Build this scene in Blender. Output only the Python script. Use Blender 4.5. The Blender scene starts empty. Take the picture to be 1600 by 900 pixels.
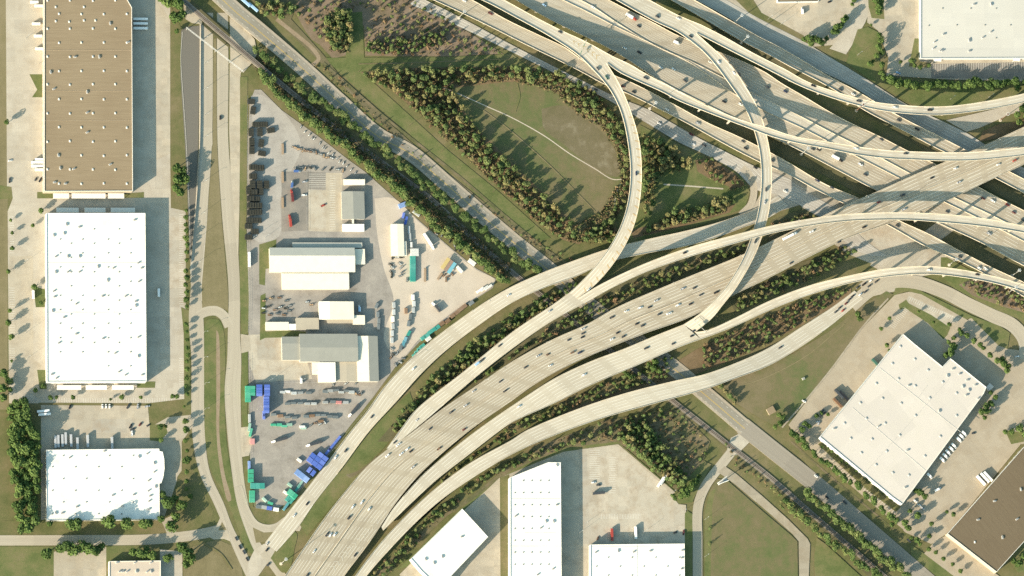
import bpy, bmesh, math, random
from mathutils import Vector, Matrix
import numpy as np
random.seed(7)
S = bpy.context.scene
COL = S.collection
MPP = 0.7                       # metres per photograph pixel at the frame centre
EL = math.radians(21.0)         # sun height
SH = Vector((0.82, 0.57)).normalized()   # shadows run this way on the ground

# ---------------------------------------------------------------- camera
cam_d = bpy.data.cameras.new('camera')
cam = bpy.data.objects.new('camera', cam_d); COL.objects.link(cam)
H = 9000.0
CP = Vector((-0.189 * H, -0.175 * H, H))
fw = (-CP).normalized()
rt = fw.cross(Vector((0, 1, 0))).normalized()
up = rt.cross(fw).normalized()
# turn the picture so that the ground's east runs along the picture's x
a = math.atan2(Vector((1, 0, 0)).dot(up), Vector((1, 0, 0)).dot(rt))
rt, up = rt * math.cos(a) + up * math.sin(a), up * math.cos(a) - rt * math.sin(a)
M = Matrix((rt, up, -fw)).transposed().to_4x4(); M.translation = CP
cam.matrix_world = M
HALF = 800 * MPP / CP.length
cam_d.sensor_width = 36; cam_d.lens = 18 / HALF
cam_d.clip_start = 500; cam_d.clip_end = 40000
S.camera = cam

def P(px, py, z=0.0):
    """world point at height z that the photograph shows at (px, py)"""
    nx = (px - 800) / 800 * HALF; ny = (450 - py) / 800 * HALF
    d = fw + rt * nx + up * ny
    return CP + d * ((z - CP.z) / d.z)
def Q(w):
    """photograph pixel of a world point"""
    v = Vector(w) - CP; dz = v.dot(fw)
    return (800 + v.dot(rt) / dz / HALF * 800, 450 - v.dot(up) / dz / HALF * 800)

# ---------------------------------------------------------------- light
w = bpy.data.worlds.new('World'); S.world = w; w.use_nodes = True
nt = w.node_tree; bg = nt.nodes['Background']
sky = nt.nodes.new('ShaderNodeTexSky'); sky.sky_type = 'NISHITA'; sky.sun_disc = False
sky.sun_elevation = EL; sky.sun_rotation = math.atan2(-SH.x, -SH.y)
sky.air_density = 1.0; sky.dust_density = 1.2; sky.ozone_density = 1.2
tint = nt.nodes.new('ShaderNodeMix'); tint.data_type = 'RGBA'; tint.blend_type = 'MULTIPLY'; tint.inputs[0].default_value = 1.0
tint.inputs[7].default_value = (0.93, 1.04, 0.82, 1)   # added white-balance tint: sky fill made slightly greener and less blue
nt.links.new(sky.outputs[0], tint.inputs[6]); nt.links.new(tint.outputs[2], bg.inputs[0]); bg.inputs[1].default_value = 0.15
sd = bpy.data.lights.new('sun', 'SUN'); sun = bpy.data.objects.new('sun', sd); COL.objects.link(sun)
sd.energy = 5.0; sd.angle = math.radians(0.5); sd.color = (1.0, 0.85, 0.66)
dirv = Vector((SH.x * math.cos(EL), SH.y * math.cos(EL), -math.sin(EL)))
sun.rotation_euler = dirv.to_track_quat('-Z', 'Y').to_euler(); sun.location = (-500, -400, 400)
S.view_settings.view_transform = 'Standard'; S.view_settings.look = 'None'
S.view_settings.gamma = 1; S.view_settings.use_curve_mapping = False
S.view_settings.exposure = 1.13
S.cycles.max_bounces = 4; S.cycles.use_denoising = False
S.render.film_transparent = False

# ---------------------------------------------------------------- node helpers
class N:
    def __init__(s, name):
        s.m = bpy.data.materials.new(name); s.m.use_nodes = True
        s.t = s.m.node_tree; s.b = s.t.nodes['Principled BSDF']
        s.b.inputs['Roughness'].default_value = 0.9
        s.b.inputs['Specular IOR Level'].default_value = 0.15
    def n(s, typ, **kw):
        x = s.t.nodes.new('ShaderNode' + typ)
        for k, v in kw.items():
            if k in x.inputs: s.put(x.inputs[k], v)
            else: setattr(x, k, v)
        return x
    def put(s, sock, v):
        if isinstance(v, bpy.types.NodeSocket): s.t.links.new(v, sock)
        else: sock.default_value = v
    def math(s, op, a, b=None, c=None):
        x = s.t.nodes.new('ShaderNodeMath'); x.operation = op
        s.put(x.inputs[0], a)
        if b is not None: s.put(x.inputs[1], b)
        if c is not None: s.put(x.inputs[2], c)
        return x.outputs[0]
    def pos(s): return s.n('NewGeometry').outputs['Position']
    def scale(s, v, sc, off=(0, 0, 0)):
        x = s.t.nodes.new('ShaderNodeMapping'); s.put(x.inputs['Vector'], v)
        x.inputs['Scale'].default_value = sc; x.inputs['Location'].default_value = off
        return x.outputs[0]
    def noise(s, v, sc, det=3, rough=0.55):
        x = s.t.nodes.new('ShaderNodeTexNoise'); s.put(x.inputs['Vector'], v)
        x.inputs['Scale'].default_value = sc; x.inputs['Detail'].default_value = det
        x.inputs['Roughness'].default_value = rough
        return x.outputs[0]
    def ramp(s, f, stops):
        x = s.t.nodes.new('ShaderNodeValToRGB'); s.put(x.inputs[0], f); e = x.color_ramp.elements
        while len(e) < len(stops): e.new(0.5)
        for i, (p, c) in enumerate(stops):
            e[i].position = p; e[i].color = (c[0], c[1], c[2], 1) if not isinstance(c, (int, float)) else (c, c, c, 1)
        return x.outputs[0]
    def mix(s, f, a, b, mode='MIX'):
        x = s.t.nodes.new('ShaderNodeMix'); x.data_type = 'RGBA'; x.blend_type = mode
        s.put(x.inputs[0], f)
        for q, v in ((6, a), (7, b)):
            if not isinstance(v, bpy.types.NodeSocket) and len(v) == 3: v = (*v, 1)
            s.put(x.inputs[q], v)
        return x.outputs[2]
    def done(s, c):
        if not isinstance(c, bpy.types.NodeSocket) and len(c) == 3: c = (*c, 1)
        s.put(s.b.inputs['Base Color'], c); return s.m
MATS = {}
def plain(name, c, rough=0.7, var=0.12, sc=0.6, metal=0.0):
    if name in MATS: return MATS[name]
    q = N(name); q.b.inputs['Roughness'].default_value = rough; q.b.inputs['Metallic'].default_value = metal
    f = q.noise(q.pos(), sc, 3)
    m = q.done(q.mix(f, tuple(v * (1 - var) for v in c), tuple(min(1, v * (1 + var)) for v in c)))
    MATS[name] = m; return m

def slab_mat(name, base, alt, slab=6.0, stain=(0.25, 0.2, 0.15), amount=0.35, rot=0.0, joint=0.82):
    """poured concrete or paving in slabs with their own tints, joints and stains"""
    q = N(name); p = q.pos()
    mp = q.n('Mapping', Vector=p); mp.inputs['Rotation'].default_value = (0, 0, rot)
    br = q.n('TexBrick'); q.put(br.inputs['Vector'], mp.outputs[0]); br.offset = 0.0
    br.inputs['Color1'].default_value = (*base, 1); br.inputs['Color2'].default_value = (*alt, 1)
    br.inputs['Mortar'].default_value = (base[0] * joint, base[1] * joint, base[2] * joint, 1)
    br.inputs['Scale'].default_value = 1.0; br.inputs['Mortar Size'].default_value = 0.05
    br.inputs['Brick Width'].default_value = slab; br.inputs['Row Height'].default_value = slab
    br2 = q.n('TexBrick'); q.put(br2.inputs['Vector'], mp.outputs[0]); br2.offset = 0.37
    br2.inputs['Color1'].default_value = (1, 1, 1, 1); br2.inputs['Color2'].default_value = (0.74, 0.755, 0.78, 1); br2.inputs['Mortar'].default_value = (0.9, 0.89, 0.87, 1)
    br2.inputs['Scale'].default_value = 1.0; br2.inputs['Mortar Size'].default_value = 0.02; br2.inputs['Brick Width'].default_value = slab * 4.3; br2.inputs['Row Height'].default_value = slab * 2.4; br2.inputs['Bias'].default_value = -0.35
    big = q.ramp(q.noise(p, 0.016, 5, 0.65), [(0.38, 0.0), (0.62, 1.0)])
    mid = q.ramp(q.noise(p, 0.075, 6, 0.72), [(0.46, 0.0), (0.72, 1.0)])
    fine = q.noise(p, 1.1, 3, 0.7)
    c = q.mix(q.math('MULTIPLY', big, 0.7), br.outputs[0], alt)
    c = q.mix(min(1.0, amount * 1.6), c, br2.outputs[0], 'MULTIPLY')
    c = q.mix(q.math('MULTIPLY', mid, min(0.8, amount * 1.35)), c, stain)
    c = q.mix(0.32, c, q.ramp(fine, [(0.3, 0.72), (0.7, 1.0)]), 'MULTIPLY')
    return q.done(c)

def soil_mat(name, cols, sc=0.02, fine=0.5, streak=None):
    q = N(name); p = q.pos()
    pp = p
    if streak:
        mp = q.n('Mapping', Vector=p); mp.inputs['Rotation'].default_value = (0, 0, streak[0]); mp.inputs['Scale'].default_value = (1, streak[1], 1); pp = mp.outputs[0]
    f1 = q.noise(pp, sc, 5, 0.62); f2 = q.noise(p, fine, 4, 0.7); f3 = q.noise(p, 0.07, 5, 0.7); f0 = q.noise(p, 0.005, 2, 0.5)
    f = q.math('ADD', q.math('ADD', q.math('MULTIPLY', f1, 0.42), q.math('MULTIPLY', f2, 0.16)), q.math('ADD', q.math('MULTIPLY', f3, 0.27), q.math('MULTIPLY', f0, 0.15)))
    n = len(cols)
    c = q.ramp(f, [(0.40 + 0.2 * i / (n - 1), cols[i]) for i in range(n)])
    c = q.mix(0.4, c, q.ramp(q.noise(p, 1.6, 2, 0.8), [(0.3, 0.6), (0.7, 1.0)]), 'MULTIPLY')
    return q.done(c)

def road_mat(name, base, dark, lanes=True, wear=0.5, joint=18.0, line=(0.75, 0.74, 0.68), lw=3.66, off=1.6, dash=True, stain=0.3):
    """u runs across in metres, v along; worn wheel tracks, joints and lane lines"""
    q = N(name)
    uv = q.n('UVMap'); uv.uv_map = 'road'
    sp = q.n('SeparateXYZ'); q.put(sp.inputs[0], uv.outputs[0]); u, v = sp.outputs[0], sp.outputs[1]
    vec = q.n('CombineXYZ', X=u, Y=v).outputs[0]
    st = q.noise(q.scale(vec, (0.42, 0.0028, 1)), 1.0, 4, 0.6)
    st2 = q.noise(q.scale(vec, (0.28, 0.003, 1)), 1.0, 2, 0.5)
    blot = q.noise(q.scale(vec, (0.12, 0.05, 1)), 1.0, 4, 0.7)
    ph = q.math('SUBTRACT', u, off)
    cy = q.math('FRACT', q.math('DIVIDE', ph, lw))
    trk = q.math('ABSOLUTE', q.math('SUBTRACT', cy, 0.5))                # 0 in mid lane
    trk = q.ramp(trk, [(0.05, 0.6), (0.25, 1.0), (0.48, 0.0)])
    f = q.math('MULTIPLY', q.math('ADD', q.math('MULTIPLY', trk, 0.22), q.math('MULTIPLY', q.ramp(st, [(0.36, 0.0), (0.64, 1.0)]), 0.95)), wear)
    c = q.mix(q.ramp(st2, [(0.38, 0.0), (0.62, 0.6)]), base, tuple(0.86 * b for b in base))
    c = q.mix(f, c, dark)
    c = q.mix(q.math('MULTIPLY', q.ramp(blot, [(0.5, 0.0), (0.78, 1.0)]), stain), c, dark)
    span = q.n('TexWhiteNoise', noise_dimensions='1D'); q.put(span.inputs['W'], q.math('FLOOR', q.math('DIVIDE', v, 64.0)))
    c = q.mix(0.5, c, q.ramp(span.outputs['Value'], [(0.0, 0.8), (0.55, 0.97), (1.0, 1.0)]), 'MULTIPLY')
    fine = q.noise(q.pos(), 1.0, 3, 0.75)
    c = q.mix(0.25, c, q.ramp(fine, [(0.3, 0.75), (0.7, 1.0)]), 'MULTIPLY')
    j = q.math('LESS_THAN', q.math('FRACT', q.math('DIVIDE', v, joint)), 0.35 / joint)
    c = q.mix(q.math('MULTIPLY', j, 0.12), c, dark)
    if lanes:
        ln = q.math('LESS_THAN', q.math('ABSOLUTE', q.math('SUBTRACT', q.math('FRACT', q.math('ADD', q.math('DIVIDE', ph, lw), 0.5)), 0.5)), 0.16 / lw)
        if dash: ln = q.math('MULTIPLY', ln, q.math('LESS_THAN', q.math('FRACT', q.math('DIVIDE', v, 24.4)), 0.7))
        c = q.mix(q.math('MULTIPLY', ln, 0.7), c, line)
    return q.done(c)

# ---------------------------------------------------------------- object helpers
def tag(o, label=None, cat=None, group=None, kind=None):
    if label: o['label'] = label
    if cat: o['category'] = cat
    if group: o['group'] = group
    if kind: o['kind'] = kind
    return o
def empty(name, loc, rz=0.0):
    o = bpy.data.objects.new(name, None); COL.objects.link(o)
    o.location = loc; o.rotation_euler = (0, 0, rz); o.empty_display_size = 1
    return o
class MB:
    """collects faces and links them as one mesh object"""
    def __init__(s): s.v = []; s.f = []; s.mi = []; s.uv = {}
    def quad(s, pts, mi=0, uv=None):
        i = len(s.v); s.v += [tuple(p) for p in pts]; s.f.append(list(range(i, i + len(pts)))); s.mi.append(mi)
        if uv: s.uv[len(s.f) - 1] = uv
    def box(s, c, d, rz=0.0, mi=0, taper=1.0, top_mi=None):
        """c = centre of the base, d = full sizes"""
        ca, sa = math.cos(rz), math.sin(rz); b = []
        for z, k in ((0, 1.0), (d[2], taper)):
            for x, y in ((-1, -1), (1, -1), (1, 1), (-1, 1)):
                X, Y = x * d[0] / 2 * k, y * d[1] / 2 * k
                b.append((c[0] + X * ca - Y * sa, c[1] + X * sa + Y * ca, c[2] + z))
        i = len(s.v); s.v += b
        for k, f in enumerate(((3, 2, 1, 0), (4, 5, 6, 7), (0, 1, 5, 4), (1, 2, 6, 5), (2, 3, 7, 6), (3, 0, 4, 7))):
            s.f.append([i + q for q in f]); s.mi.append(top_mi if (k == 1 and top_mi is not None) else mi)
    def prism(s, pts, z0, z1, mi=0, top_mi=None, bottom=False):
        n = len(pts); i = len(s.v)
        s.v += [(p[0], p[1], z0) for p in pts] + [(p[0], p[1], z1) for p in pts]
        area = sum(pts[k][0] * pts[(k + 1) % n][1] - pts[(k + 1) % n][0] * pts[k][1] for k in range(n))
        o = list(range(n)) if area > 0 else list(range(n))[::-1]
        for k in range(n):
            p, r = o[k], o[(k + 1) % n]; s.f.append([i + p, i + r, i + n + r, i + n + p]); s.mi.append(mi)
        s.f.append([i + n + k for k in o]); s.mi.append(mi if top_mi is None else top_mi)
        if bottom: s.f.append([i + k for k in o[::-1]]); s.mi.append(mi)
    def cyl(s, c, r0, r1, h, n=8, mi=0):
        i = len(s.v)
        for z, r in ((0, r0), (h, r1)):
            for k in range(n):
                t = 2 * math.pi * k / n; s.v.append((c[0] + r * math.cos(t), c[1] + r * math.sin(t), c[2] + z))
        for k in range(n):
            s.f.append([i + k, i + (k + 1) % n, i + n + (k + 1) % n, i + n + k]); s.mi.append(mi)
        s.f.append([i + n + k for k in range(n)]); s.mi.append(mi)
    def bar(s, a, b, t=0.2, mi=0):
        a, b = Vector(a), Vector(b); d = (b - a).normalized()
        x = d.cross(Vector((0, 0, 1)));  x = x.normalized() if x.length > 1e-3 else Vector((1, 0, 0)); y = x.cross(d)
        x *= t / 2; y *= t / 2; i = len(s.v)
        for p in (a, b): s.v += [tuple(p + x + y), tuple(p - x + y), tuple(p - x - y), tuple(p + x - y)]
        for f in ((0, 1, 5, 4), (1, 2, 6, 5), (2, 3, 7, 6), (3, 0, 4, 7), (3, 2, 1, 0), (4, 5, 6, 7)):
            s.f.append([i + k for k in f]); s.mi.append(mi)
    def mesh(s, name, mats):
        me = bpy.data.meshes.new(name); me.from_pydata(s.v, [], s.f)
        for m in (mats if isinstance(mats, (list, tuple)) else [mats]): me.materials.append(m)
        me.polygons.foreach_set('material_index', s.mi)
        if s.uv:
            l = me.uv_layers.new(name='road')
            for fi, uv in s.uv.items():
                for k, li in enumerate(me.polygons[fi].loop_indices): l.data[li].uv = uv[k]
        me.update(); return me
    def build(s, name, mats, parent=None, loc=None):
        return link(name, s.mesh(name, mats), parent, loc)
def link(name, me, parent=None, loc=None, rz=None):
    o = bpy.data.objects.new(name, me); COL.objects.link(o)
    if parent: o.parent = parent
    if loc is not None: o.location = loc
    if rz is not None: o.rotation_euler = (0, 0, rz)
    return o
def copy_tree(o, parent=None):
    c = o.copy(); COL.objects.link(c)
    if parent: c.parent = parent
    for ch in list(o.children): copy_tree(ch, c)
    return c

# ---------------------------------------------------------------- curves
def catmull(pts, step=6.0):
    """dense polyline through pts (2-D), even in arc length"""
    pts = [Vector((p[0], p[1])) for p in pts]; out = []
    if len(pts) == 2:
        n = max(2, int((pts[1] - pts[0]).length / step)); return [pts[0].lerp(pts[1], i / n) for i in range(n + 1)]
    E = [2 * pts[0] - pts[1]] + pts + [2 * pts[-1] - pts[-2]]
    for i in range(1, len(E) - 2):
        p0, p1, p2, p3 = E[i - 1:i + 3]
        # centripetal parameters keep uneven spacing from overshooting
        t1 = max((p1 - p0).length, 1e-3) ** .5; t2 = t1 + max((p2 - p1).length, 1e-3) ** .5; t3 = t2 + max((p3 - p2).length, 1e-3) ** .5
        n = max(1, int((p2 - p1).length / step * 1.5))
        for k in range(n):
            t = t1 + (t2 - t1) * k / n
            A1 = p0 * ((t1 - t) / t1) + p1 * (t / t1); A2 = p1 * ((t2 - t) / (t2 - t1)) + p2 * ((t - t1) / (t2 - t1)); A3 = p2 * ((t3 - t) / (t3 - t2)) + p3 * ((t - t2) / (t3 - t2))
            B1 = A1 * ((t2 - t) / t2) + A2 * (t / t2); B2 = A2 * ((t3 - t) / (t3 - t1)) + A3 * ((t - t1) / (t3 - t1))
            out.append(B1 * ((t2 - t) / (t2 - t1)) + B2 * ((t - t1) / (t2 - t1)))
    out.append(pts[-1]); return out
def resample(pl, n):
    L = [0.0]
    for p, r in zip(pl, pl[1:]): L.append(L[-1] + (r - p).length)
    out = []; j = 0
    for i in range(n):
        d = L[-1] * i / (n - 1)
        while j < len(pl) - 2 and L[j + 1] < d: j += 1
        s = L[j + 1] - L[j]; out.append(pl[j].lerp(pl[j + 1], (d - L[j]) / s if s > 0 else 0))
    return out
def match_to(Lp, R, n):
    """for each of n even points of Lp the nearest monotone point of polyline R"""
    Lr = resample(Lp, n); Rr = resample(R, 8 * n); out = []; j = 0
    for i, p in enumerate(Lr):
        best = min(range(j, min(len(Rr), j + 60)), key=lambda k: (Rr[k] - p).length_squared); j = best; out.append(Rr[best])
    out[0] = Rr[0]; out[-1] = Rr[-1]; return Lr, out
def lerp_tab(tab, t):
    for (t0, a0), (t1, a1) in zip(tab, tab[1:]):
        if t <= t1:
            s = (t - t0) / (t1 - t0) if t1 > t0 else 0; s = max(0, min(1, s)); return a0 + (a1 - a0) * s
    return tab[-1][1]
RIB = {}     # name -> list of (left world, right world)
GROUND = []  # (polygon px, z) to find the height under a thing
ZL = [0.03]
def next_z():
    ZL[0] += 0.005; return ZL[0]
def inside(poly, x, y):
    c = False; j = len(poly) - 1
    for i in range(len(poly)):
        xi, yi = poly[i][0], poly[i][1]; xj, yj = poly[j][0], poly[j][1]
        if (yi > y) != (yj > y) and x < (xj - xi) * (y - yi) / (yj - yi) + xi: c = not c
        j = i
    return c
def gz(px, py):
    return max([z for poly, z in GROUND if inside(poly, px, py)] + [0.0])
def area(name, pts, mat, smooth=False, closed=True):
    """a sheet of ground laid over the one below"""
    z = next_z()
    if smooth:
        q = catmull(list(pts) + [pts[0]], 5.0)[:-1]
    else: q = [Vector(p) for p in pts]
    GROUND.append(([tuple(p) for p in q], z))
    m = MB(); wp = [P(p[0], p[1], z) for p in q]
    ar = sum(wp[k].x * wp[(k + 1) % len(wp)].y - wp[(k + 1) % len(wp)].x * wp[k].y for k in range(len(wp)))
    m.quad(wp if ar > 0 else wp[::-1])
    return tag(m.build(name, mat), kind='structure')
def sample_ribbon(Lp, Rp, zt, step=7.0):
    Lc, Rc = catmull(Lp), catmull(Rp)
    ln = sum((q - p).length for p, q in zip(Lc, Lc[1:])); n = max(4, int(ln / step))
    a, b = resample(Lc, n), resample(Rc, n)
    row = []
    for i in range(n):
        z = lerp_tab(zt, i / (n - 1)) if not isinstance(zt, (int, float)) else zt
        row.append((P(a[i].x, a[i].y, z), P(b[i].x, b[i].y, z)))
    return row
def strip_mesh(row, mb, mi=0, cross=1):
    v = 0.0
    for i in range(len(row) - 1):
        (l0, r0), (l1, r1) = row[i], row[i + 1]
        dv = ((l1 - l0).length + (r1 - r0).length) / 2; w0 = (r0 - l0).length; w1 = (r1 - l1).length
        mb.quad([r0, r1, l1, l0], mi, [(w0, v), (w1, v + dv), (0, v + dv), (0, v)]); v += dv
    return v
def ground_strip(name, Lp, Rp, mat, z=None, kind='structure'):
    z = next_z() if z is None else z
    row = sample_ribbon(Lp, Rp, z); RIB[name] = row
    GROUND.append(([Q(l) for l, r in row] + [Q(r) for l, r in row[::-1]], z))
    m = MB(); strip_mesh(row, m); return tag(m.build(name, mat), kind=kind)
def centre_strip(name, pts, width_px, mat, z=None):
    c = catmull(pts, 5.0); L, R = [], []
    for i, p in enumerate(c):
        d = (c[min(i + 1, len(c) - 1)] - c[max(i - 1, 0)]); d.normalize(); nrm = Vector((d.y, -d.x)) * width_px / 2
        L.append(p + nrm); R.append(p - nrm)
    z = next_z() if z is None else z
    row = [(P(l.x, l.y, z), P(r.x, r.y, z)) for l, r in zip(L, R)]; RIB[name] = row
    GROUND.append(([Q(l) for l, r in row] + [Q(r) for l, r in row[::-1]], z))
    m = MB(); strip_mesh(row, m); return tag(m.build(name, mat), kind='structure')
# ================================================================ materials
CONC = slab_mat('pale_concrete_slabs', (0.48, 0.435, 0.36), (0.42, 0.375, 0.305), 6.5, (0.30, 0.245, 0.18))
CONC_TAN = slab_mat('tan_concrete_slabs', (0.475, 0.41, 0.315), (0.40, 0.355, 0.28), 7.5, (0.27, 0.215, 0.15), 0.4)
CONC_PATCH = slab_mat('patched_concrete', (0.49, 0.435, 0.35), (0.41, 0.37, 0.30), 11.0, (0.30, 0.235, 0.165), 0.6)
CONC_ROT = slab_mat('tan_concrete_turned', (0.40, 0.345, 0.265), (0.36, 0.305, 0.23), 7.0, (0.29, 0.225, 0.15), 0.35, rot=0.92)
YARD = soil_mat('grey_yard_hardstanding', [(0.20, 0.18, 0.155), (0.275, 0.25, 0.222), (0.315, 0.288, 0.255), (0.37, 0.335, 0.29)], 0.03, 0.35)
GRAVEL = soil_mat('pinkish_gravel', [(0.42, 0.36, 0.295), (0.49, 0.425, 0.35), (0.53, 0.46, 0.385)], 0.025, 0.5)
YARD_TAR = soil_mat('grey_asphalt_lot', [(0.17, 0.16, 0.14), (0.23, 0.21, 0.185), (0.28, 0.25, 0.21)], 0.05, 0.5)
YARD_PALE = soil_mat('pale_grey_hardstanding', [(0.29, 0.265, 0.235), (0.36, 0.335, 0.30), (0.41, 0.38, 0.34)], 0.03, 0.4)
GRASS = soil_mat('olive_grass', [(0.0935, 0.1045, 0.0396), (0.1265, 0.1265, 0.0528), (0.1595, 0.1408, 0.0682), (0.1925, 0.1595, 0.088)], 0.022, 0.25)
GRASS_GREEN = soil_mat('green_grass', [(0.0858, 0.11, 0.0374), (0.1155, 0.1353, 0.0506), (0.154, 0.1518, 0.066), (0.1815, 0.1595, 0.0825)], 0.03, 0.4)
GRASS_DRY = soil_mat('dry_grass', [(0.1485, 0.1298, 0.0682), (0.1925, 0.165, 0.0902), (0.231, 0.1925, 0.1155)], 0.03, 0.4, streak=(1.5, 0.15))
FIELD = soil_mat('mown_field', [(0.0858, 0.1188, 0.0418), (0.1188, 0.1298, 0.055), (0.154, 0.1342, 0.0704), (0.1815, 0.1496, 0.088)], 0.013, 0.12, streak=(-0.7, 0.35))
FIELD_BROWN = soil_mat('worn_field', [(0.115, 0.108, 0.055), (0.138, 0.121, 0.068), (0.155, 0.132, 0.08), (0.21, 0.185, 0.125)], 0.03, 0.2)
BRUSH = soil_mat('brown_brush_floor', [(0.15, 0.122, 0.078), (0.19, 0.145, 0.10), (0.22, 0.165, 0.12), (0.24, 0.195, 0.14)], 0.05, 0.35)
BRUSH_OLIVE = soil_mat('olive_brush_floor', [(0.085, 0.095, 0.042), (0.125, 0.118, 0.06), (0.17, 0.14, 0.085), (0.20, 0.16, 0.10)], 0.05, 0.35)
BRUSH_RED = soil_mat('rusty_brush_floor', [(0.12, 0.095, 0.05), (0.165, 0.118, 0.068), (0.20, 0.145, 0.088)], 0.06, 0.4)
DIRT = soil_mat('bare_dirt', [(0.24, 0.18, 0.12), (0.31, 0.25, 0.18)], 0.05, 0.4)
BALLAST = soil_mat('rail_ballast', [(0.15, 0.13, 0.11), (0.21, 0.185, 0.155), (0.255, 0.225, 0.19)], 0.08, 0.6)
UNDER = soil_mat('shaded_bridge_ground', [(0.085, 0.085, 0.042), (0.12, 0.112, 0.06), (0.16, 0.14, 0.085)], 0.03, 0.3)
ROAD = road_mat('freeway_concrete', (0.435, 0.385, 0.30), (0.27, 0.225, 0.165), wear=0.6)
ROAD_NEW = road_mat('flyover_concrete', (0.52, 0.475, 0.39), (0.37, 0.32, 0.245), wear=0.55, joint=24.0, stain=0.25)
ROAD_GREY = road_mat('grey_frontage_concrete', (0.43, 0.40, 0.35), (0.26, 0.235, 0.20), wear=0.4, joint=9.0)
ROAD_LOCAL = road_mat('local_concrete', (0.42, 0.375, 0.30), (0.31, 0.265, 0.20), wear=0.4, joint=7.0, lanes=False)
ASPHALT = road_mat('old_grey_asphalt', (0.285, 0.262, 0.215), (0.22, 0.2, 0.165), wear=0.6, joint=500, stain=0.4, lanes=False)
ASPHALT_PALE = road_mat('pale_asphalt', (0.30, 0.27, 0.225), (0.235, 0.205, 0.165), wear=0.5, joint=500, lanes=False)
TAR = road_mat('dark_asphalt', (0.17, 0.158, 0.137), (0.125, 0.117, 0.10), wear=0.6, joint=30, stain=0.5, lanes=False)
BARR = plain('barrier_concrete', (0.56, 0.50, 0.40), 0.85, 0.1, 0.4)
GIRD = plain('girder_concrete', (0.33, 0.30, 0.25), 0.9, 0.12, 0.3)
YELLOW = plain('yellow_road_paint', (0.55, 0.38, 0.09), 0.8)
PALE = plain('worn_white_paint', (0.62, 0.60, 0.54), 0.8)

# ================================================================ ground
g = MB(); E = 4000
g.quad([(-E, -E, 0), (E, -E, 0), (E, E, 0), (-E, E, 0)])
tag(g.build('ground', GRASS), kind='structure')
# --- west blocks
area('grass_strip', [(-30, -30), (11, -30), (12, 320), (12, 600), (14, 640), (-30, 640)], GRASS_DRY)
area('parking_lot', [(9, -20), (266, -20), (266, 12), (266, 250), (267, 325), (290, 328), (290, 620), (286, 631), (14, 630), (13, 480), (12, 330), (20, 310), (11, 300)], CONC)
area('parking_lot', [(242, -5), (266, 30), (266, 240), (243, 250)], CONC_TAN)
area('parking_lot', [(14, 400), (52, 400), (52, 560), (70, 575), (70, 630), (14, 590)], CONC_TAN)
area('parking_lot', [(262, 325), (289, 330), (289, 480), (262, 480)], CONC_PATCH)
area('grass_patch', [(46, 116), (66, 116), (66, 152), (50, 152), (58, 140)], GRASS_GREEN)
area('grass_patch', [(-10, 288), (18, 292), (20, 310), (-10, 312)], GRASS_GREEN)
area('grass_patch', [(58, 300), (83, 300), (83, 310), (58, 310)], GRASS_GREEN)
area('grass_patch', [(194, 302), (225, 300), (225, 309), (194, 309)], GRASS_GREEN)
area('grass_patch', [(52, 448), (71, 452), (70, 480), (56, 480)], GRASS_GREEN)
area('grass_patch', [(58, 578), (73, 578), (73, 608), (62, 608)], GRASS_GREEN)
area('grass_patch', [(214, 600), (232, 596), (243, 596), (242, 606), (214, 606)], GRASS_GREEN)
area('grass_verge', [(60, 629), (232, 630), (300, 622), (300, 646), (234, 646), (230, 633), (60, 632)], GRASS)
area('parking_lot', [(64, 633), (231, 634), (234, 668), (262, 652), (300, 648), (300, 668), (284, 690), (284, 735), (277, 745), (272, 790), (252, 815), (64, 815)], CONC_TAN)
area('parking_lot', [(145, 655), (210, 655), (210, 676), (145, 676)], CONC_PATCH)
area('grass_patch', [(-30, 815), (70, 812), (255, 812), (270, 770), (280, 740), (302, 740), (316, 760), (334, 800), (328, 822), (270, 834), (-30, 834)], GRASS)
area('grass_patch', [(234, 664), (258, 662), (262, 676), (250, 690), (234, 688)], GRASS_GREEN)
area('driveway', [(252, 813), (268, 806), (276, 833), (262, 836)], CONC_TAN)
area('parking_lot', [(84, 862), (166, 855), (166, 910), (84, 910)], CONC_TAN)
area('grass_patch', [(166, 853), (240, 852), (240, 868), (250, 880), (166, 880)], GRASS_GREEN)
area('parking_lot', [(250, 858), (285, 862), (285, 910), (250, 910)], CONC)
area('grass_patch', [(-30, 854), (84, 854), (84, 910), (-30, 910)], GRASS_GREEN)
area('grass_patch', [(287, 858), (340, 843), (362, 852), (374, 870), (382, 910), (287, 910)], GRASS_DRY)
area('grass_verge', [(267, 10), (284, 45), (283, 120), (291, 225), (296, 320), (297, 345), (291, 330), (268, 325), (267, 120)], GRASS)
area('grass_verge', [(283, 480), (296, 485), (297, 545), (298, 640), (288, 640), (287, 520)], GRASS_GREEN)
# --- roads west
area('road_apron', [(312, 30), (330, 60), (332, 225), (330, 235), (316, 470), (300, 480), (297, 420), (304, 330), (311, 230)], CONC)
W1 = ground_strip('frontage_road', [(317, 20), (317, 225), (308, 340), (298, 450), (295, 500), (299, 560), (300, 675), (311, 737), (334, 787), (350, 824), (371, 872), (384, 900)],
                  [(333, 20), (331, 225), (323, 340), (314, 450), (318, 500), (319, 560), (320, 675), (328, 737), (350, 787), (364, 824), (389, 872), (402, 905)], ROAD_LOCAL)
W2 = ground_strip('frontage_road', [(339, 20), (339, 120), (340, 225), (347, 337), (357, 450), (356, 520), (355, 560), (351, 610), (355, 675), (362, 737), (370, 787), (385, 837), (398, 862)],
                  [(356, 20), (357, 120), (357, 225), (368, 337), (375, 450), (375, 520), (377, 560), (376, 610), (377, 675), (380, 737), (388, 787), (401, 837), (413, 858)], ROAD_LOCAL)
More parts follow.
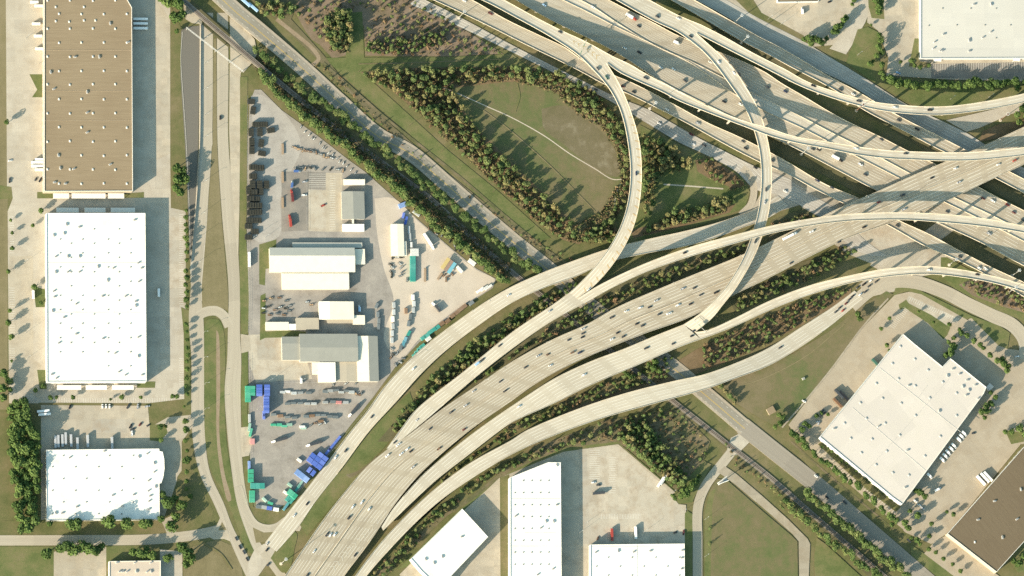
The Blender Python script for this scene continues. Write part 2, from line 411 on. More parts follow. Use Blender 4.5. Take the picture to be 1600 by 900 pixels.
area('road_shoulder', [(359, 95), (376, 108), (375, 225), (374, 330), (372, 410), (367, 350), (360, 260), (358, 200)], CONC_TAN)
area('dirt_median', [(334, 60), (338, 60), (339, 225), (346, 337), (356, 450), (357, 486), (347, 482), (316, 484), (315, 450), (324, 340), (332, 225)], GRASS_DRY)
centre_strip('u_turn_road', [(308, 494), (322, 487), (338, 486), (350, 494), (358, 510)], 15, ROAD_LOCAL)
area('grass_median', [(319, 512), (324, 500), (332, 498), (342, 500), (349, 515), (352, 560), (351, 610), (354, 690), (362, 740), (371, 790), (390, 845), (398, 866), (386, 860), (366, 810), (350, 775), (330, 735), (321, 690), (319, 600)], GRASS_GREEN, True)
area('dirt_track', [(338, 515), (341, 520), (344, 600), (343, 680), (351, 740), (361, 782), (357, 784), (346, 745), (339, 690), (338, 600)], DIRT, True)
area('asphalt_ramp_bed', [(283, 48), (290, 42), (312, 40), (310, 225), (306, 310), (297, 412), (296, 400), (293, 310), (289, 225), (282, 120)], TAR)
centre_strip('cross_street', [(-40, 844.5), (120, 844), (230, 843), (290, 838), (330, 831), (354, 824)], 16, ROAD_LOCAL)
area('street_corner', [(318, 834), (338, 822), (348, 800), (356, 828), (360, 846), (350, 842), (334, 843)], CONC_TAN)
area('grass_patch', [(341, 829), (347, 815), (354, 828)], GRASS_DRY)
# --- yard
area('grass_verge', [(375, 120), (387, 120), (386, 225), (385, 380), (390, 450), (388, 520), (378, 525), (375, 470), (374, 400), (375, 225)], GRASS_GREEN)
area('grass_verge', [(378, 550), (387, 545), (388, 600), (386, 640), (388, 668), (380, 668), (377, 640), (377, 580)], GRASS_GREEN)
area('grass_verge', [(381, 715), (389, 712), (391, 760), (396, 792), (430, 800), (450, 788), (560, 664), (575, 640), (640, 570), (648, 574), (590, 640), (470, 795), (440, 815), (415, 815), (394, 800), (384, 760)], GRASS)
area('yard', [(398, 140), (408, 140), (440, 172), (500, 215), (545, 250), (570, 268), (615, 308), (655, 345), (705, 388), (745, 420), (775, 436), (770, 450), (715, 485), (655, 535), (618, 573), (585, 618), (545, 668), (505, 722), (452, 785), (430, 796), (400, 790), (392, 745), (390, 660), (388, 560), (389, 470), (386, 380), (387, 225), (390, 160)], YARD)
area('yard_gravel', [(585, 310), (615, 310), (655, 347), (705, 390), (745, 422), (773, 437), (768, 448), (715, 482), (655, 530), (625, 560), (600, 530), (615, 470), (600, 420), (590, 370)], GRAVEL, True)
area('yard_gravel', [(392, 150), (408, 148), (455, 190), (470, 230), (440, 300), (435, 370), (398, 375), (400, 280), (396, 220)], YARD_PALE, True)
area('paved_yard', [(440, 268), (482, 268), (482, 360), (440, 362)], YARD_TAR)
area('paved_yard', [(481, 268), (511, 270), (511, 296), (481, 295)], YARD_TAR)
area('paved_yard', [(509, 270), (535, 270), (535, 362), (509, 362)], CONC_TAN)
area('paved_yard', [(482, 296), (509, 297), (509, 362), (482, 361)], CONC_PATCH)
area('paved_yard', [(388, 523), (470, 520), (480, 565), (488, 592), (400, 598), (390, 570)], CONC_PATCH)
area('grass_strip', [(405, 382), (432, 374), (430, 418), (415, 420), (414, 446), (405, 444)], GRASS_GREEN)
area('grass_strip', [(407, 462), (415, 458), (415, 518), (448, 516), (478, 518), (478, 526), (414, 528), (406, 532)], GRASS_GREEN)
area('yard_gate_road', [(376, 668), (392, 666), (394, 695), (389, 712), (378, 714)], CONC_TAN)
area('yard_gate_road', [(376, 522), (390, 524), (392, 548), (377, 552)], CONC_TAN)
centre_strip('u_turn_road', [(372, 760), (384, 797), (398, 819), (415, 826), (432, 824), (448, 813)], 13, ROAD_LOCAL)
area('street_corner', [(398, 858), (412, 850), (424, 846), (432, 862), (418, 880), (400, 905), (384, 905), (388, 878)], CONC)
centre_strip('cross_street', [(412, 862), (440, 900), (455, 925)], 14, ROAD_LOCAL)
area('grass_patch', [(400, 848), (395, 824), (412, 832), (430, 831), (418, 846)], GRASS_DRY)
area('grass_patch', [(423, 872), (440, 845), (456, 829), (464, 834), (460, 858), (452, 890), (442, 895)], GRASS_GREEN, True)
area('road_crossover', [(462, 808), (474, 818), (468, 830), (452, 828)], CONC_TAN)
area('grass_patch', [(466, 816), (478, 795), (540, 722), (590, 660), (640, 612), (650, 640), (600, 700), (545, 760), (505, 808), (480, 838)], GRASS_GREEN)
area('dirt_track', [(540, 742), (560, 735), (578, 722), (588, 712), (590, 716), (580, 727), (562, 740), (545, 746)], FIELD_BROWN, True)
# --- brush land between the railway road and the north freeway
area('brush_land', [(458, 14), (475, -20), (640, -20), (655, 8), (700, 32), (740, 55), (786, 84), (700, 88), (571, 87), (569, 40), (545, 40), (545, 85), (520, 92), (500, 70), (487, 62), (478, 50)], BRUSH)
area('grass_lane', [(545, 20), (566, 18), (569, 90), (700, 89), (800, 84), (830, 108), (800, 104), (680, 108), (565, 112), (640, 180), (700, 235), (780, 300), (860, 372), (830, 380), (740, 300), (640, 210), (560, 140), (505, 90), (540, 90)], GRASS_GREEN)
area('brush_land', [(563, 113), (640, 106), (800, 103), (870, 112), (930, 142), (965, 185), (985, 240), (985, 300), (960, 345), (905, 382), (880, 375), (840, 345), (760, 275), (690, 205), (610, 140)], BRUSH_RED)
area('mown_field', [(705, 138), (800, 128), (832, 130), (880, 152), (906, 178), (948, 200), (968, 238), (972, 285), (958, 335), (915, 366), (892, 345), (850, 302), (785, 240), (728, 178)], FIELD, True)
area('worn_patch', [(846, 170), (880, 165), (925, 192), (955, 225), (970, 262), (965, 276), (930, 262), (880, 225), (850, 200)], FIELD_BROWN, True)
centre_strip('field_path', [(693, 137), (720, 148), (760, 166), (800, 184), (850, 212), (890, 240), (930, 264), (957, 280), (974, 280)], 1.4, GRAVEL)
centre_strip('field_path', [(971, 284), (962, 305), (959, 335), (945, 360)], 1.4, GRAVEL)
area('brush_land', [(388, -10), (470, -10), (455, 30), (505, 85), (540, 130), (600, 185), (680, 255), (800, 350), (900, 420), (880, 425), (790, 350), (690, 270), (590, 190), (495, 92), (430, 30)], FIELD_BROWN)
centre_strip('dirt_track', [(432, 30), (455, 48), (490, 78), (498, 92), (488, 102)], 6, DIRT)
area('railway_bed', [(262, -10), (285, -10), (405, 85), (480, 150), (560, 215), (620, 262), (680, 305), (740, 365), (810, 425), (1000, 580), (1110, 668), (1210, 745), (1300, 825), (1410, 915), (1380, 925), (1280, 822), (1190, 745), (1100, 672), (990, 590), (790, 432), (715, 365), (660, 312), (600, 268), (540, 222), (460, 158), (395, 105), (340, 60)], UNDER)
area('grass_triangle', [(1000, 195), (1040, 215), (1100, 245), (1160, 275), (1172, 300), (1164, 325), (1100, 350), (1000, 378), (960, 385), (992, 330), (1004, 270)], GRASS_GREEN)
area('brush_land', [(1086, 250), (1110, 246), (1150, 272), (1165, 290), (1150, 296), (1110, 280), (1090, 268)], BRUSH_RED)
area('brush_land', [(1030, 348), (1100, 338), (1150, 318), (1140, 332), (1060, 356), (990, 372), (985, 360)], BRUSH_RED)
centre_strip('field_path', [(1037, 288), (1080, 291), (1130, 295)], 2.2, CONC)
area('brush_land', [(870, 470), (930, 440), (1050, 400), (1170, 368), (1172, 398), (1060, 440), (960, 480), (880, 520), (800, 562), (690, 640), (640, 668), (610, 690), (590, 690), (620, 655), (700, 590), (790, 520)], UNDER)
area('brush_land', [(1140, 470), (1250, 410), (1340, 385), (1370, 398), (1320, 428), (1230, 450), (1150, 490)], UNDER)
area('brush_land', [(700, 760), (800, 690), (900, 635), (1000, 600), (1090, 545), (1200, 495), (1290, 462), (1330, 450), (1330, 462), (1250, 510), (1150, 560), (1050, 600), (950, 630), (850, 670), (760, 720), (600, 850), (560, 900)], BRUSH_RED)
area('brush_land', [(575, 905), (680, 812), (740, 772), (800, 724), (860, 690), (950, 655), (1060, 640), (1110, 690), (1090, 745), (1055, 765), (980, 700), (965, 692), (880, 706), (800, 738), (770, 760), (700, 805), (620, 880), (600, 905)], BRUSH_OLIVE)
area('grass_verge', [(620, 890), (720, 795), (775, 752), (800, 735), (880, 700), (965, 690), (1052, 765), (1062, 782), (1075, 745), (1090, 740), (1080, 785), (1040, 790), (960, 703), (880, 712), (800, 745), (720, 805), (640, 885)], GRASS_GREEN)
# --- ground under the interchange
area('paved_ground', [(1196, 250), (1230, 262), (1320, 305), (1420, 360), (1480, 390), (1500, 420), (1440, 432), (1400, 455), (1330, 470), (1380, 425), (1330, 400), (1290, 372), (1250, 320), (1200, 336), (1165, 345), (1190, 300)], CONC_PATCH)
area('grass_patch', [(1205, 345), (1255, 325), (1290, 345), (1270, 385), (1200, 380)], UNDER)
area('grass_strip', [(1334, 376), (1342, 372), (1372, 392), (1364, 398)], GRASS_DRY)
area('grass_patch', [(1320, 395), (1362, 412), (1340, 432), (1250, 452), (1260, 440), (1300, 410)], GRASS)
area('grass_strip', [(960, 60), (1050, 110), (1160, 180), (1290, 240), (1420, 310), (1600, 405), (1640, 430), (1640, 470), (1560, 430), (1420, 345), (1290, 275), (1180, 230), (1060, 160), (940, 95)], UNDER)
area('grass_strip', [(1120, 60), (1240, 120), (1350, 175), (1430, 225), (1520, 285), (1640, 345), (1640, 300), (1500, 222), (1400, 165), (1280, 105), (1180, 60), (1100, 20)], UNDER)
area('grass_patch', [(1470, 402), (1480, 402), (1512, 420), (1560, 440), (1640, 480), (1640, 505), (1600, 502), (1545, 480), (1490, 450), (1470, 430)], GRASS_GREEN)
area('brush_land', [(1498, 445), (1530, 432), (1580, 450), (1640, 480), (1640, 500), (1570, 480), (1520, 462)], BRUSH)
# --- north-east
area('parking_lot', [(1090, -20), (1345, -20), (1340, 20), (1330, 40), (1305, 70), (1258, 74), (1215, 45), (1160, 22)], CONC_TAN)
area('driveway', [(1346, -20), (1364, -20), (1362, 10), (1352, 35), (1335, 65), (1322, 85), (1296, 76), (1320, 50), (1340, 20)], CONC)
area('parking_lot', [(1358, -20), (1640, -20), (1640, 128), (1480, 124), (1385, 118), (1388, 90), (1372, 48), (1355, 35)], CONC_TAN)
area('grass_patch', [(1356, -20), (1379, -20), (1382, 30), (1362, 28), (1357, 10)], GRASS_GREEN)
area('grass_patch', [(1340, 46), (1356, 42), (1376, 52), (1374, 95), (1384, 118), (1430, 130), (1480, 138), (1600, 132), (1640, 130), (1640, 150), (1500, 168), (1430, 165), (1370, 132), (1322, 98)], GRASS_GREEN)
area('grass_patch', [(1429, 60), (1437, 60), (1437, 96), (1455, 98), (1452, 106), (1420, 104)], GRASS_GREEN)
area('parking_lot', [(1455, 100), (1640, 96), (1640, 124), (1455, 122)], YARD_TAR)
area('grass_verge', [(1130, -20), (1165, -20), (1190, 20), (1255, 55), (1270, 78), (1240, 62), (1180, 30)], GRASS)
area('brush_land', [(1535, 205), (1560, 194), (1590, 190), (1640, 170), (1640, 190), (1570, 214), (1530, 222)], BRUSH_RED)
area('paved_ground', [(1478, 188), (1530, 176), (1640, 150), (1640, 165), (1580, 178), (1530, 200), (1510, 206)], CONC)
# --- east
area('grass_field', [(1128, 602), (1170, 580), (1240, 552), (1300, 515), (1345, 478), (1385, 455), (1396, 460), (1360, 500), (1330, 540), (1290, 585), (1240, 650), (1215, 668), (1190, 655), (1150, 630)], FIELD)
area('parking_lot', [(1398, 461), (1420, 456), (1438, 458), (1512, 500), (1520, 494), (1572, 537), (1574, 545), (1600, 548), (1640, 552), (1640, 690), (1595, 694), (1482, 832), (1455, 850), (1415, 832), (1350, 780), (1270, 705), (1238, 672), (1232, 664), (1290, 588), (1345, 515)], CONC_ROT)
area('parking_lot', [(1420, 462), (1500, 498), (1480, 510), (1412, 478)], CONC_PATCH)
area('grass_island', [(1404, 476), (1416, 468), (1420, 474), (1455, 492), (1485, 512), (1480, 524), (1474, 530), (1450, 505), (1415, 482), (1406, 484)], GRASS_GREEN)
area('grass_verge', [(1400, 448), (1430, 450), (1520, 494), (1560, 508), (1578, 520), (1574, 545), (1560, 540), (1518, 497), (1510, 499), (1440, 460), (1418, 455), (1395, 462)], GRASS_GREEN)
area('grass_strip', [(1283, 690), (1300, 696), (1345, 735), (1395, 778), (1408, 792), (1400, 800), (1350, 762), (1300, 715), (1278, 694)], GRASS)
area('grass_strip', [(1232, 668), (1236, 676), (1290, 725), (1360, 785), (1412, 828), (1404, 842), (1340, 795), (1270, 735), (1228, 694)], GRASS)
area('parking_lot', [(1480, 836), (1508, 850), (1556, 896), (1580, 915), (1500, 915), (1440, 870), (1460, 846)], CONC_ROT)
area('grass_strip', [(1422, 850), (1440, 862), (1510, 915), (1480, 915), (1424, 868)], GRASS_GREEN)
area('grass_strip', [(1572, 868), (1600, 848), (1640, 830), (1640, 890), (1590, 895)], GRASS_GREEN)
area('grass_strip', [(1570, 672), (1600, 676), (1600, 690), (1580, 694)], GRASS_GREEN)
# --- south
area('parking_lot', [(781, 746), (797, 740), (880, 706), (966, 694), (1056, 770), (1046, 786), (1072, 789), (1072, 915), (640, 915), (624, 898), (722, 800), (760, 766)], CONC_TAN)
area('parking_lot', [(905, 702), (966, 696), (1040, 762), (1070, 800), (1070, 850), (905, 850)], CONC_PATCH)
area('grass_strip', [(781, 746), (796, 741), (796, 915), (782, 915)], GRASS)
area('grass_strip', [(1070, 802), (1074, 798), (1082, 803), (1082, 915), (1070, 915)], GRASS_GREEN)
area('grass_patch', [(1052, 772), (1100, 720), (1112, 726), (1086, 775), (1082, 785), (1060, 786)], GRASS_GREEN)
centre_strip('local_road', [(1158, 688), (1132, 720), (1102, 760), (1091, 790), (1090, 850), (1090, 920)], 15, ROAD_LOCAL)
WORN = slab_mat('worn_lane_concrete', (0.37, 0.325, 0.255), (0.31, 0.27, 0.205), 6.0, (0.24, 0.19, 0.13), 0.5)
area('service_lane', [(1122, 738), (1132, 728), (1150, 740), (1190, 774), (1232, 812), (1262, 842), (1266, 850), (1263, 915), (1249, 915), (1248, 846), (1238, 834), (1200, 800), (1150, 758), (1138, 749)], WORN)
area('mown_field', [(1104, 790), (1110, 766), (1120, 748), (1136, 750), (1192, 799), (1236, 836), (1246, 846), (1247, 915), (1101, 915), (1102, 850)], FIELD)
area('mown_strip', [(1101, 800), (1108, 770), (1118, 762), (1113, 790), (1110, 915), (1101, 915)], GRASS_GREEN)
area('grass_patch', [(1276, 840), (1290, 850), (1350, 905), (1355, 915), (1274, 915), (1272, 870)], GRASS_GREEN)

# ================================================================ railway, railway road
OVZ = [(0, 6.0), (0.09, 5.4), (0.16, 2.2), (0.22, 0.95), (1, 0.95)]
def embank(name, mid, width, zt, mat, thick=0.0, kind='structure', z0=0.0):
    c = catmull(mid, 5.0); n = len(c); row = []
    for i, p in enumerate(c):
        z = lerp_tab(zt, i / (n - 1)); d = c[min(i + 1, n - 1)] - c[max(i - 1, 0)]; d.normalize(); nr = Vector((d.y, -d.x)) * width / 2
        row.append((P(p.x + nr.x, p.y + nr.y, z), P(p.x - nr.x, p.y - nr.y, z)))
    RIB[name] = row; m = MB(); strip_mesh(row, m)
    for k in (0, 1):
        for i in range(n - 1):
            a, b = row[i][k], row[i + 1][k]; lo = lambda q: Vector((q.x, q.y, max(0, q.z - 1.5) if q.z > 4 else 0))
            f = [a, b, lo(b), lo(a)]; m.quad(f if k == 0 else f[::-1])
    o = m.build(name, mat); return tag(o, kind=kind), row
rail_mid = [(255, -28), (285, -1), (320, 30), (360, 64), (400, 98), (475, 160), (550, 219), (615, 267), (675, 312), (737, 370), (800, 425), (900, 505), (1004, 588), (1042, 619), (1112, 674), (1132, 690), (1200, 743), (1275, 808), (1350, 873), (1400, 916)]
_, rail_row = embank('railway_bed', rail_mid, 7.5, OVZ, BALLAST)
RUST = plain('rusty_rail_steel', (0.20, 0.135, 0.10), 0.6, 0.2, 0.3, 0.3)
SLEEPER = plain('weathered_sleeper', (0.115, 0.095, 0.075), 0.9, 0.25, 0.5)
rr = empty('railway_track', rail_row[len(rail_row) // 2][0])
tag(rr, 'single railway track on dark ballast running diagonally under the flyovers', 'railway track')
def track_rail(u):
    m = MB(); pr = None
    for l, r in rail_row:
        d = (r - l); mid = (l + r) / 2 + d.normalized() * u; q = mid + Vector((0, 0, 0.22)) - rr.location
        if pr is not None: m.bar(pr, q, 0.16)
        pr = q
    return m.build('rail', RUST, rr)
track_rail(-0.75); track_rail(0.75)
m = MB(); last = None
for (l, r), (l2, r2) in zip(rail_row, rail_row[1:]):
    k = max(1, int(((l2 - l).length) / 1.4))
    for j in range(k):
        a, b = l.lerp(l2, j / k), r.lerp(r2, j / k); mid = (a + b) / 2; d = (b - a).normalized()
        m.bar(mid - d * 1.3 + Vector((0, 0, 0.08)) - rr.location, mid + d * 1.3 + Vector((0, 0, 0.08)) - rr.location, 0.26)
tag(m.build('sleeper_bed', SLEEPER, rr), kind='stuff')
rrmid = [(322, -26), (345, -5), (372, 20), (400, 43), (470, 103), (530, 158), (590, 211), (640, 238), (697, 286), (760, 341), (800, 375), (860, 423), (925, 480), (1052, 574), (1098, 612), (1165, 669)]
RRZ = [(0, 6.5), (0.05, 5.6), (0.13, 1.7), (0.17, 0.75), (1, 0.75)]
_, rr_row = embank('highway', rrmid, 25, RRZ, ASPHALT)
embank('road_pavement', [(1155, 661), (1170, 673), (1200, 697), (1275, 757), (1350, 822), (1440, 900), (1470, 926)], 28, 0.47, ASPHALT_PALE) if False else None
_, rrb_row = embank('highway', [(1160, 665), (1175, 677), (1200, 697), (1275, 757), (1350, 822), (1440, 900), (1470, 926)], 27, [(0, 0.76), (1, 0.76)], ASPHALT_PALE)
m = MB()
for u in (-0.16, 0.16):
    for (l, r), (l2, r2) in zip(rr_row, rr_row[1:]):
        d = (r - l).normalized(); up5 = Vector((0, 0, 0.04)); a, b = (l + r) / 2 + d * (u * 2 + 1.0), (l2 + r2) / 2 + d * (u * 2 + 1.0)
        m.quad([a - d * .13 + up5, b - d * .13 + up5, b + d * .13 + up5, a + d * .13 + up5])
tag(m.build('yellow_centre_line', YELLOW), kind='structure')
m = MB()
for (l, r), (l2, r2) in list(zip(rr_row, rr_row[1:]))[::3]:
    d = (r - l).normalized(); up5 = Vector((0, 0, 0.04))
    for u in (-4.4, 6.2):
        a, b = (l + r) / 2 + d * u, (l2 + r2) / 2 + d * u
        m.quad([a - d * .12 + up5, b - d * .12 + up5, b + d * .12 + up5, a + d * .12 + up5])
tag(m.build('lane_line', PALE), kind='structure')
m = MB()
for sgn in (-1, 1):
    for (l, r), (l2, r2) in zip(rr_row, rr_row[1:]):
        d = (r - l).normalized() * sgn; up3 = Vector((0, 0, 0.02)); e0, e1 = (r, r2) if sgn > 0 else (l, l2)
        f = [e0 - d * 2.6 + up3, e1 - d * 2.6 + up3, e1 + up3, e0 + up3]; m.quad(f if sgn < 0 else f[::-1])
tag(m.build('road_shoulder', plain('pale_shoulder', (0.33, 0.285, 0.225), 0.9, 0.2, 0.2)), kind='structure')
# level crossing
area('level_crossing', [(1142, 684), (1158, 676), (1172, 690), (1150, 712), (1136, 702)], CONC)

# ================================================================ interchange
FLY = {}
def barrier(mb, row, side, t0=0.0, t1=1.0, h=1.05, w=0.38, u=None):
    n = len(row); i0, i1 = int(t0 * (n - 1)), int(t1 * (n - 1)); pr = None
    for i in range(i0, i1 + 1):
        l, r = row[i]; d = (r - l).normalized()
        if u is not None: c = l.lerp(r, u)
        else: c = l + d * (w / 2 + 0.02) if side == 'L' else r - d * (w / 2 + 0.02)
        z = Vector((0, 0, 1))
        ring = [c - d * w / 2, c + d * w / 2, c + d * w * 0.32 + z * h, c - d * w * 0.32 + z * h]
        if pr:
            for a, b in ((1, 2), (2, 3), (3, 0)): mb.quad([pr[a], ring[a], ring[b], pr[b]])
        else: mb.quad(ring)
        pr = ring
    if pr: mb.quad(pr[::-1])
def flyover(name, label, cat, Lp, Rp, zt, mat, barL=((0, 1),), barR=((0, 1),), medians=(), piers=True, span=32.0, solid_below=2.6, hatch=None):
    row = sample_ribbon(Lp, Rp, zt); RIB[name] = row; n = len(row)
    base = (row[n // 2][0] + row[n // 2][1]) / 2; base.z = 0
    root = empty(name.split('|')[0], base); tag(root, label, cat, 'roads of the interchange on decks'); FLY[name] = root
    off = -base
    R = [(l + off, r + off) for l, r in row]
    m = MB(); strip_mesh(R, m)
    for i in range(n - 1):
        q = []
        for l, r in (R[i], R[i + 1]):
            d = (r - l).normalized(); zz = (l.z + r.z) / 2
            if zz < solid_below: e = [l, Vector((l.x, l.y, 0)), Vector((r.x, r.y, 0)), r]
            else: e = [l, l - Vector((0, 0, .45)), l + d * 1.1 - Vector((0, 0, .7)), l + d * 1.3 - Vector((0, 0, 1.9)), r - d * 1.3 - Vector((0, 0, 1.9)), r - d * 1.1 - Vector((0, 0, .7)), r - Vector((0, 0, .45)), r]
            q.append(e)
        a, b = q
        if len(a) != len(b): b2 = 4; a = [a[0], a[1 if len(a) == 4 else 3], a[2 if len(a) == 4 else 4], a[-1]]; b = [b[0], b[1 if len(b) == 4 else 3], b[2 if len(b) == 4 else 4], b[-1]]
        for k in range(len(a) - 1): m.quad([a[k], b[k], b[k + 1], a[k + 1]], 1)
    if hatch:
        u0, u1, gap, t0, t1, chev = hatch; acc = 0.0; z4 = Vector((0, 0, 0.05))
        for i in range(int(t0 * (n - 1)), int(t1 * (n - 1)) - 1):
            (l, r), (l2, r2) = R[i], R[i + 1]; seg = ((l2 + r2) / 2 - (l + r) / 2).length; k = 0
            while acc < seg:
                s = acc / seg; A, B = l.lerp(l2, s), r.lerp(r2, s); t = (l2 - l).normalized()
                p0, p1 = A.lerp(B, u0) + z4, A.lerp(B, u1) + z4; wv = t * 1.3
                if chev:
                    pm = (p0 + p1) / 2 - t * 3.0
                    m.quad([p0, pm, pm + wv, p0 + wv], 2); m.quad([pm, p1, p1 + wv, pm + wv], 2)
                else: m.quad([p0 + t * 3, p1, p1 + wv, p0 + t * 3 + wv], 2)
                acc += gap
            acc -= seg
    m.build('deck', [mat, GIRD, plain('gore_stripe_paint', (0.40, 0.30, 0.165), 0.8)], root)
    for side, rng in (('L', barL), ('R', barR)):
        for t0, t1 in rng:
            mb = MB(); barrier(mb, R, side, t0, t1); mb.build('parapet', BARR, root)
    for u in medians:
        mb = MB(); barrier(mb, R, 'L', 0, 1, u=u, w=0.5); mb.build('median_barrier', BARR, root)
    if piers:
        acc = span * 0.6
        for i in range(n - 1):
            l, r = R[i]; l2, r2 = R[i + 1]; acc += ((l2 + r2) / 2 - (l + r) / 2).length
            if acc >= span and (l.z + r.z) / 2 > 5.0:
                acc = 0; z = (l.z + r.z) / 2 - 1.95; d = (r - l).normalized(); w = (r - l).length; c = (l + r) / 2; ang = math.atan2(d.y, d.x)
                pm = MB()
                if w < 20: pm.box((0, 0, 0), (2.6, 1.9, z - 1.6), 0)
                else:
                    for k in range(int(w / 11) + 1):
                        x = -w / 2 + 4 + k * (w - 8) / max(1, int(w / 11)); pm.box((x, 0, 0), (1.6, 1.6, z - 1.6), 0)
                pm.box((0, 0, z - 1.62), (min(w * 0.62, w - 4) if w < 20 else w - 3, 2.2, 1.6), 0)
                p = pm.build('pier', GIRD, root, (c.x, c.y, 0)); p.rotation_euler = (0, 0, ang)
    return root
g_ = 'gore'
# ---- ground level through freeway of the diagonal from the top left
FWYZ = 6.5
D3L = [(560, -130), (700, -58), (800, -3), (860, 31), (961, 81), (1032, 127), (1090, 157), (1170, 196), (1259, 240), (1322, 273), (1352, 289), (1410, 318), (1465, 348), (1532, 379), (1576, 403), (1610, 421), (1680, 458)]
D3R = [(690, -115), (790, -50), (876, -2), (917, 18), (963, 42), (1039, 78), (1083, 101), (1157, 153), (1196, 174), (1259, 203), (1330, 240), (1410, 281), (1475, 315), (1527, 340), (1600, 377), (1680, 418)]
D4L = [(690, -135), (800, -62), (884, -12), (925, 10), (964, 36), (1026, 73), (1083, 98), (1122, 118), (1175, 145), (1241, 177), (1300, 208), (1342, 229), (1428, 275), (1491, 309), (1558, 341), (1605, 366), (1680, 405)]
D4R = [(760, -115), (880, -40), (951, 0), (1022, 36), (1058, 55), (1110, 76), (1158, 95), (1194, 112), (1221, 130), (1257, 151), (1295, 174), (1331, 193), (1374, 213), (1421, 237), (1475, 263), (1527, 291), (1556, 307), (1600, 329), (1680, 370)]
flyover('freeway_viaduct|through_lanes', 'lower left carriageway of the wide diagonal viaduct from the top left', 'freeway viaduct', D3L, D3R, FWYZ, ROAD)
flyover('freeway_viaduct|far_lanes', 'upper right carriageway of the wide diagonal viaduct from the top left', 'freeway viaduct', D4L, D4R, FWYZ, ROAD)
flyover('freeway_deck|express_lane', 'narrow express lane deck between the two carriageways of the diagonal freeway', 'freeway deck', D3R, D4L, FWYZ - 0.03, ROAD_NEW, barL=(), barR=(), piers=False)
RIB['through_lanes'] = RIB['freeway_viaduct|through_lanes']; RIB['far_lanes'] = RIB['freeway_viaduct|far_lanes']
# ---- frontage roads of the diagonal
ground_strip('frontage_road', [(640, 6), (735, 50), (803, 83), (900, 131), (950, 156), (1000, 186), (1028, 203), (1060, 222), (1105, 243), (1150, 268), (1180, 296), (1215, 305), (1290, 345), (1330, 388), (1362, 400)],
             [(655, -5), (721, 28), (811, 76), (900, 121), (960, 150), (1010, 170), (1050, 192), (1085, 212), (1120, 230), (1185, 262), (1225, 275), (1262, 300), (1310, 330), (1348, 372), (1385, 400)], ROAD_GREY)
RIB['south_frontage'] = RIB['frontage_road']
ground_strip('frontage_road', [(1060, -15), (1135, 26), (1177, 52), (1226, 78), (1275, 107), (1340, 140), (1397, 180), (1454, 211), (1502, 236), (1560, 268), (1660, 320)],
             [(1110, -15), (1177, 24), (1251, 62), (1283, 81), (1364, 130), (1418, 164), (1470, 188), (1511, 208), (1555, 236), (1600, 262), (1660, 292)], ROAD_GREY)
RIB['north_frontage'] = RIB['frontage_road']
centre_strip('turnaround_road', [(1160, 262), (1172, 274), (1178, 295), (1174, 318), (1158, 336)], 11, ROAD_LOCAL)
centre_strip('frontage_road', [(1330, 478), (1362, 452), (1395, 440), (1430, 441), (1475, 456), (1512, 475), (1550, 493), (1582, 508), (1600, 530), (1604, 560)], 21, ROAD_LOCAL)
RIB['queue_street'] = RIB['frontage_road']
centre_strip('cross_street', [(1350, 455), (1420, 398), (1475, 355), (1540, 310)], 26, ROAD_LOCAL)
# ---- D2, D5 : low decks beside the through lanes
flyover('freeway_deck|D2', 'low freeway deck between the frontage road and the wide shaded through lanes', 'freeway deck',
        [(560, -50), (677, 0), (754, 36), (818, 68), (900, 108), (945, 132), (973, 143), (1017, 164), (1074, 193), (1130, 224), (1186, 253), (1228, 271), (1274, 296), (1322, 320), (1389, 353), (1444, 384), (1490, 404), (1540, 429), (1610, 470), (1680, 510)],
        [(620, -60), (738, 0), (790, 30), (840, 54), (884, 75), (915, 97), (960, 118), (989, 130), (1051, 162), (1106, 192), (1155, 214), (1220, 247), (1290, 288), (1340, 309), (1408, 346), (1450, 365), (1500, 392), (1550, 418), (1610, 446), (1680, 486)],
        [(0, 5), (0.3, 7), (0.62, 7), (1, 6.5)], ROAD)
flyover('freeway_deck|D5', 'low freeway deck on the far upper right side of the diagonal freeway', 'freeway deck',
        [(1040, -5), (1100, 30), (1160, 65), (1200, 85), (1234, 104), (1275, 125), (1307, 143), (1350, 172), (1405, 201), (1454, 227), (1500, 250), (1556, 279), (1600, 302), (1680, 345)],
        [(1060, -14), (1110, 14), (1150, 37), (1187, 58), (1215, 72), (1252, 93), (1288, 115), (1340, 143), (1410, 184), (1462, 210), (1520, 240), (1577, 268), (1610, 285), (1680, 322)],
        [(0, 6), (0.3, 7), (1, 6.5)], ROAD)
# ---- F : the broad diagonal freeway from the lower left to the upper right
flyover('freeway_viaduct|F', 'broad diagonal freeway of ten lanes from lower left to upper right, median barrier along it', 'freeway viaduct',
        [(410, 955), (447, 897), (505, 812), (540, 767), (575, 727), (608, 700), (640, 678), (688, 641), (745, 602), (800, 565), (860, 532), (920, 505), (960, 482), (1040, 447), (1162, 397), (1215, 372), (1245, 357), (1322, 320), (1371, 299), (1431, 272), (1486, 249), (1522, 234), (1600, 198), (1680, 160)],
        [(500, 955), (540, 897), (572, 855), (594, 823), (612, 795), (638, 761), (665, 732), (732, 674), (800, 626), (835, 601), (880, 575), (950, 544), (1005, 522), (1075, 497), (1150, 459), (1200, 435), (1275, 396), (1325, 372), (1387, 350), (1487, 310), (1550, 280), (1600, 257), (1680, 218)],
        [(0, 8), (0.24, 8.8), (0.36, 10), (0.5, 12), (0.66, 14), (1, 14)], ROAD, barL=((0, 0.17), (0.26, 1)), barR=((0, 0.1), (0.215, 1)), medians=(0.5,), span=36)
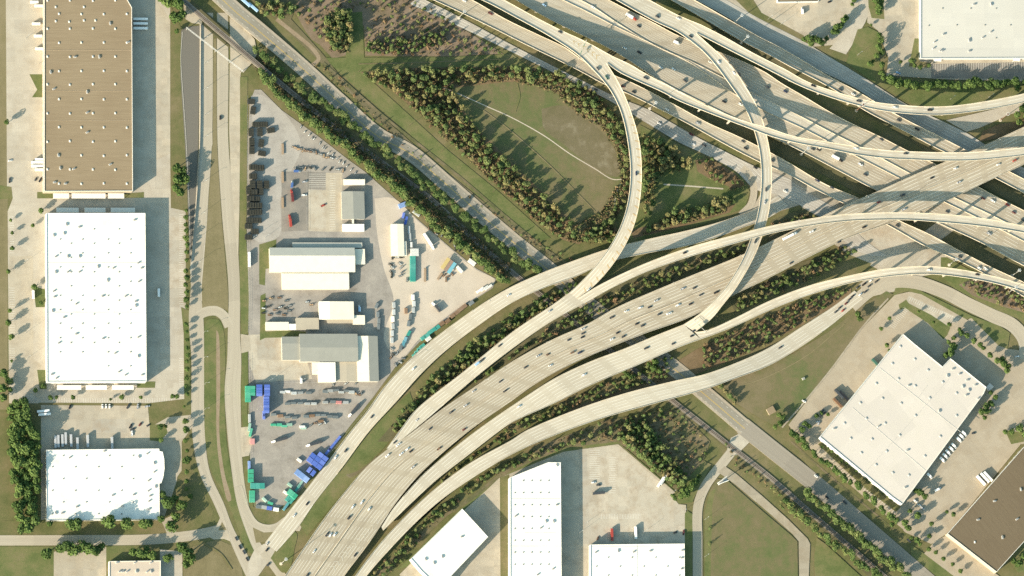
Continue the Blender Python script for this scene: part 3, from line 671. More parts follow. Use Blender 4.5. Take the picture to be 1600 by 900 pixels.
# ---- R1 : frontage ramp along the yard
flyover('ramp_bridge|R1', 'ramp rising along the yard fence, outermost of the curved roads, over the old highway', 'ramp bridge',
        [(414, 848), (457, 792), (500, 737), (547, 675), (573, 643), (600, 605), (645, 557), (687, 522), (750, 477), (795, 450), (850, 425), (900, 406), (950, 389), (1020, 372), (1070, 361), (1117, 349), (1150, 338), (1182, 325), (1215, 305)],
        [(432, 862), (467, 822), (492, 785), (535, 730), (576, 675), (617, 630), (660, 582), (700, 545), (750, 507), (800, 473), (850, 450), (900, 432), (950, 410), (1020, 394), (1070, 385), (1117, 372), (1160, 356), (1195, 343), (1232, 322)],
        [(0, 0.72), (0.2, 0.9), (0.4, 3.5), (0.58, 8.5), (0.72, 9.0), (0.88, 5.0), (1, 0.75)], ROAD_NEW, barL=((0.16, 0.97),), barR=((0.16, 0.97),))
# ---- R2 and its two branches
flyover('ramp_bridge|R2', 'ramp leaving the upper left side of the broad freeway before it forks into two flyovers', 'ramp bridge',
        [(604, 701), (628, 668), (650, 640), (725, 580), (800, 519), (862, 477), (890, 457)],
        [(610, 700), (645, 673), (688, 637), (745, 588), (800, 545), (862, 502), (913, 474)],
        [(0, 8.7), (0.25, 10), (0.6, 15), (1, 19)], ROAD_NEW, barL=((0.05, 1),), barR=((0.3, 1),))
flyover('flyover|L1', 'curved flyover with hatched shoulder, leftmost of the two tall loops over the trees', 'flyover',
        [(890, 457), (903, 445), (930, 416), (960, 373), (978, 328), (985, 275), (981, 223), (970, 175), (954, 142), (936, 119)],
        [(902, 466), (930, 445), (965, 403), (989, 357), (1000, 312), (1002.5, 262), (999, 222), (986, 175), (968, 132), (948, 99)],
        [(0, 19), (0.15, 23), (0.4, 29), (0.65, 30), (0.85, 25), (1, 20)], ROAD_NEW, hatch=(0.62, 0.96, 9.0, 0.05, 0.8, False))
flyover('flyover|R3', 'topmost flyover sweeping from the ramp fork to the right over both loops', 'flyover',
        [(902, 466), (937, 445), (1000, 415), (1075, 387), (1140, 369), (1201, 353.5), (1257, 343), (1298, 337), (1339, 333.5), (1421, 332), (1486, 335.5), (1535, 341), (1600, 353), (1680, 370)],
        [(913, 474), (962, 447), (1012, 424), (1075, 402), (1150, 380), (1201, 366), (1257, 354.5), (1322, 346), (1371, 344), (1421, 344), (1470, 347.5), (1535, 354), (1600, 364), (1680, 381)],
        [(0, 19), (0.12, 23), (0.3, 30), (0.6, 32), (1, 29)], ROAD_NEW)
# ---- T1 with F1 ; T2 with F2 and L2
flyover('freeway_deck|T1', 'rising freeway deck from top edge that forks into the left loop and a crossing flyover', 'freeway deck',
        [(650, -42), (757, 2), (803, 26), (859, 57), (904, 87), (936, 119)], [(690, -52), (786, -1), (835, 26), (876, 47), (917, 66), (957, 88)],
        [(0, 9), (0.35, 12), (1, 20)], ROAD_NEW, hatch=(0.5, 0.75, 6.0, 0.82, 0.98, True))
flyover('flyover|F1', 'long narrow flyover from the fork crossing the diagonal freeway to the right edge', 'flyover',
        [(948, 99), (966, 112), (990, 124), (1037, 145), (1057, 156), (1106, 176), (1161, 197), (1201, 212), (1241, 223), (1290, 232), (1339, 242), (1389, 248), (1421, 249.5), (1470, 251.5), (1519, 251), (1600, 243), (1680, 232)],
        [(957, 88), (985, 101), (1005, 113), (1044, 134), (1061, 143), (1106, 166), (1161, 188.5), (1201, 200), (1241, 213), (1290, 221), (1339, 229), (1389, 235), (1421, 236.5), (1470, 238), (1519, 237.5), (1600, 230), (1680, 219)],
        [(0, 20), (0.3, 26.5), (0.55, 27), (1, 24)], ROAD_NEW)
flyover('freeway_deck|T2', 'freeway deck at the top that forks into the right loop and the outer flyover', 'freeway deck',
        [(890, -42), (961, -1), (1022, 33), (1058, 50), (1080, 65)], [(940, -42), (1013, -1), (1060, 24), (1096, 39)],
        [(0, 9), (0.4, 11), (1, 14.5)], ROAD_NEW)
flyover('flyover|L2', 'curved flyover, rightmost of the two tall loops, dropping beside the broad freeway', 'flyover',
        [(1080, 65), (1099, 81), (1121, 106), (1137, 128), (1158, 158), (1171, 184), (1180, 210), (1187, 240), (1189.5, 275), (1188.5, 300), (1184, 333), (1173, 372), (1160, 405), (1135, 447), (1112, 473), (1092, 491), (1068, 507)],
        [(1088, 52), (1109, 71), (1129, 89), (1148, 110), (1166, 137), (1187, 175), (1197, 208), (1204, 244), (1206, 275), (1205, 300), (1201, 333), (1191, 369), (1177, 404), (1151, 449), (1130, 476), (1112, 498), (1086, 519)],
        [(0, 14.5), (0.2, 14.7), (0.42, 17), (0.62, 23.5), (0.76, 24.5), (0.9, 20), (1, 14)], ROAD_NEW)
flyover('flyover|F2', 'outer flyover curving along the top right tree line to the right edge', 'flyover',
        [(1088, 52), (1110, 63), (1145, 81), (1210, 114), (1245, 132), (1274, 144), (1322, 160), (1371, 172), (1420, 178), (1465, 180), (1502, 177), (1551, 170), (1600, 160), (1680, 138)],
        [(1096, 39), (1129, 56), (1177, 83), (1226, 108), (1260, 127), (1298, 141), (1339, 153), (1371, 160), (1420, 165), (1455, 166.5), (1486, 165.5), (1535, 159), (1600, 146), (1680, 124)],
        [(0, 14.5), (0.25, 17.5), (0.5, 21.5), (1, 22.5)], ROAD_NEW)
# ---- R4 and R5
flyover('ramp_bridge|R4', 'ramp beside the lower right edge of the broad freeway up to the right loop', 'ramp bridge',
        [(596, 823), (614, 795), (640, 764), (667, 736), (735, 680), (800, 634), (865, 592), (922, 565), (975, 545), (1025, 524), (1068, 507)],
        [(599, 829), (613, 815), (645, 784), (682, 750), (737, 707), (777, 676), (800, 660), (862, 632), (925, 601), (1000, 569), (1060, 543), (1095, 530)],
        [(0, 8.75), (0.2, 9.2), (0.5, 10.8), (1, 14)], ROAD_NEW, barL=((0.1, 1),), barR=((0, 1),))
flyover('flyover|R4', 'flyover continuing past the right loop and arching over the signal street', 'flyover',
        [(1086, 519), (1105, 516), (1150, 496), (1200, 471), (1265, 446), (1325, 431), (1387, 419.5), (1450, 416), (1500, 421), (1550, 431), (1600, 445), (1680, 470)],
        [(1095, 530), (1107, 526), (1150, 509), (1200, 486), (1250, 466), (1300, 450), (1340, 440), (1400, 431), (1450, 428.5), (1500, 433), (1550, 442), (1600, 456), (1680, 482)],
        [(0, 14), (0.25, 18), (0.5, 25), (0.7, 27), (1, 24)], ROAD_NEW)
flyover('ramp_bridge|R5', 'lowest curved ramp, over the old highway and down to the queue at the signal', 'ramp bridge',
        [(520, 950), (557, 897), (600, 842), (670, 772), (732, 725), (800, 687), (820, 674), (900, 640), (975, 615), (1050, 596), (1100, 585), (1150, 567), (1200, 544), (1250, 512), (1300, 480), (1335, 454)],
        [(535, 953), (572, 901), (617, 850), (665, 802), (700, 773), (757, 735), (800, 710), (852, 686), (940, 654), (1025, 630), (1100, 609), (1150, 591), (1200, 572), (1250, 543), (1295, 511), (1350, 466)],
        [(0, 6), (0.3, 8), (0.6, 9.5), (0.72, 8.5), (0.85, 3.0), (0.96, 0.8), (1, 0.74)], ROAD_NEW, barL=((0, 0.92),), barR=((0, 0.92),))
def ride_z(px, py):
    return min(((Q((l + r) / 2)[0] - px) ** 2 + (Q((l + r) / 2)[1] - py) ** 2, (l + r).z / 2) for l, r in RIB['freeway_viaduct|F'])[1]
# chevrons painted in the gore of the broad freeway
m = MB(); path = resample(catmull([(600, 799), (585, 818), (570, 834), (556, 848), (542, 862), (528, 878), (514, 895)], 3), 14)
for p, p2 in zip(path, path[1:]):
    z = ride_z(p.x, p.y) + .09; a, b = P(p.x, p.y, z), P(p2.x, p2.y, z); t = (b - a).normalized(); d = Vector((-t.y, t.x, 0)); k = 1.8 + 2.4 * path.index(p) / 14
    for sg in (-1, 1):
        q = [a - t * 2.2, a + d * sg * k + t * 1.0, a + d * sg * k + t * 1.65, a - t * 1.55]; m.quad(q if sg < 0 else q[::-1])
tag(m.build('gore_chevron_marking', plain('faded_white_paint', (.52, .48, .40), .85)), kind='structure')

# low retaining wall of the dark asphalt ramp
mb = MB(); wl = [P(p.x, p.y, 0.0) for p in catmull([(313.5, 38), (313, 120), (312, 225), (307, 310), (298, 410)], 6)]
row_ = [(q - Vector((.2, 0, 0)), q + Vector((.2, 0, 0))) for q in wl]; barrier(mb, row_, 'L', h=2.0, w=.45, u=.5)
tag(mb.build('retaining_wall', GIRD), 'low concrete wall along the right edge of the dark asphalt ramp, upper left', 'wall')
m = MB(); el = [P(p.x, p.y, .62) for p in catmull([(285, 50), (282.5, 90), (286, 150), (291, 225), (295, 310), (297.5, 400)], 6)]
for a_, b_ in zip(el, el[1:]): m.quad([a_ - Vector((.14, 0, 0)), a_ + Vector((.14, 0, 0)), b_ + Vector((.14, 0, 0)), b_ - Vector((.14, 0, 0))][::-1])
tag(m.build('edge_line', PALE), kind='structure')

area('concrete_slope', [(359, 28), (366, 20), (382, 42), (398, 62), (402, 84), (392, 100), (380, 114), (376, 108), (360, 96)], CONC_TAN)
area('concrete_slope', [(286, 2), (300, 12), (314, 26), (316, 38), (300, 36), (290, 30)], CONC_TAN)

# ditches, worn tracks and patches in the verges
for pts_, w_, m_ in (([(505, 98), (545, 134), (600, 182), (660, 230), (720, 278), (790, 338), (860, 396)], 4, BRUSH_OLIVE), ([(1180, 690), (1230, 733), (1290, 782), (1350, 832), (1400, 872)], 3.2, BRUSH_OLIVE), ([(1236, 690), (1290, 738), (1350, 788), (1402, 832)], 3.0, BRUSH_OLIVE),
                     ([(620, 142), (660, 176), (720, 232), (790, 296), (850, 352)], 1.6, GRASS_DRY), ([(560, 100), (650, 98), (740, 94), (800, 92)], 1.4, GRASS_DRY), ([(1150, 606), (1200, 588), (1260, 556), (1320, 506)], 1.5, GRASS_DRY), ([(1222, 668), (1262, 622), (1300, 575), (1350, 508), (1388, 466)], 2.6, WORN),
                     ([(722, 150), (780, 190), (850, 250), (930, 330)], 1.6, GRASS_DRY), ([(808, 130), (812, 150), (805, 175)], 1.6, GRASS_GREEN), ([(320, 850), (345, 866), (362, 890)], 3, GRASS)):
    centre_strip('worn_track', pts_, w_, m_)
# ================================================================ buildings
WHITE_ROOF = slab_mat('white_membrane_roof', (0.80, 0.79, 0.74), (0.77, 0.755, 0.70), 9.0, (0.58, 0.53, 0.45), 0.34, joint=0.88)
WARM_ROOF = slab_mat('warm_white_roof', (0.575, 0.525, 0.475), (0.545, 0.495, 0.445), 12.0, (0.52, 0.48, 0.41), 0.3, rot=0.92, joint=0.95)
PALE_ROOF = slab_mat('pale_grey_roof', (0.56, 0.535, 0.48), (0.52, 0.495, 0.445), 14.0, (0.49, 0.475, 0.44), 0.35, joint=0.96)
PINK_ROOF = slab_mat('cream_roof', (0.56, 0.47, 0.38), (0.53, 0.45, 0.37), 10.0, (0.45, 0.37, 0.3), 0.3)
def brown_roof(name, rot, k=0.92):
    q = N(name); p = q.pos(); mp = q.n('Mapping', Vector=p); mp.inputs['Rotation'].default_value = (0, 0, rot)
    mp2 = q.scale(mp.outputs[0], (0.05, 0.9, 1)); f = q.noise(mp2, 1.0, 4, 0.65); b = q.noise(p, 0.02, 4)
    c = q.ramp(f, [(0.3, (0.255 * k, 0.195 * k, 0.125 * k)), (0.7, (0.315 * k, 0.247 * k, 0.165 * k))])
    c = q.mix(q.math('MULTIPLY', q.ramp(b, [(0.4, 0.0), (0.7, 1.0)]), 0.45), c, (0.235 * k, 0.175 * k, 0.112 * k))
    return q.done(q.mix(0.35, c, q.ramp(q.noise(p, 1.2, 3, 0.75), [(0.3, 0.7), (0.7, 1.0)]), 'MULTIPLY'))
BROWN_ROOF = brown_roof('brown_gravel_roof', 0.0); BROWN_ROOF_T = brown_roof('dark_brown_gravel_roof', 0.9, 0.53)
WALLC = plain('tilt_up_wall_panel', (0.50, 0.50, 0.485), 0.85, 0.08, 0.2)
WALLT = plain('tan_wall_panel', (0.40, 0.34, 0.26), 0.85, 0.1, 0.2)
COPE = plain('metal_coping', (0.66, 0.65, 0.61), 0.5, 0.05)
DOORM = plain('roller_door_paint', (0.42, 0.43, 0.43), 0.6, 0.1, 0.8)
UNITM = plain('galvanised_unit', (0.50, 0.50, 0.48), 0.5, 0.15, 0.9, 0.2)
FANM = plain('dark_fan_grille', (0.05, 0.05, 0.05), 0.6)
SKYL = plain('skylight_acrylic', (0.58, 0.57, 0.53), 0.3, 0.1)
def vent_mesh():
    m = MB(); m.box((0, 0, 0), (1.9, 2.5, 0.5), 0, 0); m.box((0, 0, .5), (1.7, 2.3, 0.35), 0, 1, 0.55); return m.mesh('roof_vent', [UNITM, SKYL])
def unit_mesh():
    m = MB(); m.box((0, 0, 0), (4.6, 2.5, .35), 0.2, 0); m.box((0, 0, .35), (4.2, 2.2, 1.75), 0.2, 0)
    m.cyl((0.9, .2, 2.1), .75, .75, .12, 10, 1); m.cyl((-0.9, -.2, 2.1), .6, .6, .12, 10, 1); m.box((2.6, 0.55, .3), (1.3, 1.5, 1.1), 0.2, 0, .8)
    return m.mesh('rooftop_unit', [UNITM, FANM])
VENT, UNIT = vent_mesh(), unit_mesh()
def darkv():
    m = MB(); m.cyl((0, 0, 0), .5, .5, .9, 8, 0); m.cyl((0, 0, .9), .85, .5, .35, 8, 1); return m.mesh('roof_vent', [UNITM, plain('grey_vent_cap', (.22, .22, .21), .6)])
VENTR = darkv()
def warehouse(label, poly, h, roof, wall, vents=(), units=(), parapet=0.7, name='warehouse', seams=(), canopy=(), docks=(), ventmesh=None, cat='warehouse', umesh=None):
    w3 = [P(x, y, h) for x, y in poly]; n = len(w3)
    c = sum(w3, Vector()) / n; c.z = 0; root = empty(name, c); tag(root, label, cat)
    pts = [(p.x - c.x, p.y - c.y) for p in w3]
    ar = sum(pts[k][0] * pts[(k + 1) % n][1] - pts[(k + 1) % n][0] * pts[k][1] for k in range(n))
    if ar < 0: pts = pts[::-1]
    m = MB()
    for k in range(n):
        a, b = pts[k], pts[(k + 1) % n]; m.quad([(a[0], a[1], 0), (b[0], b[1], 0), (b[0], b[1], h + parapet), (a[0], a[1], h + parapet)])
    # pilaster joints on the walls
    m.build('wall', wall, root)
    inn = []
    for k in range(n):
        p0, p1, p2 = (Vector(pts[(k + j) % n]) for j in (-1, 0, 1)); d1, d2 = (p1 - p0).normalized(), (p2 - p1).normalized()
        n1, n2 = Vector((-d1.y, d1.x)), Vector((-d2.y, d2.x)); b = n1 + n2; b = b / max(b.length_squared / 2, 1e-6)
        inn.append(p1 + b * 0.45)
    m = MB(); m.quad([(p[0], p[1], h) for p in inn]); m.build('roof', roof, root)
    m = MB()
    for k in range(n):
        a, b = Vector(pts[k]), Vector(pts[(k + 1) % n]); ai, bi = inn[k], inn[(k + 1) % n]; t = h + parapet
        m.quad([(a.x, a.y, t), (b.x, b.y, t), (bi.x, bi.y, t), (ai.x, ai.y, t)]); m.quad([(ai.x, ai.y, t), (bi.x, bi.y, t), (bi.x, bi.y, h), (ai.x, ai.y, h)])
    m.build('parapet', COPE, root)
    if seams:
        m = MB()
        for a, b in seams: m.bar(P(*a, h) - c + Vector((0, 0, .05)), P(*b, h) - c + Vector((0, 0, .05)), 0.3)
        m.build('roof_seam', plain('grey_seam', (.50, .49, .46)) if roof is not BROWN_ROOF else plain('tan_seam', (.40, .32, .225)), root)
    rz = random.uniform(-.1, .1)
    for x, y in vents:
        link('roof_vent', ventmesh or VENT, root, P(x, y, h) - c, 0).scale = (1, 1, .5 if ventmesh is VENTR else 1)
    for x, y in units:
        link('rooftop_unit', umesh or UNIT, root, P(x, y, h) - c, random.choice((0, .3, 1.5)) + rz).scale = (.68, .75, .6)
    for (x0, y0, x1, y1, hh) in canopy:
        a, b = P(x0, y0, hh) - c, P(x1, y1, hh) - c; m = MB(); mx, my = (a + b).x / 2, (a + b).y / 2; sx, sy = abs(b.x - a.x), abs(b.y - a.y)
        m.box((mx, my, hh - .5), (sx, sy, .5), 0, 0)
        for ex in (-1, 1): m.box((mx + ex * (sx / 2 - .5), my - sy / 2 + .5, 0), (.5, .5, hh - .5), 0, 1)
        m.build('entrance_canopy', [plain('white_canopy', (.68, .66, .60), .7), WALLC], root)
    for (ax, ay), (bx, by), k in docks:
        a, b = P(ax, ay, h) - c, P(bx, by, h) - c; d = (b - a).normalized(); nr = Vector((d.y, -d.x, 0)); cen = sum((Vector(p) for p in pts), Vector((0, 0))) / n
        if nr.xy.dot((a.xy + b.xy) / 2 - cen) < 0: nr = -nr
        for i in range(k):
            p = a.lerp(b, (i + .5) / k) + nr * .08; q = MB()
            q.box((p.x, p.y, 1.2), (3.0, .14, 3.2), math.atan2(d.y, d.x)); q.build('dock_door', DOORM, root)
    return root
def rect(x0, y0, x1, y1): return [(x0, y0), (x1, y0), (x1, y1), (x0, y1)]
# brown roofed warehouse top left
vb = []
for i, y in enumerate((1, 45, 89, 132, 177, 221, 265)):
    for x in (74, 109, 145, 180): vb.append((x, y + random.uniform(-.6, .6)))
for i, y in enumerate((22, 67, 111, 155, 199, 243, 287)):
    for x in (92, 127, 162, 198): vb.append((x, y + random.uniform(-.6, .6)))
vb += [(87, 33), (108, 34), (131, 32), (149, 32), (87, 11), (131, 11)]
warehouse('long brown flat-roofed warehouse with rows of small white roof vents, top left', [(69, -30), (182, -30), (206, 12), (207.5, 298.5), (69, 299)], 12.5, BROWN_ROOF, WALLT, vb,
          [(172, 37), (117, 89), (155, 89), (136, 144), (136, 176), (136, 207), (91, 243), (115, 264), (94, 263), (172, 257), (79, 113), (84, 139), (85, 285), (102, 287), (200, 66)],
          seams=[((70, 78.5), (206, 78.5)), ((70, 188.5), (207, 188.5)), ((70, 142), (207, 142))], docks=[((207, 25), (207, 290), 30), ((69, 25), (69, 290), 24)],
          canopy=[(83, 302, 108, 310, 4), (112, 302, 165, 310, 4), (169, 302, 194, 310, 4)])
# white warehouse left centre
vw = []
for x in (94, 129, 169, 204):
    for y in (374, 395.5, 417.5, 440, 462, 484, 505.5, 528, 550, 572):
        if not (y > 551 and x < 160) and not (x < 140 and 430 < y < 450): vw.append((x, y))
for x in (111, 147, 186):
    for y in (358, 380.5, 402.5, 425, 447, 469.5, 491, 513, 535.5):
        if not (x < 120 and y < 370): vw.append((x, y))
uw = [(104, 351), (124, 355), (210, 344), (84, 368), (100, 365), (87, 401), (106, 401), (124, 401), (87, 425.5), (106, 425), (124, 425), (153, 417), (177, 419), (168, 438), (217, 440), (221, 419), (216, 411),
      (84, 455), (85, 464), (82, 486), (100, 496), (119, 475), (119, 522), (160, 463), (196, 463), (212, 471), (212, 478), (161, 529), (180, 552), (186, 581), (196, 586), (222, 586), (81, 585), (88, 591), (92, 536), (216, 557), (216, 527)]
warehouse('large white-roofed warehouse below the brown one, dotted with about a hundred vents', [(72.5, 333), (227, 333), (229, 596), (73.5, 597)], 12.5, WHITE_ROOF, WALLC, vw, uw, ventmesh=VENTR,
          seams=[((73, 410.5), (227.5, 410.5)), ((73, 488), (228.5, 488))], docks=[((228, 345), (228, 590), 34)],
          canopy=[(88, 324.5, 123, 332, 4), (132, 324.5, 165, 332, 4), (173, 324.5, 211, 332, 4), (89, 602, 127, 609, 4), (134, 602, 167, 609, 4), (175, 602, 209, 609, 4)])
# lower left white warehouse with bulged end
v3 = []
for k, y in enumerate((712, 729.5, 748, 766.5, 784.5, 803)):
    for x in ((99, 135, 171, 208) if k % 2 == 0 else (82, 118, 154, 190)): v3.append((x, y))
warehouse('white-roofed warehouse with a bulging curved right end beside the tree grove, lower left', [(72, 703), (248.5, 701), (249, 705), (254, 706), (256.5, 718), (257, 732), (255, 746), (252, 755), (249, 756), (249.5, 811), (73, 813)], 8.5, WHITE_ROOF, WALLC, v3,
          [(109, 715), (217, 714), (230, 709), (241, 724), (241, 737.5), (232, 751), (243, 761), (232, 767), (234.5, 775), (232, 796), (176, 774), (209, 773), (120, 792), (191, 791), (87, 802), (97, 802), (163, 705), (233, 783)], ventmesh=VENTR,
          docks=[((80, 702), (240, 702), 18)])
# bottom small pinkish building
warehouse('cream-roofed small warehouse cut by the bottom edge beside the cross street', [(170.5, 877), (251, 876), (251, 930), (170.5, 930)], 7, PINK_ROOF, WALLC, (),
          [(183, 879), (211, 879), (236, 879), (187, 893), (191.5, 893), (198.5, 893), (213, 893), (230, 893), (236, 893)])
# south group
warehouse('white tilted square warehouse casting a dark shadow, bottom centre', [(722, 795), (762.5, 839), (700, 905), (680, 930), (672, 905), (659, 893), (642, 873)], 12.5, WHITE_ROOF, WALLC, (), [(721, 839), (665, 874), (678, 880), (691, 870)], docks=[((762, 840), (700, 905), 6)], ventmesh=VENTR)
v5 = [(804.5 + 13.2 * k, y) for k in range(5) for y in (751, 770, 789, 807.5, 826, 844.5, 863, 882)]
v5 = [p for p in v5 if p[1] > 752 or p[0] > 812]
warehouse('tall white warehouse with a slanted top end, bottom centre', [(797, 746), (856, 722.5), (876, 722.5), (877.5, 930), (797, 930)], 12.5, WHITE_ROOF, WALLC, v5,
          [(870, 727), (870, 789), (806, 806), (853, 815), (865, 815), (845, 825), (864, 889), (840, 898)], seams=[((797, 779.5), (876, 779.5)), ((797, 853.5), (877, 853.5)), ((820, 832), (877, 832))], ventmesh=VENTR, docks=[((877, 740), (877, 900), 16)])
v6 = [(932 + 18.5 * k, y + (0 if k % 2 else 14)) for k in range(8) for y in (871, 899)]
warehouse('white-roofed warehouse beside the mown field with red trailer at its dock, bottom', [(922.5, 851), (1069.5, 849.5), (1070, 930), (922.5, 930)], 10, WHITE_ROOF, WALLC, v6,
          [(931, 863), (966, 861), (990, 862.5), (1016, 861), (1066, 860), (1065, 872), (1065, 889)], seams=[((995.5, 851), (995.5, 920)), ((922, 854), (1032, 853.5))], ventmesh=VENTR, docks=[((930, 850), (1065, 850), 12)])
# east rotated warehouse
S4 = lambda pts, ox, oy: [(ox + x / 4, oy + y / 4) for x, y in pts]
v7 = S4([(827, 365), (917, 445), (777, 472), (1000, 513), (815, 568), (920, 612), (677, 597), (715, 690), (832, 720), (577, 718), (1010, 687), (615, 815), (478, 845), (732, 845), (922, 797), (1178, 797), (1092, 588), (1178, 657)], 1200, 450) + S4([(517, 40), (650, 45), (823, 20), (1077, 27), (583, 130), (742, 120), (980, 150), (675, 205), (780, 255), (880, 270)], 1200, 675)
u7 = S4([(880, 610), (690, 865), (1070, 770), (1155, 507), (1197, 538), (1245, 577), (1218, 617), (1295, 607), (1255, 640), (1240, 670), (1313, 690), (1122, 550), (413, 880)], 1200, 450) + S4([(870, 115), (858, 347)], 1200, 675)
SKM = MB(); SKM.box((0, 0, 0), (2.0, 3.0, .45), .65, 0); SKM.box((0, 0, .45), (1.8, 2.8, .25), .65, 1, .7); SKM = SKM.mesh('roof_vent', [UNITM, plain('grey_skylight', (.33, .33, .32), .4)])
warehouse('big white warehouse turned at an angle with stepped upper corner, right', [(1411, 522), (1427, 536), (1472.5, 573), (1485, 560), (1541, 605), (1537, 615), (1409.5, 788), (1394, 777), (1281, 683)], 12, WARM_ROOF, WALLC, v7, u7, ventmesh=SKM,
          seams=[((1375, 575), (1501, 675)), ((1332, 637), (1446, 735)), ((1482, 593), (1347, 743)), ((1449, 602), (1434, 622))], docks=[((1537, 617), (1412, 786), 24), ((1400, 536), (1290, 672), 8)])
# north east
v8 = S4([(1090, 53), (1267, 53), (1425, 53), (1005, 160), (1180, 157), (1355, 157), (1515, 157), (1425, 238), (1265, 238)], 1200, 0)
u8 = S4([(1288, 28), (1395, 28), (1393, 200), (1343, 235), (1258, 255), (1042, 262), (1035, 302), (1258, 320), (1097, 215), (1090, 318), (1078, 316)], 1200, 0)
warehouse('pale grey-roofed warehouse with a water-streaked roof, top right corner', [(1438.5, -40), (1650, -40), (1650, 90.5), (1438.5, 91.5)], 9, PALE_ROOF, WALLC, v8, u8, ventmesh=VENTR,
          canopy=[(1459, 91.8, 1471, 96, 5), (1583, 91.8, 1594, 95.5, 5)])
warehouse('brown-roofed building at the top edge behind the corner parking lot', [(1215, -40), (1279, -40), (1279, 2.5), (1215, 3.5)], 6, BROWN_ROOF, WALLC, (), ())
# south east brown
warehouse('brown flat-roofed warehouse turned at an angle, lower right corner', [(1480, 834), (1600, 698), (1660, 720), (1660, 780), (1557, 894)], 11, BROWN_ROOF_T, WALLT, [(1523, 847)],
          S4([(1415, 432), (1312, 548), (1580, 360), (1555, 545), (1465, 660)], 1200, 675), docks=[((1485, 830), (1598, 700), 16)], canopy=())
# ---------------------------------------------------------------- yard sheds
def rib_metal(name, c, var=0.08):
    if name in MATS: return MATS[name]
    q = N(name); q.b.inputs['Roughness'].default_value = 0.55; p = q.pos()
    wv = q.n('TexWave', Vector=p); wv.inputs['Scale'].default_value = 0.55; wv.bands_direction = 'DIAGONAL'
    f = q.noise(p, 0.15, 4, 0.7); c1 = q.mix(f, tuple(v * (1 - var * 2) for v in c), tuple(min(1, v * (1 + var)) for v in c))
    m = q.done(q.mix(0.10, c1, wv.outputs[0], 'MULTIPLY')); MATS[name] = m; return m
GREYM = rib_metal('grey_metal_sheet', (0.29, 0.29, 0.26)); CREAMM = rib_metal('cream_metal_sheet', (0.74, 0.69, 0.57)); WHITEM = rib_metal('white_metal_sheet', (0.80, 0.78, 0.72))
BEIGEM = rib_metal('beige_metal_sheet', (0.42, 0.37, 0.29)); TEALG = rib_metal('weathered_sheet', (0.42, 0.42, 0.38)); SHEDW = plain('shed_wall_sheet', (0.42, 0.40, 0.35), .7, .1, .4)
def shed(label, rects, name='shed'):
    """rects: (x0,y0,x1,y1, height, rise, ridge 'x'|'y'|'flat', matA, matB, ridge share)"""
    x0, y0, x1, y1, h = rects[0][:5]; c = (P(x0, y0, h) + P(x1, y1, h)) / 2; c.z = 0
    root = empty(name, c); tag(root, label, 'industrial shed')
    for k, (x0, y0, x1, y1, h, rise, ax, ma, mb_, sh) in enumerate(rects):
        a, b = P(x0, y1, h) - c, P(x1, y0, h) - c; X0, Y0, X1, Y1 = a.x, a.y, b.x, b.y; e = .35
        m = MB()
        if ax == 'flat':
            m.prism([(X0 + e, Y0 + e), (X1 - e, Y0 + e), (X1 - e, Y1 - e), (X0 + e, Y1 - e)], 0, h - .25); m.build('wall', SHEDW, root)
            m = MB(); m.box(((X0 + X1) / 2, (Y0 + Y1) / 2, h - .25), (X1 - X0, Y1 - Y0, .25)); m.build('roof', ma, root); continue
        if ax == 'x':   # ridge runs along x, roof falls to north and south
            yr = Y0 + (Y1 - Y0) * sh; R = [(X0, yr, h + rise), (X1, yr, h + rise)]
            A = [(X0, Y0, h), (X1, Y0, h), R[1], R[0]]; B = [R[0], R[1], (X1, Y1, h), (X0, Y1, h)]
            ends = [[(X0 + e, Y1 - e, 0), (X0 + e, Y0 + e, 0), (X0 + e, Y0 + e, h), (X0 + e, yr, h + rise - .1), (X0 + e, Y1 - e, h)], [(X1 - e, Y0 + e, 0), (X1 - e, Y1 - e, 0), (X1 - e, Y1 - e, h), (X1 - e, yr, h + rise - .1), (X1 - e, Y0 + e, h)]]
            sides = [[(X0 + e, Y0 + e, 0), (X1 - e, Y0 + e, 0), (X1 - e, Y0 + e, h), (X0 + e, Y0 + e, h)], [(X1 - e, Y1 - e, 0), (X0 + e, Y1 - e, 0), (X0 + e, Y1 - e, h), (X1 - e, Y1 - e, h)]]
        else:
            xr = X0 + (X1 - X0) * sh; R = [(xr, Y0, h + rise), (xr, Y1, h + rise)]
            A = [(X0, Y1, h), (X0, Y0, h), R[0], R[1]]; B = [R[1], R[0], (X1, Y0, h), (X1, Y1, h)]
            ends = [[(X0 + e, Y0 + e, 0), (X1 - e, Y0 + e, 0), (X1 - e, Y0 + e, h), (xr, Y0 + e, h + rise - .1), (X0 + e, Y0 + e, h)], [(X1 - e, Y1 - e, 0), (X0 + e, Y1 - e, 0), (X0 + e, Y1 - e, h), (xr, Y1 - e, h + rise - .1), (X1 - e, Y1 - e, h)]]
            sides = [[(X0 + e, Y1 - e, 0), (X0 + e, Y0 + e, 0), (X0 + e, Y0 + e, h), (X0 + e, Y1 - e, h)], [(X1 - e, Y0 + e, 0), (X1 - e, Y1 - e, 0), (X1 - e, Y1 - e, h), (X1 - e, Y0 + e, h)]]
        for f in ends + sides: m.quad(f)
        m.build('wall', SHEDW, root)
        m = MB(); m.quad(A, 0); m.quad(B, 1)
        for f in (A, B):   # a thin eave
            lo = [Vector(p) - Vector((0, 0, .18)) for p in f]; m.quad(lo[::-1], 0)
            for i in range(4): m.quad([lo[i], lo[(i + 1) % 4], f[(i + 1) % 4], f[i]], 0)
        m.build('roof', [ma, mb_], root)
    return root
shed('small cream shed at the yard hedge above the grey-roofed office', [(537, 279, 570, 289, 4.5, .8, 'x', CREAMM, GREYM, .85)])
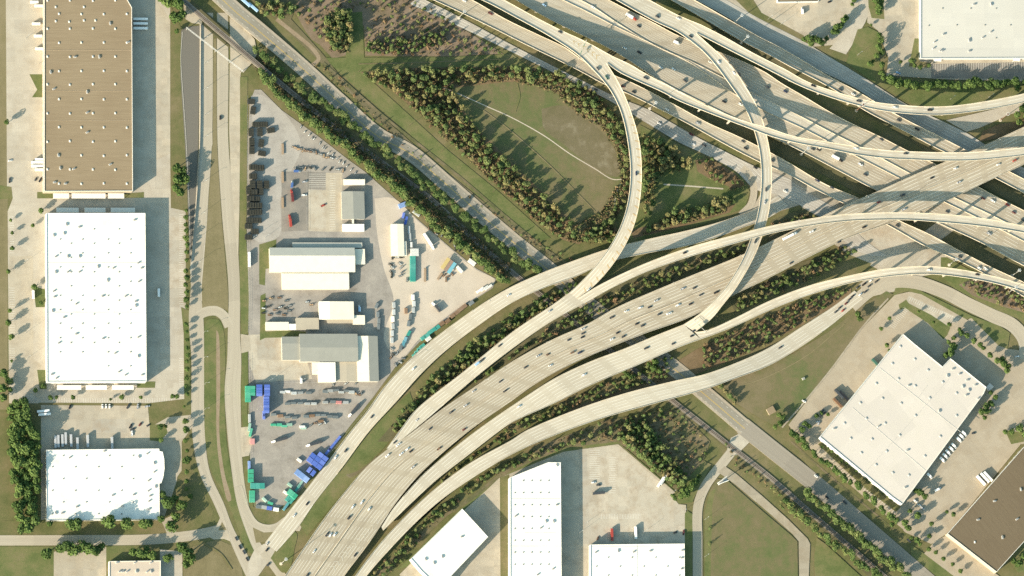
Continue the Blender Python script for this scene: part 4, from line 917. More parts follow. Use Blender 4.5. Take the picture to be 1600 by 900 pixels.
shed('grey gabled office shed in the middle of the paved yard', [(534.5, 299, 569, 342.5, 5, 1.2, 'y', GREYM, GREYM, .5), (550, 342, 553, 351, 3.5, 0, 'flat', CREAMM, 0, 0), (535, 350, 569, 362, 4, 0, 'flat', WHITEM, 0, 0)])
shed('long cream workshop with two roof levels, widest shed of the yard', [(422, 387, 554, 425, 8, 1.6, 'x', CREAMM, TEALG, .66), (441, 425, 545, 452, 6.5, .8, 'x', CREAMM, CREAMM, .9), (457, 379, 566, 387, 4.5, 0, 'flat', TEALG, 0, 0), (555, 389, 570, 413, 5, 0, 'flat', CREAMM, 0, 0)])
shed('plain cream store with a notched corner beside the row of tanks', [(612, 350, 630.5, 400, 6, .6, 'y', CREAMM, CREAMM, .5), (630.5, 377, 635, 400, 5, 0, 'flat', CREAMM, 0, 0)])
shed('white-roofed shed with a ribbed light strip, left of the small gravel court', [(499, 471, 552.5, 499, 7.5, 1.0, 'y', WHITEM, CREAMM, .3), (552, 492.5, 570, 507, 6, 0, 'flat', CREAMM, 0, 0), (511, 499, 552, 504.5, 3.5, 0, 'flat', BEIGEM, 0, 0)])
shed('low long office with a white half and a beige half', [(415, 503, 451, 516, 4.5, 0, 'flat', CREAMM, 0, 0), (451, 506, 462.5, 515.5, 4.3, 0, 'flat', WHITEM, 0, 0), (462.5, 496.5, 498, 515, 5.2, 0, 'flat', BEIGEM, 0, 0)])
shed('big grey-roofed factory hall with white annexes, lowest shed of the yard', [(469, 521.5, 558.5, 565, 9, 1.4, 'x', GREYM, GREYM, .5), (441, 526, 469, 562.5, 6.5, 1.0, 'x', GREYM, GREYM, .7), (558.5, 525, 590, 596, 7, 1.2, 'y', CREAMM, GREYM, .55), (488, 566, 498, 585, 4.5, 0, 'flat', CREAMM, 0, 0), (498, 566, 524, 597, 8.5, 0, 'flat', WHITEM, 0, 0), (524, 565.5, 558.5, 596, 6, .4, 'y', BEIGEM, BEIGEM, .5)])
# ================================================================ trees
def leaf_mat(name, cols, trans=0.0):
    q = N(name); q.b.inputs['Roughness'].default_value = 0.75
    r = q.n('ObjectInfo').outputs['Random']; f = q.noise(q.pos(), 0.55, 3, 0.7)
    t = q.math('ADD', q.math('MULTIPLY', r, 0.62), q.math('MULTIPLY', q.ramp(f, [(0.3, 0.0), (0.7, 1.0)]), 0.38))
    n = len(cols); return q.done(q.ramp(t, [(i / (n - 1), c) for i, c in enumerate(cols)]))
LEAF = leaf_mat('green_foliage', [(0.036, 0.062, 0.018), (0.055, 0.092, 0.025), (0.078, 0.122, 0.033), (0.105, 0.145, 0.043)])
LEAF_AUT = leaf_mat('autumn_foliage', [(0.045, 0.068, 0.024), (0.07, 0.105, 0.036), (0.1, 0.13, 0.045), (0.15, 0.14, 0.062), (0.17, 0.115, 0.065)])
LEAF_ROW = leaf_mat('row_foliage', [(0.038, 0.064, 0.02), (0.058, 0.094, 0.028), (0.082, 0.122, 0.038), (0.115, 0.145, 0.05), (0.15, 0.15, 0.06)])
LEAF_WOOD = leaf_mat('woodland_foliage', [(0.04, 0.064, 0.022), (0.062, 0.097, 0.033), (0.09, 0.124, 0.043), (0.125, 0.138, 0.054), (0.165, 0.14, 0.062), (0.185, 0.125, 0.068)])
LEAF_PINE = leaf_mat('conifer_foliage', [(0.045, 0.075, 0.027), (0.07, 0.11, 0.037), (0.1, 0.135, 0.05), (0.145, 0.14, 0.062)])
LEAF_DRY = leaf_mat('russet_foliage', [(0.1, 0.095, 0.046), (0.15, 0.115, 0.062), (0.185, 0.115, 0.066), (0.18, 0.15, 0.08)])
BARK = plain('grey_brown_bark', (0.12, 0.09, 0.065), .9, .2, .6)
def crown_mesh(rng, n, lobes, zc, rz, leaf, spread=0.55, cone=False, mat=None):
    """leaf-sized faces spread through a few overlapping clumps; radius 1"""
    m = MB(); L = []
    for k in range(lobes):
        t = rng.uniform(0, 6.28); rr = rng.uniform(0.15, spread) if k else 0
        L.append((rr * math.cos(t), rr * math.sin(t), zc + rng.uniform(-.5, .6) * rz * .6, rng.uniform(.36, .62) if k else .66))
    for k in range(n):
        if cone:
            h = rng.random() ** 1.3; t = rng.uniform(0, 6.28); rr = (1 - h) * rng.uniform(.45, 1.0) * (0.85 + .15 * math.sin(t * 3)); c = Vector((rr * math.cos(t), rr * math.sin(t), zc - rz + 2 * rz * h))
            o = Vector((math.cos(t), math.sin(t), .8))
        else:
            lx, ly, lz, lr = rng.choice(L); v = Vector((rng.gauss(0, 1), rng.gauss(0, 1), rng.gauss(.25, 1))).normalized()
            c = Vector((lx, ly, lz)) + Vector((v.x, v.y, v.z * rz)) * lr * rng.uniform(.7, 1.08); o = v
        nr = (o.normalized() + Vector((rng.uniform(-.7, .7), rng.uniform(-.7, .7), rng.uniform(-.4, .7)))).normalized()
        x = nr.orthogonal().normalized(); y = nr.cross(x); an = rng.uniform(0, 6.28); x, y = x * math.cos(an) + y * math.sin(an), y * math.cos(an) - x * math.sin(an)
        s = leaf * rng.uniform(.6, 1.3); m.quad([c - x * s, c - y * s * .7, c + x * s, c + y * s * .7])
    return m
def trunk_mesh(h, r):
    m = MB(); m.cyl((0, 0, 0), r, r * .55, h, 6)
    for k in range(4):
        t = k * 1.57 + .4; m.bar((0, 0, h * (.6 + .08 * k)), (math.cos(t) * h * .32, math.sin(t) * h * .32, h * (1.05 + .05 * k)), r * .5)
    return m.mesh('trunk', BARK)
rng = random.Random(3)
PROTO = {}
for kind, mat, k, args in (('broad', LEAF, 5, dict(n=420, lobes=7, zc=1.35, rz=.85, leaf=.17)), ('row', LEAF_ROW, 5, dict(n=330, lobes=6, zc=1.5, rz=1.05, leaf=.18)),
                           ('autumn', LEAF_AUT, 5, dict(n=190, lobes=5, zc=1.5, rz=1.1, leaf=.22)), ('russet', LEAF_DRY, 3, dict(n=110, lobes=4, zc=.8, rz=.8, leaf=.25)), ('wood', LEAF_WOOD, 5, dict(n=300, lobes=6, zc=1.55, rz=1.05, leaf=.19)), ('green', LEAF_ROW, 4, dict(n=220, lobes=5, zc=1.0, rz=.9, leaf=.22)), ('pine', LEAF_PINE, 4, dict(n=170, lobes=1, zc=1.6, rz=1.25, leaf=.2, cone=True))):
    PROTO[kind] = [crown_mesh(rng, **args).mesh('crown', mat) for _ in range(k)]
TRUNKS = {'broad': trunk_mesh(1.35, .09), 'row': trunk_mesh(1.5, .08), 'autumn': trunk_mesh(1.4, .07), 'russet': trunk_mesh(.8, .06), 'pine': trunk_mesh(1.8, .06), 'wood': trunk_mesh(1.5, .07), 'green': trunk_mesh(1.0, .06)}
TREES = []; PROTO['grove'] = PROTO['broad']; TRUNKS['grove'] = TRUNKS['broad']
NAMES = {'broad': ('shade_tree', 'tree'), 'row': ('hedgerow_tree', 'hedgerow tree'), 'wood': ('woodland_tree', 'woodland tree'), 'autumn': ('young_tree', 'young tree'), 'russet': ('russet_bush', 'russet bush'), 'pine': ('young_conifer', 'conifer'), 'green': ('green_bush', 'green bush'), 'grove': ('grove_tree', 'grove tree')}
def tree(kind, px, py, r_px, label, group=None, sz=1.0, z=None):
    r = r_px * MPP; z = gz(px, py) if z is None else z
    t = empty(NAMES[kind][0], P(px, py, z), rng.uniform(0, 6.28)); tag(t, label, NAMES[kind][1], group)
    s = (r * rng.uniform(.92, 1.08), r * rng.uniform(.92, 1.08), r * sz * rng.uniform(.9, 1.15)); t.scale = s
    link('crown', rng.choice(PROTO[kind]), t); link('trunk', TRUNKS[kind], t)
    return t
def row(kind, pts, spacing, r0, r1, label, group, jitter=3.0, sz=1.0, skip=0.0):
    pl = catmull(pts, 3.0); ln = sum((b - a).length for a, b in zip(pl, pl[1:])); n = int(ln / spacing)
    for p in resample(pl, n + 1):
        if rng.random() < skip: continue
        tree(kind, p.x + rng.uniform(-jitter, jitter), p.y + rng.uniform(-jitter, jitter), rng.uniform(r0, r1), label, group, sz)
def fill(poly, dist, rng_, tries=6000, near=None):
    xs = [p[0] for p in poly]; ys = [p[1] for p in poly]; out = []
    for _ in range(tries):
        x, y = rng_.uniform(min(xs), max(xs)), rng_.uniform(min(ys), max(ys))
        if not inside(poly, x, y): continue
        if any((x - a) ** 2 + (y - b) ** 2 < dist * dist for a, b in out): continue
        out.append((x, y))
    return out
# --- railway hedgerows
G1 = 'trees between the railway and the old highway'; L1_ = 'bushy green tree in the row between the railway and the old highway'
row('row', [(402, 82), (437, 108), (475, 142), (512, 168), (550, 200), (590, 228), (625, 258), (665, 292), (712, 327), (750, 362), (790, 392), (822, 416), (840, 428)], 5.6, 5, 8.5, L1_, G1, 5, .62, .03)
G2 = 'trees between the railway and the yard'; L2_ = 'bushy green tree in the row between the railway and the yard'
row('row', [(404, 112), (425, 138), (445, 160), (475, 184), (510, 212), (540, 234), (575, 264), (615, 294), (650, 324), (687, 358), (725, 386), (757, 418), (790, 442)], 4.8, 5.5, 9, L2_, G2, 4, 0.95)
row('row', [(1257, 772), (1300, 806), (1325, 830), (1350, 850), (1380, 874), (1415, 900)], 6, 6, 9, 'yellowish green tree in the row above the railway, lower right', 'trees above the railway, lower right', 3.5)
row('row', [(1225, 785), (1267, 824), (1300, 850), (1340, 880), (1375, 905)], 6.2, 5.5, 8.5, 'green tree in the row below the railway, lower right', 'trees below the railway, lower right', 4)
row('autumn', [(1205, 760), (1225, 790), (1250, 812)], 6, 3, 4.5, 'scrubby young tree between the railway and the narrow local road', 'railway scrub, lower right', 4)
row('broad', [(1237, 678), (1262, 702), (1290, 728), (1317, 748), (1350, 772), (1378, 798), (1415, 824)], 8.5, 5.5, 7.6, 'street tree in the row between the parking strip and the pale highway', 'street trees beside the pale highway', 3)
row('broad', [(1285, 697), (1345, 742), (1395, 783)], 9, 2.2, 3.4, 'small shrub along the lower wall of the angled white warehouse', 'shrubs at the angled warehouse', 2)
row('broad', [(1425, 840), (1462, 866), (1500, 892)], 15, 4, 5.5, 'street tree in front of the lower right brown warehouse', 'street trees at the brown warehouse', 3)
# --- west
for x, y, r in [(290, 330, 4), (290, 340, 5), (289, 352, 5), (291, 362, 5), (290, 373, 6), (292, 384, 5.5), (290, 395, 5), (291, 408, 4), (290, 424, 5), (291, 434, 6), (289, 446, 5), (291, 458, 6), (290, 470, 6), (290, 480, 4)]:
    tree('broad', x, y, r, 'green tree in the row between the white warehouse lot and the frontage road', 'trees east of the large white warehouse')
for x, y, r in [(290, 508, 5), (291, 520, 4), (291, 532, 4), (291, 545, 5), (292, 556, 5), (291, 566, 4), (292, 578, 5), (291, 592, 5), (290, 604, 4), (292, 616, 4), (287, 636, 3)]:
    tree('broad', x, y, r, 'green hedge tree beside the lower lot of the white warehouse', 'hedge trees beside the frontage road')
for x, y, r in [(16, 345, 3.4), (18, 365, 4), (18, 390, 4.5), (12, 425, 4.5), (15, 487, 5), (12, 505, 6), (17, 528, 6), (10, 193, 5), (18, 565, 3)]:
    tree('broad', x, y, r, 'lone parking lot tree on the far left edge throwing a long shadow', 'left edge lot trees', 1.3)
for x, y, r in [(51, 353, 4), (62, 330, 6), (52, 450, 6), (62, 475, 5), (66, 604, 5), (55, 612, 5), (78, 622, 5), (88, 622, 4), (113, 622, 5), (190, 622, 5), (219, 622, 4), (269, 621, 5), (275, 620, 5), (250, 668, 7), (258, 667, 4), (172, 625, 3)]:
    tree('broad', x, y, r, 'small round tree in the paving round the large white warehouse', 'lot trees round the white warehouse')
for x, y, r in [(272, 30, 13), (284, 26, 10), (262, 6, 11), (276, 8, 12), (252, 2, 7), (275, 50, 5)]:
    tree('broad', x, y, r, 'large tree of the clump in the top left corner by the railway bridge', 'clump at the railway bridge')
for x, y, r in [(273, 265, 9), (283, 268, 10), (276, 282, 11), (287, 284, 10), (272, 298, 8), (281, 302, 8)]:
    tree('broad', x, y, r, 'large dense tree of the clump between the brown warehouse and dark asphalt ramp', 'clump beside the dark asphalt ramp', 1.1)
g = fill([(14, 636), (30, 626), (48, 650), (56, 700), (58, 760), (54, 810), (46, 830), (28, 828), (20, 780), (16, 700)], 9, rng, 900)
for x, y in g: tree('grove', x, y, rng.uniform(8, 12), 'tall dense tree of the grove left of the lower white warehouse', 'grove left of the lower white warehouse', 1.0)
for x, y, r in [(5, 585, 9), (12, 597, 8), (3, 608, 9), (14, 610, 6), (4, 622, 8)]: tree('broad', x, y, r, 'dark tree on the left edge above the grove', 'left edge trees')
for x, y, r in [(76, 821, 5), (107, 821, 9), (119, 821, 9), (166, 820, 11), (194, 820, 10), (223, 820, 9), (232, 819, 7), (251, 812, 6), (264, 824, 9), (271, 810, 7), (261, 789, 10), (252, 775, 6), (282, 793, 8), (272, 780, 6)]:
    tree('grove', x, y, r * 1.3, 'round green tree on the grass along the lower white warehouse', 'trees round the lower white warehouse')
for x, y, r in [(288, 660, 6), (290, 672, 7), (289, 690, 5), (291, 705, 4), (289, 720, 8), (294, 718, 6), (290, 738, 5), (291, 752, 5), (296, 776, 6), (250, 688, 5), (290, 765, 4)]:
    tree('broad', x, y, r, 'green tree between the lower white warehouse drive and the frontage road', 'trees beside the lower drive')
for x, y, r in [(70, 867, 9), (90, 860, 8), (102, 858, 9), (114, 862, 9), (126, 858, 10), (138, 860, 9), (149, 863, 7), (158, 856, 6)]:
    tree('grove', x, y, r * 1.3, 'olive tree of the clump below the cross street', 'clump below the cross street')
for x, y, r in [(207, 864, 6), (215, 867, 7), (226, 866, 6), (237, 869, 7), (257, 874, 6), (264, 872, 5), (228, 858, 5), (281, 858, 9), (290, 868, 11), (297, 876, 8), (290, 882, 7)]:
    tree('grove', x, y, r * 1.3, 'green tree round the small cream-roofed building at the bottom edge', 'trees at the cream building')
# --- north east
for x, y, r in [(1255, 62, 6), (1262, 60, 7), (1266, 70, 7), (1275, 66, 8), (1283, 70, 7), (1270, 60, 6), (1290, 62, 5), (1300, 52, 7), (1304, 44, 7), (1312, 42, 7), (1316, 34, 7), (1320, 30, 6), (1308, 52, 5)]:
    tree('broad', x, y, r, 'dark tree of the hedge at the lower corner of the top parking lot', 'hedge at the top parking lot', 1.15)
for x, y, r in [(1366, 2, 7), (1372, 12, 8), (1370, 22, 7), (1375, 4, 6), (1333, 2, 5), (1330, 8, 4)]: tree('broad', x, y, r, 'tree on the narrow grass island beside the top right drive', 'grass island trees', 1.1)
for x, y, r in [(1372, 56, 6), (1375, 66, 7), (1370, 76, 7), (1376, 84, 6), (1367, 88, 6), (1357, 102, 6), (1362, 97, 4), (1376, 102, 6), (1374, 116, 6), (1378, 122, 6), (1360, 40, 3), (1406, 98, 4), (1422, 96, 6), (1427, 104, 5), (1436, 106, 5), (1450, 104, 4)]:
    tree('broad', x, y, r, 'tree between the top right grass slope and the warehouse lot', 'trees on the top right grass slope', 1.2)
row('grove', [(1384, 127), (1395, 131), (1410, 132), (1430, 136), (1448, 137), (1465, 134), (1480, 134), (1500, 132), (1520, 132), (1540, 134), (1565, 130), (1590, 134), (1615, 130)], 6.5, 6.5, 10, 'tall green tree of the belt between the outer flyover and warehouse lot', 'tree belt along the outer flyover', 4, 1.0)
for x, y, r in [(1586, 180, 7), (1594, 174, 8), (1602, 182, 8), (1590, 192, 7), (1600, 168, 7)]: tree('broad', x, y, r, 'dark tree at the right edge under the outer flyover', 'right edge trees under the flyover')
# --- east
for x, y, r in [(1338, 492, 6), (1341, 500, 6), (1384, 540, 5), (1387, 548, 3), (1466, 520, 0), (1480, 536, 5), (1486, 542, 8), (1482, 552, 8), (1488, 530, 5), (1476, 556, 6), (1434, 488, 3), (1457, 504, 3.5), (1481, 508, 5), (1376, 514, 4), (1388, 498, 4)]:
    if r: tree('broad', x, y, r, 'small tree on the paving round the angled white warehouse', 'trees round the angled warehouse', 1.2)
for x, y, r in [(1500, 522, 6), (1508, 526, 6), (1520, 534, 6), (1528, 540, 6), (1534, 546, 5), (1545, 556, 6), (1556, 566, 7), (1566, 572, 8), (1570, 580, 7), (1564, 562, 6), (1574, 574, 6), (1498, 516, 5)]:
    tree('broad', x, y, r, 'dark green tree of the curved row along the warehouse parking', 'curved tree row at the angled warehouse', 1.1)
for x, y, r in [(1546, 614, 5), (1552, 622, 6), (1546, 632, 7), (1538, 636, 7), (1532, 646, 7), (1536, 654, 5), (1540, 645, 7)]: tree('broad', x, y, r, 'tree of the clump at the right corner of the angled warehouse', 'clump at the warehouse corner', 1.1)
for x, y, r in [(1592, 672, 8), (1600, 678, 9), (1580, 676, 6), (1570, 676, 5), (1604, 664, 8), (1590, 882, 8), (1582, 878, 6), (1598, 872, 8)]: tree('broad', x, y, r, 'leafy tree at the lower right edge beside the brown warehouse', 'right edge trees')
for x, y, r in [(1436, 772, 7), (1444, 776, 6), (1430, 768, 5), (1432, 806, 7), (1420, 800, 5), (1454, 820, 5), (1478, 800, 4), (1488, 804, 5), (1450, 838, 5), (1432, 846, 7), (1416, 826, 5), (1392, 820, 5)]: tree('broad', x, y, r, 'tree at the driveway between the angled warehouse and the brown one', 'driveway trees, lower right', 1.1)
for x, y, r in [(1215, 650, 5), (1222, 654, 6), (1217, 662, 6), (1210, 668, 5), (1240, 680, 6), (1252, 672, 6), (1275, 650, 5), (1282, 646, 4), (1292, 648, 4), (1256, 664, 6), (1262, 668, 5), (1245, 690, 5)]: tree('broad', x, y, r, 'tree at the entrance of the angled warehouse beside the highway', 'entrance trees by the highway', 1.1)
row('autumn', [(1122, 604), (1130, 610), (1138, 618), (1148, 630)], 5, 4, 5.5, 'yellow-green tree along the right side of the highway below the lowest ramp', 'trees right of the highway', 2)
for x, y, r in [(1022, 568, 7), (1018, 577, 7), (1028, 582, 6), (1013, 570, 5), (978, 587, 6), (984, 590, 5), (974, 582, 5)]: tree('broad', x, y, r, 'bright green tree between two ramps beside the railway', 'trees between the ramps by the railway', 1.2)
for x, y, r in [(1062, 776, 7), (1070, 772, 8), (1078, 764, 8), (1086, 754, 8), (1074, 768, 7), (1080, 758, 7), (1052, 780, 5), (1065, 768, 6), (1091, 746, 5), (1050, 776, 5)]: tree('broad', x, y, r, 'dark tree of the clump beside the narrow local road south of the railway', 'clump beside the local road', 1.1)
for x, y in ((1108, 826), (1108, 850)): tree('pine', x, y, 3, 'dark little conifer on the left edge of the lower mown field', 'two conifers on the mown field', 1.3)
# --- woods north, tall band round the mown field
g = fill([(566, 116), (640, 110), (800, 106), (870, 116), (900, 130), (880, 138), (800, 124), (700, 128), (720, 168), (780, 242), (850, 308), (898, 352), (900, 372), (880, 370), (840, 335), (770, 272), (700, 205), (640, 158), (600, 136)], 8.5, rng, 5000)
N_AUT = 0
for x, y in g: tree('wood', x, y, 3.4 + 5.2 * rng.random() ** 1.3, 'tree of the mixed wood in a band round the upper mown field', 'wood round the upper mown field', 1.15); N_AUT += 1
g = fill([(895, 128), (930, 146), (960, 178), (976, 222), (984, 290), (970, 330), (940, 362), (905, 378), (912, 368), (955, 340), (974, 285), (968, 240), (950, 202), (908, 178), (880, 150)], 8.8, rng, 4000)
for x, y in g: tree('wood', x, y, 3.4 + 4.4 * rng.random() ** 1.3, 'tree of the belt between the mown field and the left loop', 'tree belt left of the loop', 1.0); N_AUT += 1
g = fill([(508, 30), (520, 16), (546, 20), (547, 60), (544, 80), (520, 80), (506, 60)], 6, rng, 900)
for x, y in g: tree('wood', x, y, rng.uniform(5, 7.5), 'tall tree of the dense grove on the brown brush land, top', 'dense grove on the brush land', 1.2); N_AUT += 1
g = fill([(1004, 210), (1030, 222), (1070, 246), (1080, 262), (1050, 270), (1030, 270), (1020, 330), (1006, 345), (1004, 270)], 8.4, rng, 2000) + fill([(1020, 350), (1050, 332), (1100, 325), (1140, 308), (1152, 314), (1130, 330), (1060, 350), (1005, 364)], 8.2, rng, 2000)
for x, y in g: tree('wood', x, y, 3.8 + 5.2 * rng.random() ** 1.3, 'leafy tree on the grass triangle between the two tall loops', 'trees between the two loops', 1.15); N_AUT += 1
# --- planted pines and scrub
SCRUB = [
    ([(460, 16), (475, -6), (640, -6), (700, 30), (786, 84), (700, 86), (572, 85), (570, 42), (600, 20), (560, 10), (500, 60)], 9.5, 2.0, 4.2, 'young tree scattered over the brown brush land at the top', 'young trees on the top brush land'),
    ([(572, 66), (640, 60), (690, 52), (700, 70), (640, 82), (572, 84)], 6.5, 3, 5, 'young tree of the thicker clump on the top brush land', 'clump on the top brush land'),
    ([(620, 150), (660, 160), (720, 225), (800, 290), (860, 345), (880, 372), (850, 360), (770, 285), (690, 215)], 8, 2.5, 4, 'young tree on the lower fringe of the wood above the highway', 'fringe of the wood'),
    ([(1090, 252), (1110, 248), (1160, 284), (1165, 300), (1150, 300), (1110, 280)], 8, 2.5, 4.5, 'small tree on the rusty brush by the turnaround road', 'small trees by the turnaround'),
    ([(912, 375), (930, 355), (960, 345), (962, 375), (920, 382)], 6.5, 3.5, 6, 'tree of the clump left of the loop foot', 'clump at the loop foot'),
    ([(606, 672), (640, 626), (690, 572), (745, 530), (800, 490), (860, 459), (900, 443), (932, 438), (870, 466), (800, 513), (725, 573), (650, 633), (618, 680)], 6.0, 3.6, 6.2, 'leafy bush on the verge between the yard ramp and the forked ramp', 'bushes between the first ramps'),
    ([(700, 634), (745, 594), (800, 552), (862, 509), (913, 482), (962, 455), (1012, 431), (1075, 409), (1165, 381), (1160, 392), (1040, 441), (960, 476), (920, 498), (860, 526), (800, 558), (745, 596)], 6.5, 2.8, 5, 'bush on the strip between the forked ramp and the broad freeway', 'bushes above the broad freeway'),
    ([(1150, 468), (1200, 444), (1275, 406), (1320, 384), (1335, 393), (1310, 412), (1265, 437), (1200, 463), (1152, 487)], 6.5, 2.8, 5, 'bush between the broad freeway and the ramp past the right loop', 'bushes below the broad freeway'),
    ([(1098, 540), (1150, 516), (1200, 493), (1250, 473), (1300, 457), (1330, 452), (1290, 479), (1250, 505), (1200, 537), (1150, 559), (1098, 577)], 6.5, 2.4, 4.4, 'young tree on the rusty brush between the two rightmost ramps', 'young trees between the rightmost ramps'),
    ([(690, 748), (737, 713), (800, 666), (862, 638), (925, 607), (1000, 576), (1050, 556), (1040, 592), (975, 610), (900, 634), (820, 668), (732, 720), (690, 753)], 6.4, 2.4, 4.4, 'low bush on the strip between the two lower ramps', 'bushes between the lower ramps'),
    ([(575, 905), (620, 854), (670, 806), (705, 779), (757, 742), (800, 718), (870, 690), (940, 662), (1025, 637), (1064, 640), (980, 680), (960, 686), (880, 700), (800, 730), (760, 750), (715, 786), (660, 838), (605, 903)], 6.2, 2.8, 5.2, 'young tree along the underside of the lowest ramp', 'young trees along the lowest ramp'),
    ([(980, 660), (1060, 640), (1090, 670), (1108, 700), (1090, 730), (1060, 760), (1040, 740), (1000, 700)], 9.5, 2.0, 3.6, 'young tree planted in rows on the brush south of the railway', 'planted trees south of the railway'),
    ([(962, 686), (985, 662), (1012, 668), (1034, 702), (1062, 735), (1074, 756), (1050, 762), (1034, 744), (1000, 714)], 6.4, 4.0, 6.2, 'tree of the dense edge above the patched concrete lot', 'trees above the patched lot'),
    ([(480, 92), (500, 92), (600, 190), (700, 285), (800, 350), (900, 410), (880, 418), (780, 345), (680, 268), (590, 196), (520, 130)], 12, 1.6, 3.0, 'low shrub along the ditch on the upper side of the highway', 'ditch shrubs'),
    ([(1500, 446), (1530, 434), (1600, 462), (1600, 485), (1560, 476)], 7, 2.5, 4.2, 'shrub on the brush under the flyover at the right edge', 'shrubs at the right edge'),
    ([(1130, 690), (1150, 715), (1230, 780), (1215, 775), (1150, 730)], 9, 1.8, 3, 'low shrub beside the railway below the level crossing', 'shrubs below the level crossing'),
    ([(400, 5), (440, 4), (465, 12), (440, 28), (410, 26)], 8, 4, 7, 'tree of the clump above the highway at the top edge', 'clump above the highway, top'),
    ([(1205, 350), (1260, 332), (1280, 345), (1250, 350), (1215, 358)], 7, 2.5, 4, 'shrub in the dim corner under the crossing decks', 'shrubs under the crossing decks'),
]
count = {'autumn': sum(1 for o in COL.objects if o.name.startswith('young_tree')), 'pine': 3, 'russet': 0, 'green': 0}
rest = MB()
big = []
for poly, dist, r0, r1, lab, grp in SCRUB:
    for x, y in fill(poly, dist, rng, 3500): big.append((rng.uniform(r0, r1) * 1.15, x, y, lab, grp))
big.sort(key=lambda t: -t[0])
for r, x, y, lab, grp in big:
    lush = 'ramp' in grp or 'freeway' in grp or 'planted' in grp or 'patched' in grp or 'lowest' in grp
    kind = rng.choices(('autumn', 'pine', 'russet', 'green'), (4.5, 3, .7, 7) if lush else (5, 3.4, 2.0, 2.5))[0]
    if count[kind] >= 290:
        kind = min(('pine', 'russet', 'green'), key=lambda k: count[k])
    if count[kind] >= 290: continue
    count[kind] += 1
    place = lab.split(' ', 1)[1] if not lab.startswith(('low ', 'leafy ', 'young ', 'small ')) else lab.split(' ', 2)[2]
    for cut in ('scattered ', 'planted in rows '): place = place.replace(cut, '')
    what = {'autumn': 'spindly mixed-colour young tree', 'pine': 'pointed young conifer', 'russet': 'russet brown bush', 'green': 'rounded green bush'}[kind]
    tree(kind, x, y, r, what + ' ' + place, grp + {'autumn': '', 'pine': ', conifers', 'russet': ', russet', 'green': ', green'}[kind], {'autumn': 1.1, 'pine': 1.2, 'russet': 1.0, 'green': 1.0}[kind])
from collections import Counter
print('SCRUB', len(big), count, Counter(o.name.split('.')[0] for o in COL.objects if o.get('category')))
# uncountable undergrowth between them: tufts as one mass
und = crown_mesh(rng, 0, 1, 0, 1, 1)
WOODS = [([(566, 116), (640, 108), (800, 104), (872, 114), (930, 144), (962, 180), (984, 240), (984, 300), (960, 345), (905, 380), (880, 374), (900, 350), (940, 330), (968, 285), (964, 238), (944, 204), (900, 178), (870, 146), (800, 126), (705, 134), (720, 172), (780, 244), (850, 308), (888, 350), (880, 374), (840, 345), (760, 275), (690, 205), (610, 140)], 6), ([(1004, 210), (1040, 225), (1080, 262), (1030, 275), (1006, 345)], 7), ([(1020, 352), (1050, 332), (1150, 308), (1130, 332), (1005, 366)], 7), ([(402, 88), (440, 120), (560, 222), (690, 325), (800, 415), (790, 440), (740, 400), (640, 320), (540, 232), (430, 140), (400, 110)], 5), ([(900, 455), (800, 530), (700, 600), (650, 650), (690, 590), (790, 510), (870, 468)], 6), ([(510, 25), (545, 20), (545, 82), (515, 80)], 7)]
for poly, dens, big_ in [(q[0], 18 if 'ramp' in q[5] or 'freeway' in q[5] else 30, 1.0) for q in SCRUB] + [(q[0], q[1], 1.5) for q in WOODS]:
    a = abs(sum(poly[i][0] * poly[(i + 1) % len(poly)][1] - poly[(i + 1) % len(poly)][0] * poly[i][1] for i in range(len(poly)))) / 2
    xs = [p[0] for p in poly]; ys = [p[1] for p in poly]; k = 0
    while k < a / dens:
        x, y = rng.uniform(min(xs), max(xs)), rng.uniform(min(ys), max(ys))
        if not inside(poly, x, y): continue
        k += 1; c = P(x, y, gz(x, y)); s = rng.uniform(.35, 1.0) * big_
        for q in range(3):
            nr = Vector((rng.uniform(-1, 1), rng.uniform(-1, 1), rng.uniform(.2, 1))).normalized(); u = nr.orthogonal().normalized() * s; v = nr.cross(u) * .8
            d = c + Vector((rng.uniform(-.8, .8), rng.uniform(-.8, .8), rng.uniform(.2, .9))) * big_; und.quad([d - u, d - v, d + u, d + v])
q = N('undergrowth_leaves'); f = q.noise(q.pos(), .25, 3, .7)
tag(und.build('undergrowth', q.done(q.ramp(f, [(.3, (.05, .075, .028)), (.44, (.085, .105, .04)), (.53, (.15, .12, .062)), (.6, (.19, .125, .075)), (.72, (.085, .105, .04))]))), kind='stuff')
# ================================================================ vehicles
TYRE = plain('tyre_rubber', (0.02, 0.02, 0.02), .9); GLASS = plain('tinted_car_glass', (0.02, 0.025, 0.03), .12, 0); LAMPG = plain('lamp_lens', (.6, .55, .5), .2)
def paint(name, c, rough=.35):
    if name in MATS: return MATS[name]
    q = N(name); q.b.inputs['Roughness'].default_value = rough; q.b.inputs['Specular IOR Level'].default_value = .5; q.b.inputs['Coat Weight'].default_value = .3
    m = q.done(c); MATS[name] = m; return m
PAINT = {'white': paint('white_car_paint', (.78, .78, .76)), 'silver': paint('silver_car_paint', (.42, .43, .44)), 'black': paint('black_car_paint', (.02, .02, .022)), 'dark grey': paint('dark_grey_car_paint', (.055, .06, .065)),
         'red': paint('red_car_paint', (.33, .05, .035)), 'maroon': paint('maroon_car_paint', (.13, .03, .028)), 'blue': paint('blue_car_paint', (.06, .12, .30)), 'dark blue': paint('dark_blue_car_paint', (.025, .035, .08)), 'brown': paint('brown_car_paint', (.16, .09, .05)), 'green': paint('green_car_paint', (.05, .12, .09)), 'light blue': paint('light_blue_car_paint', (.30, .45, .62))}
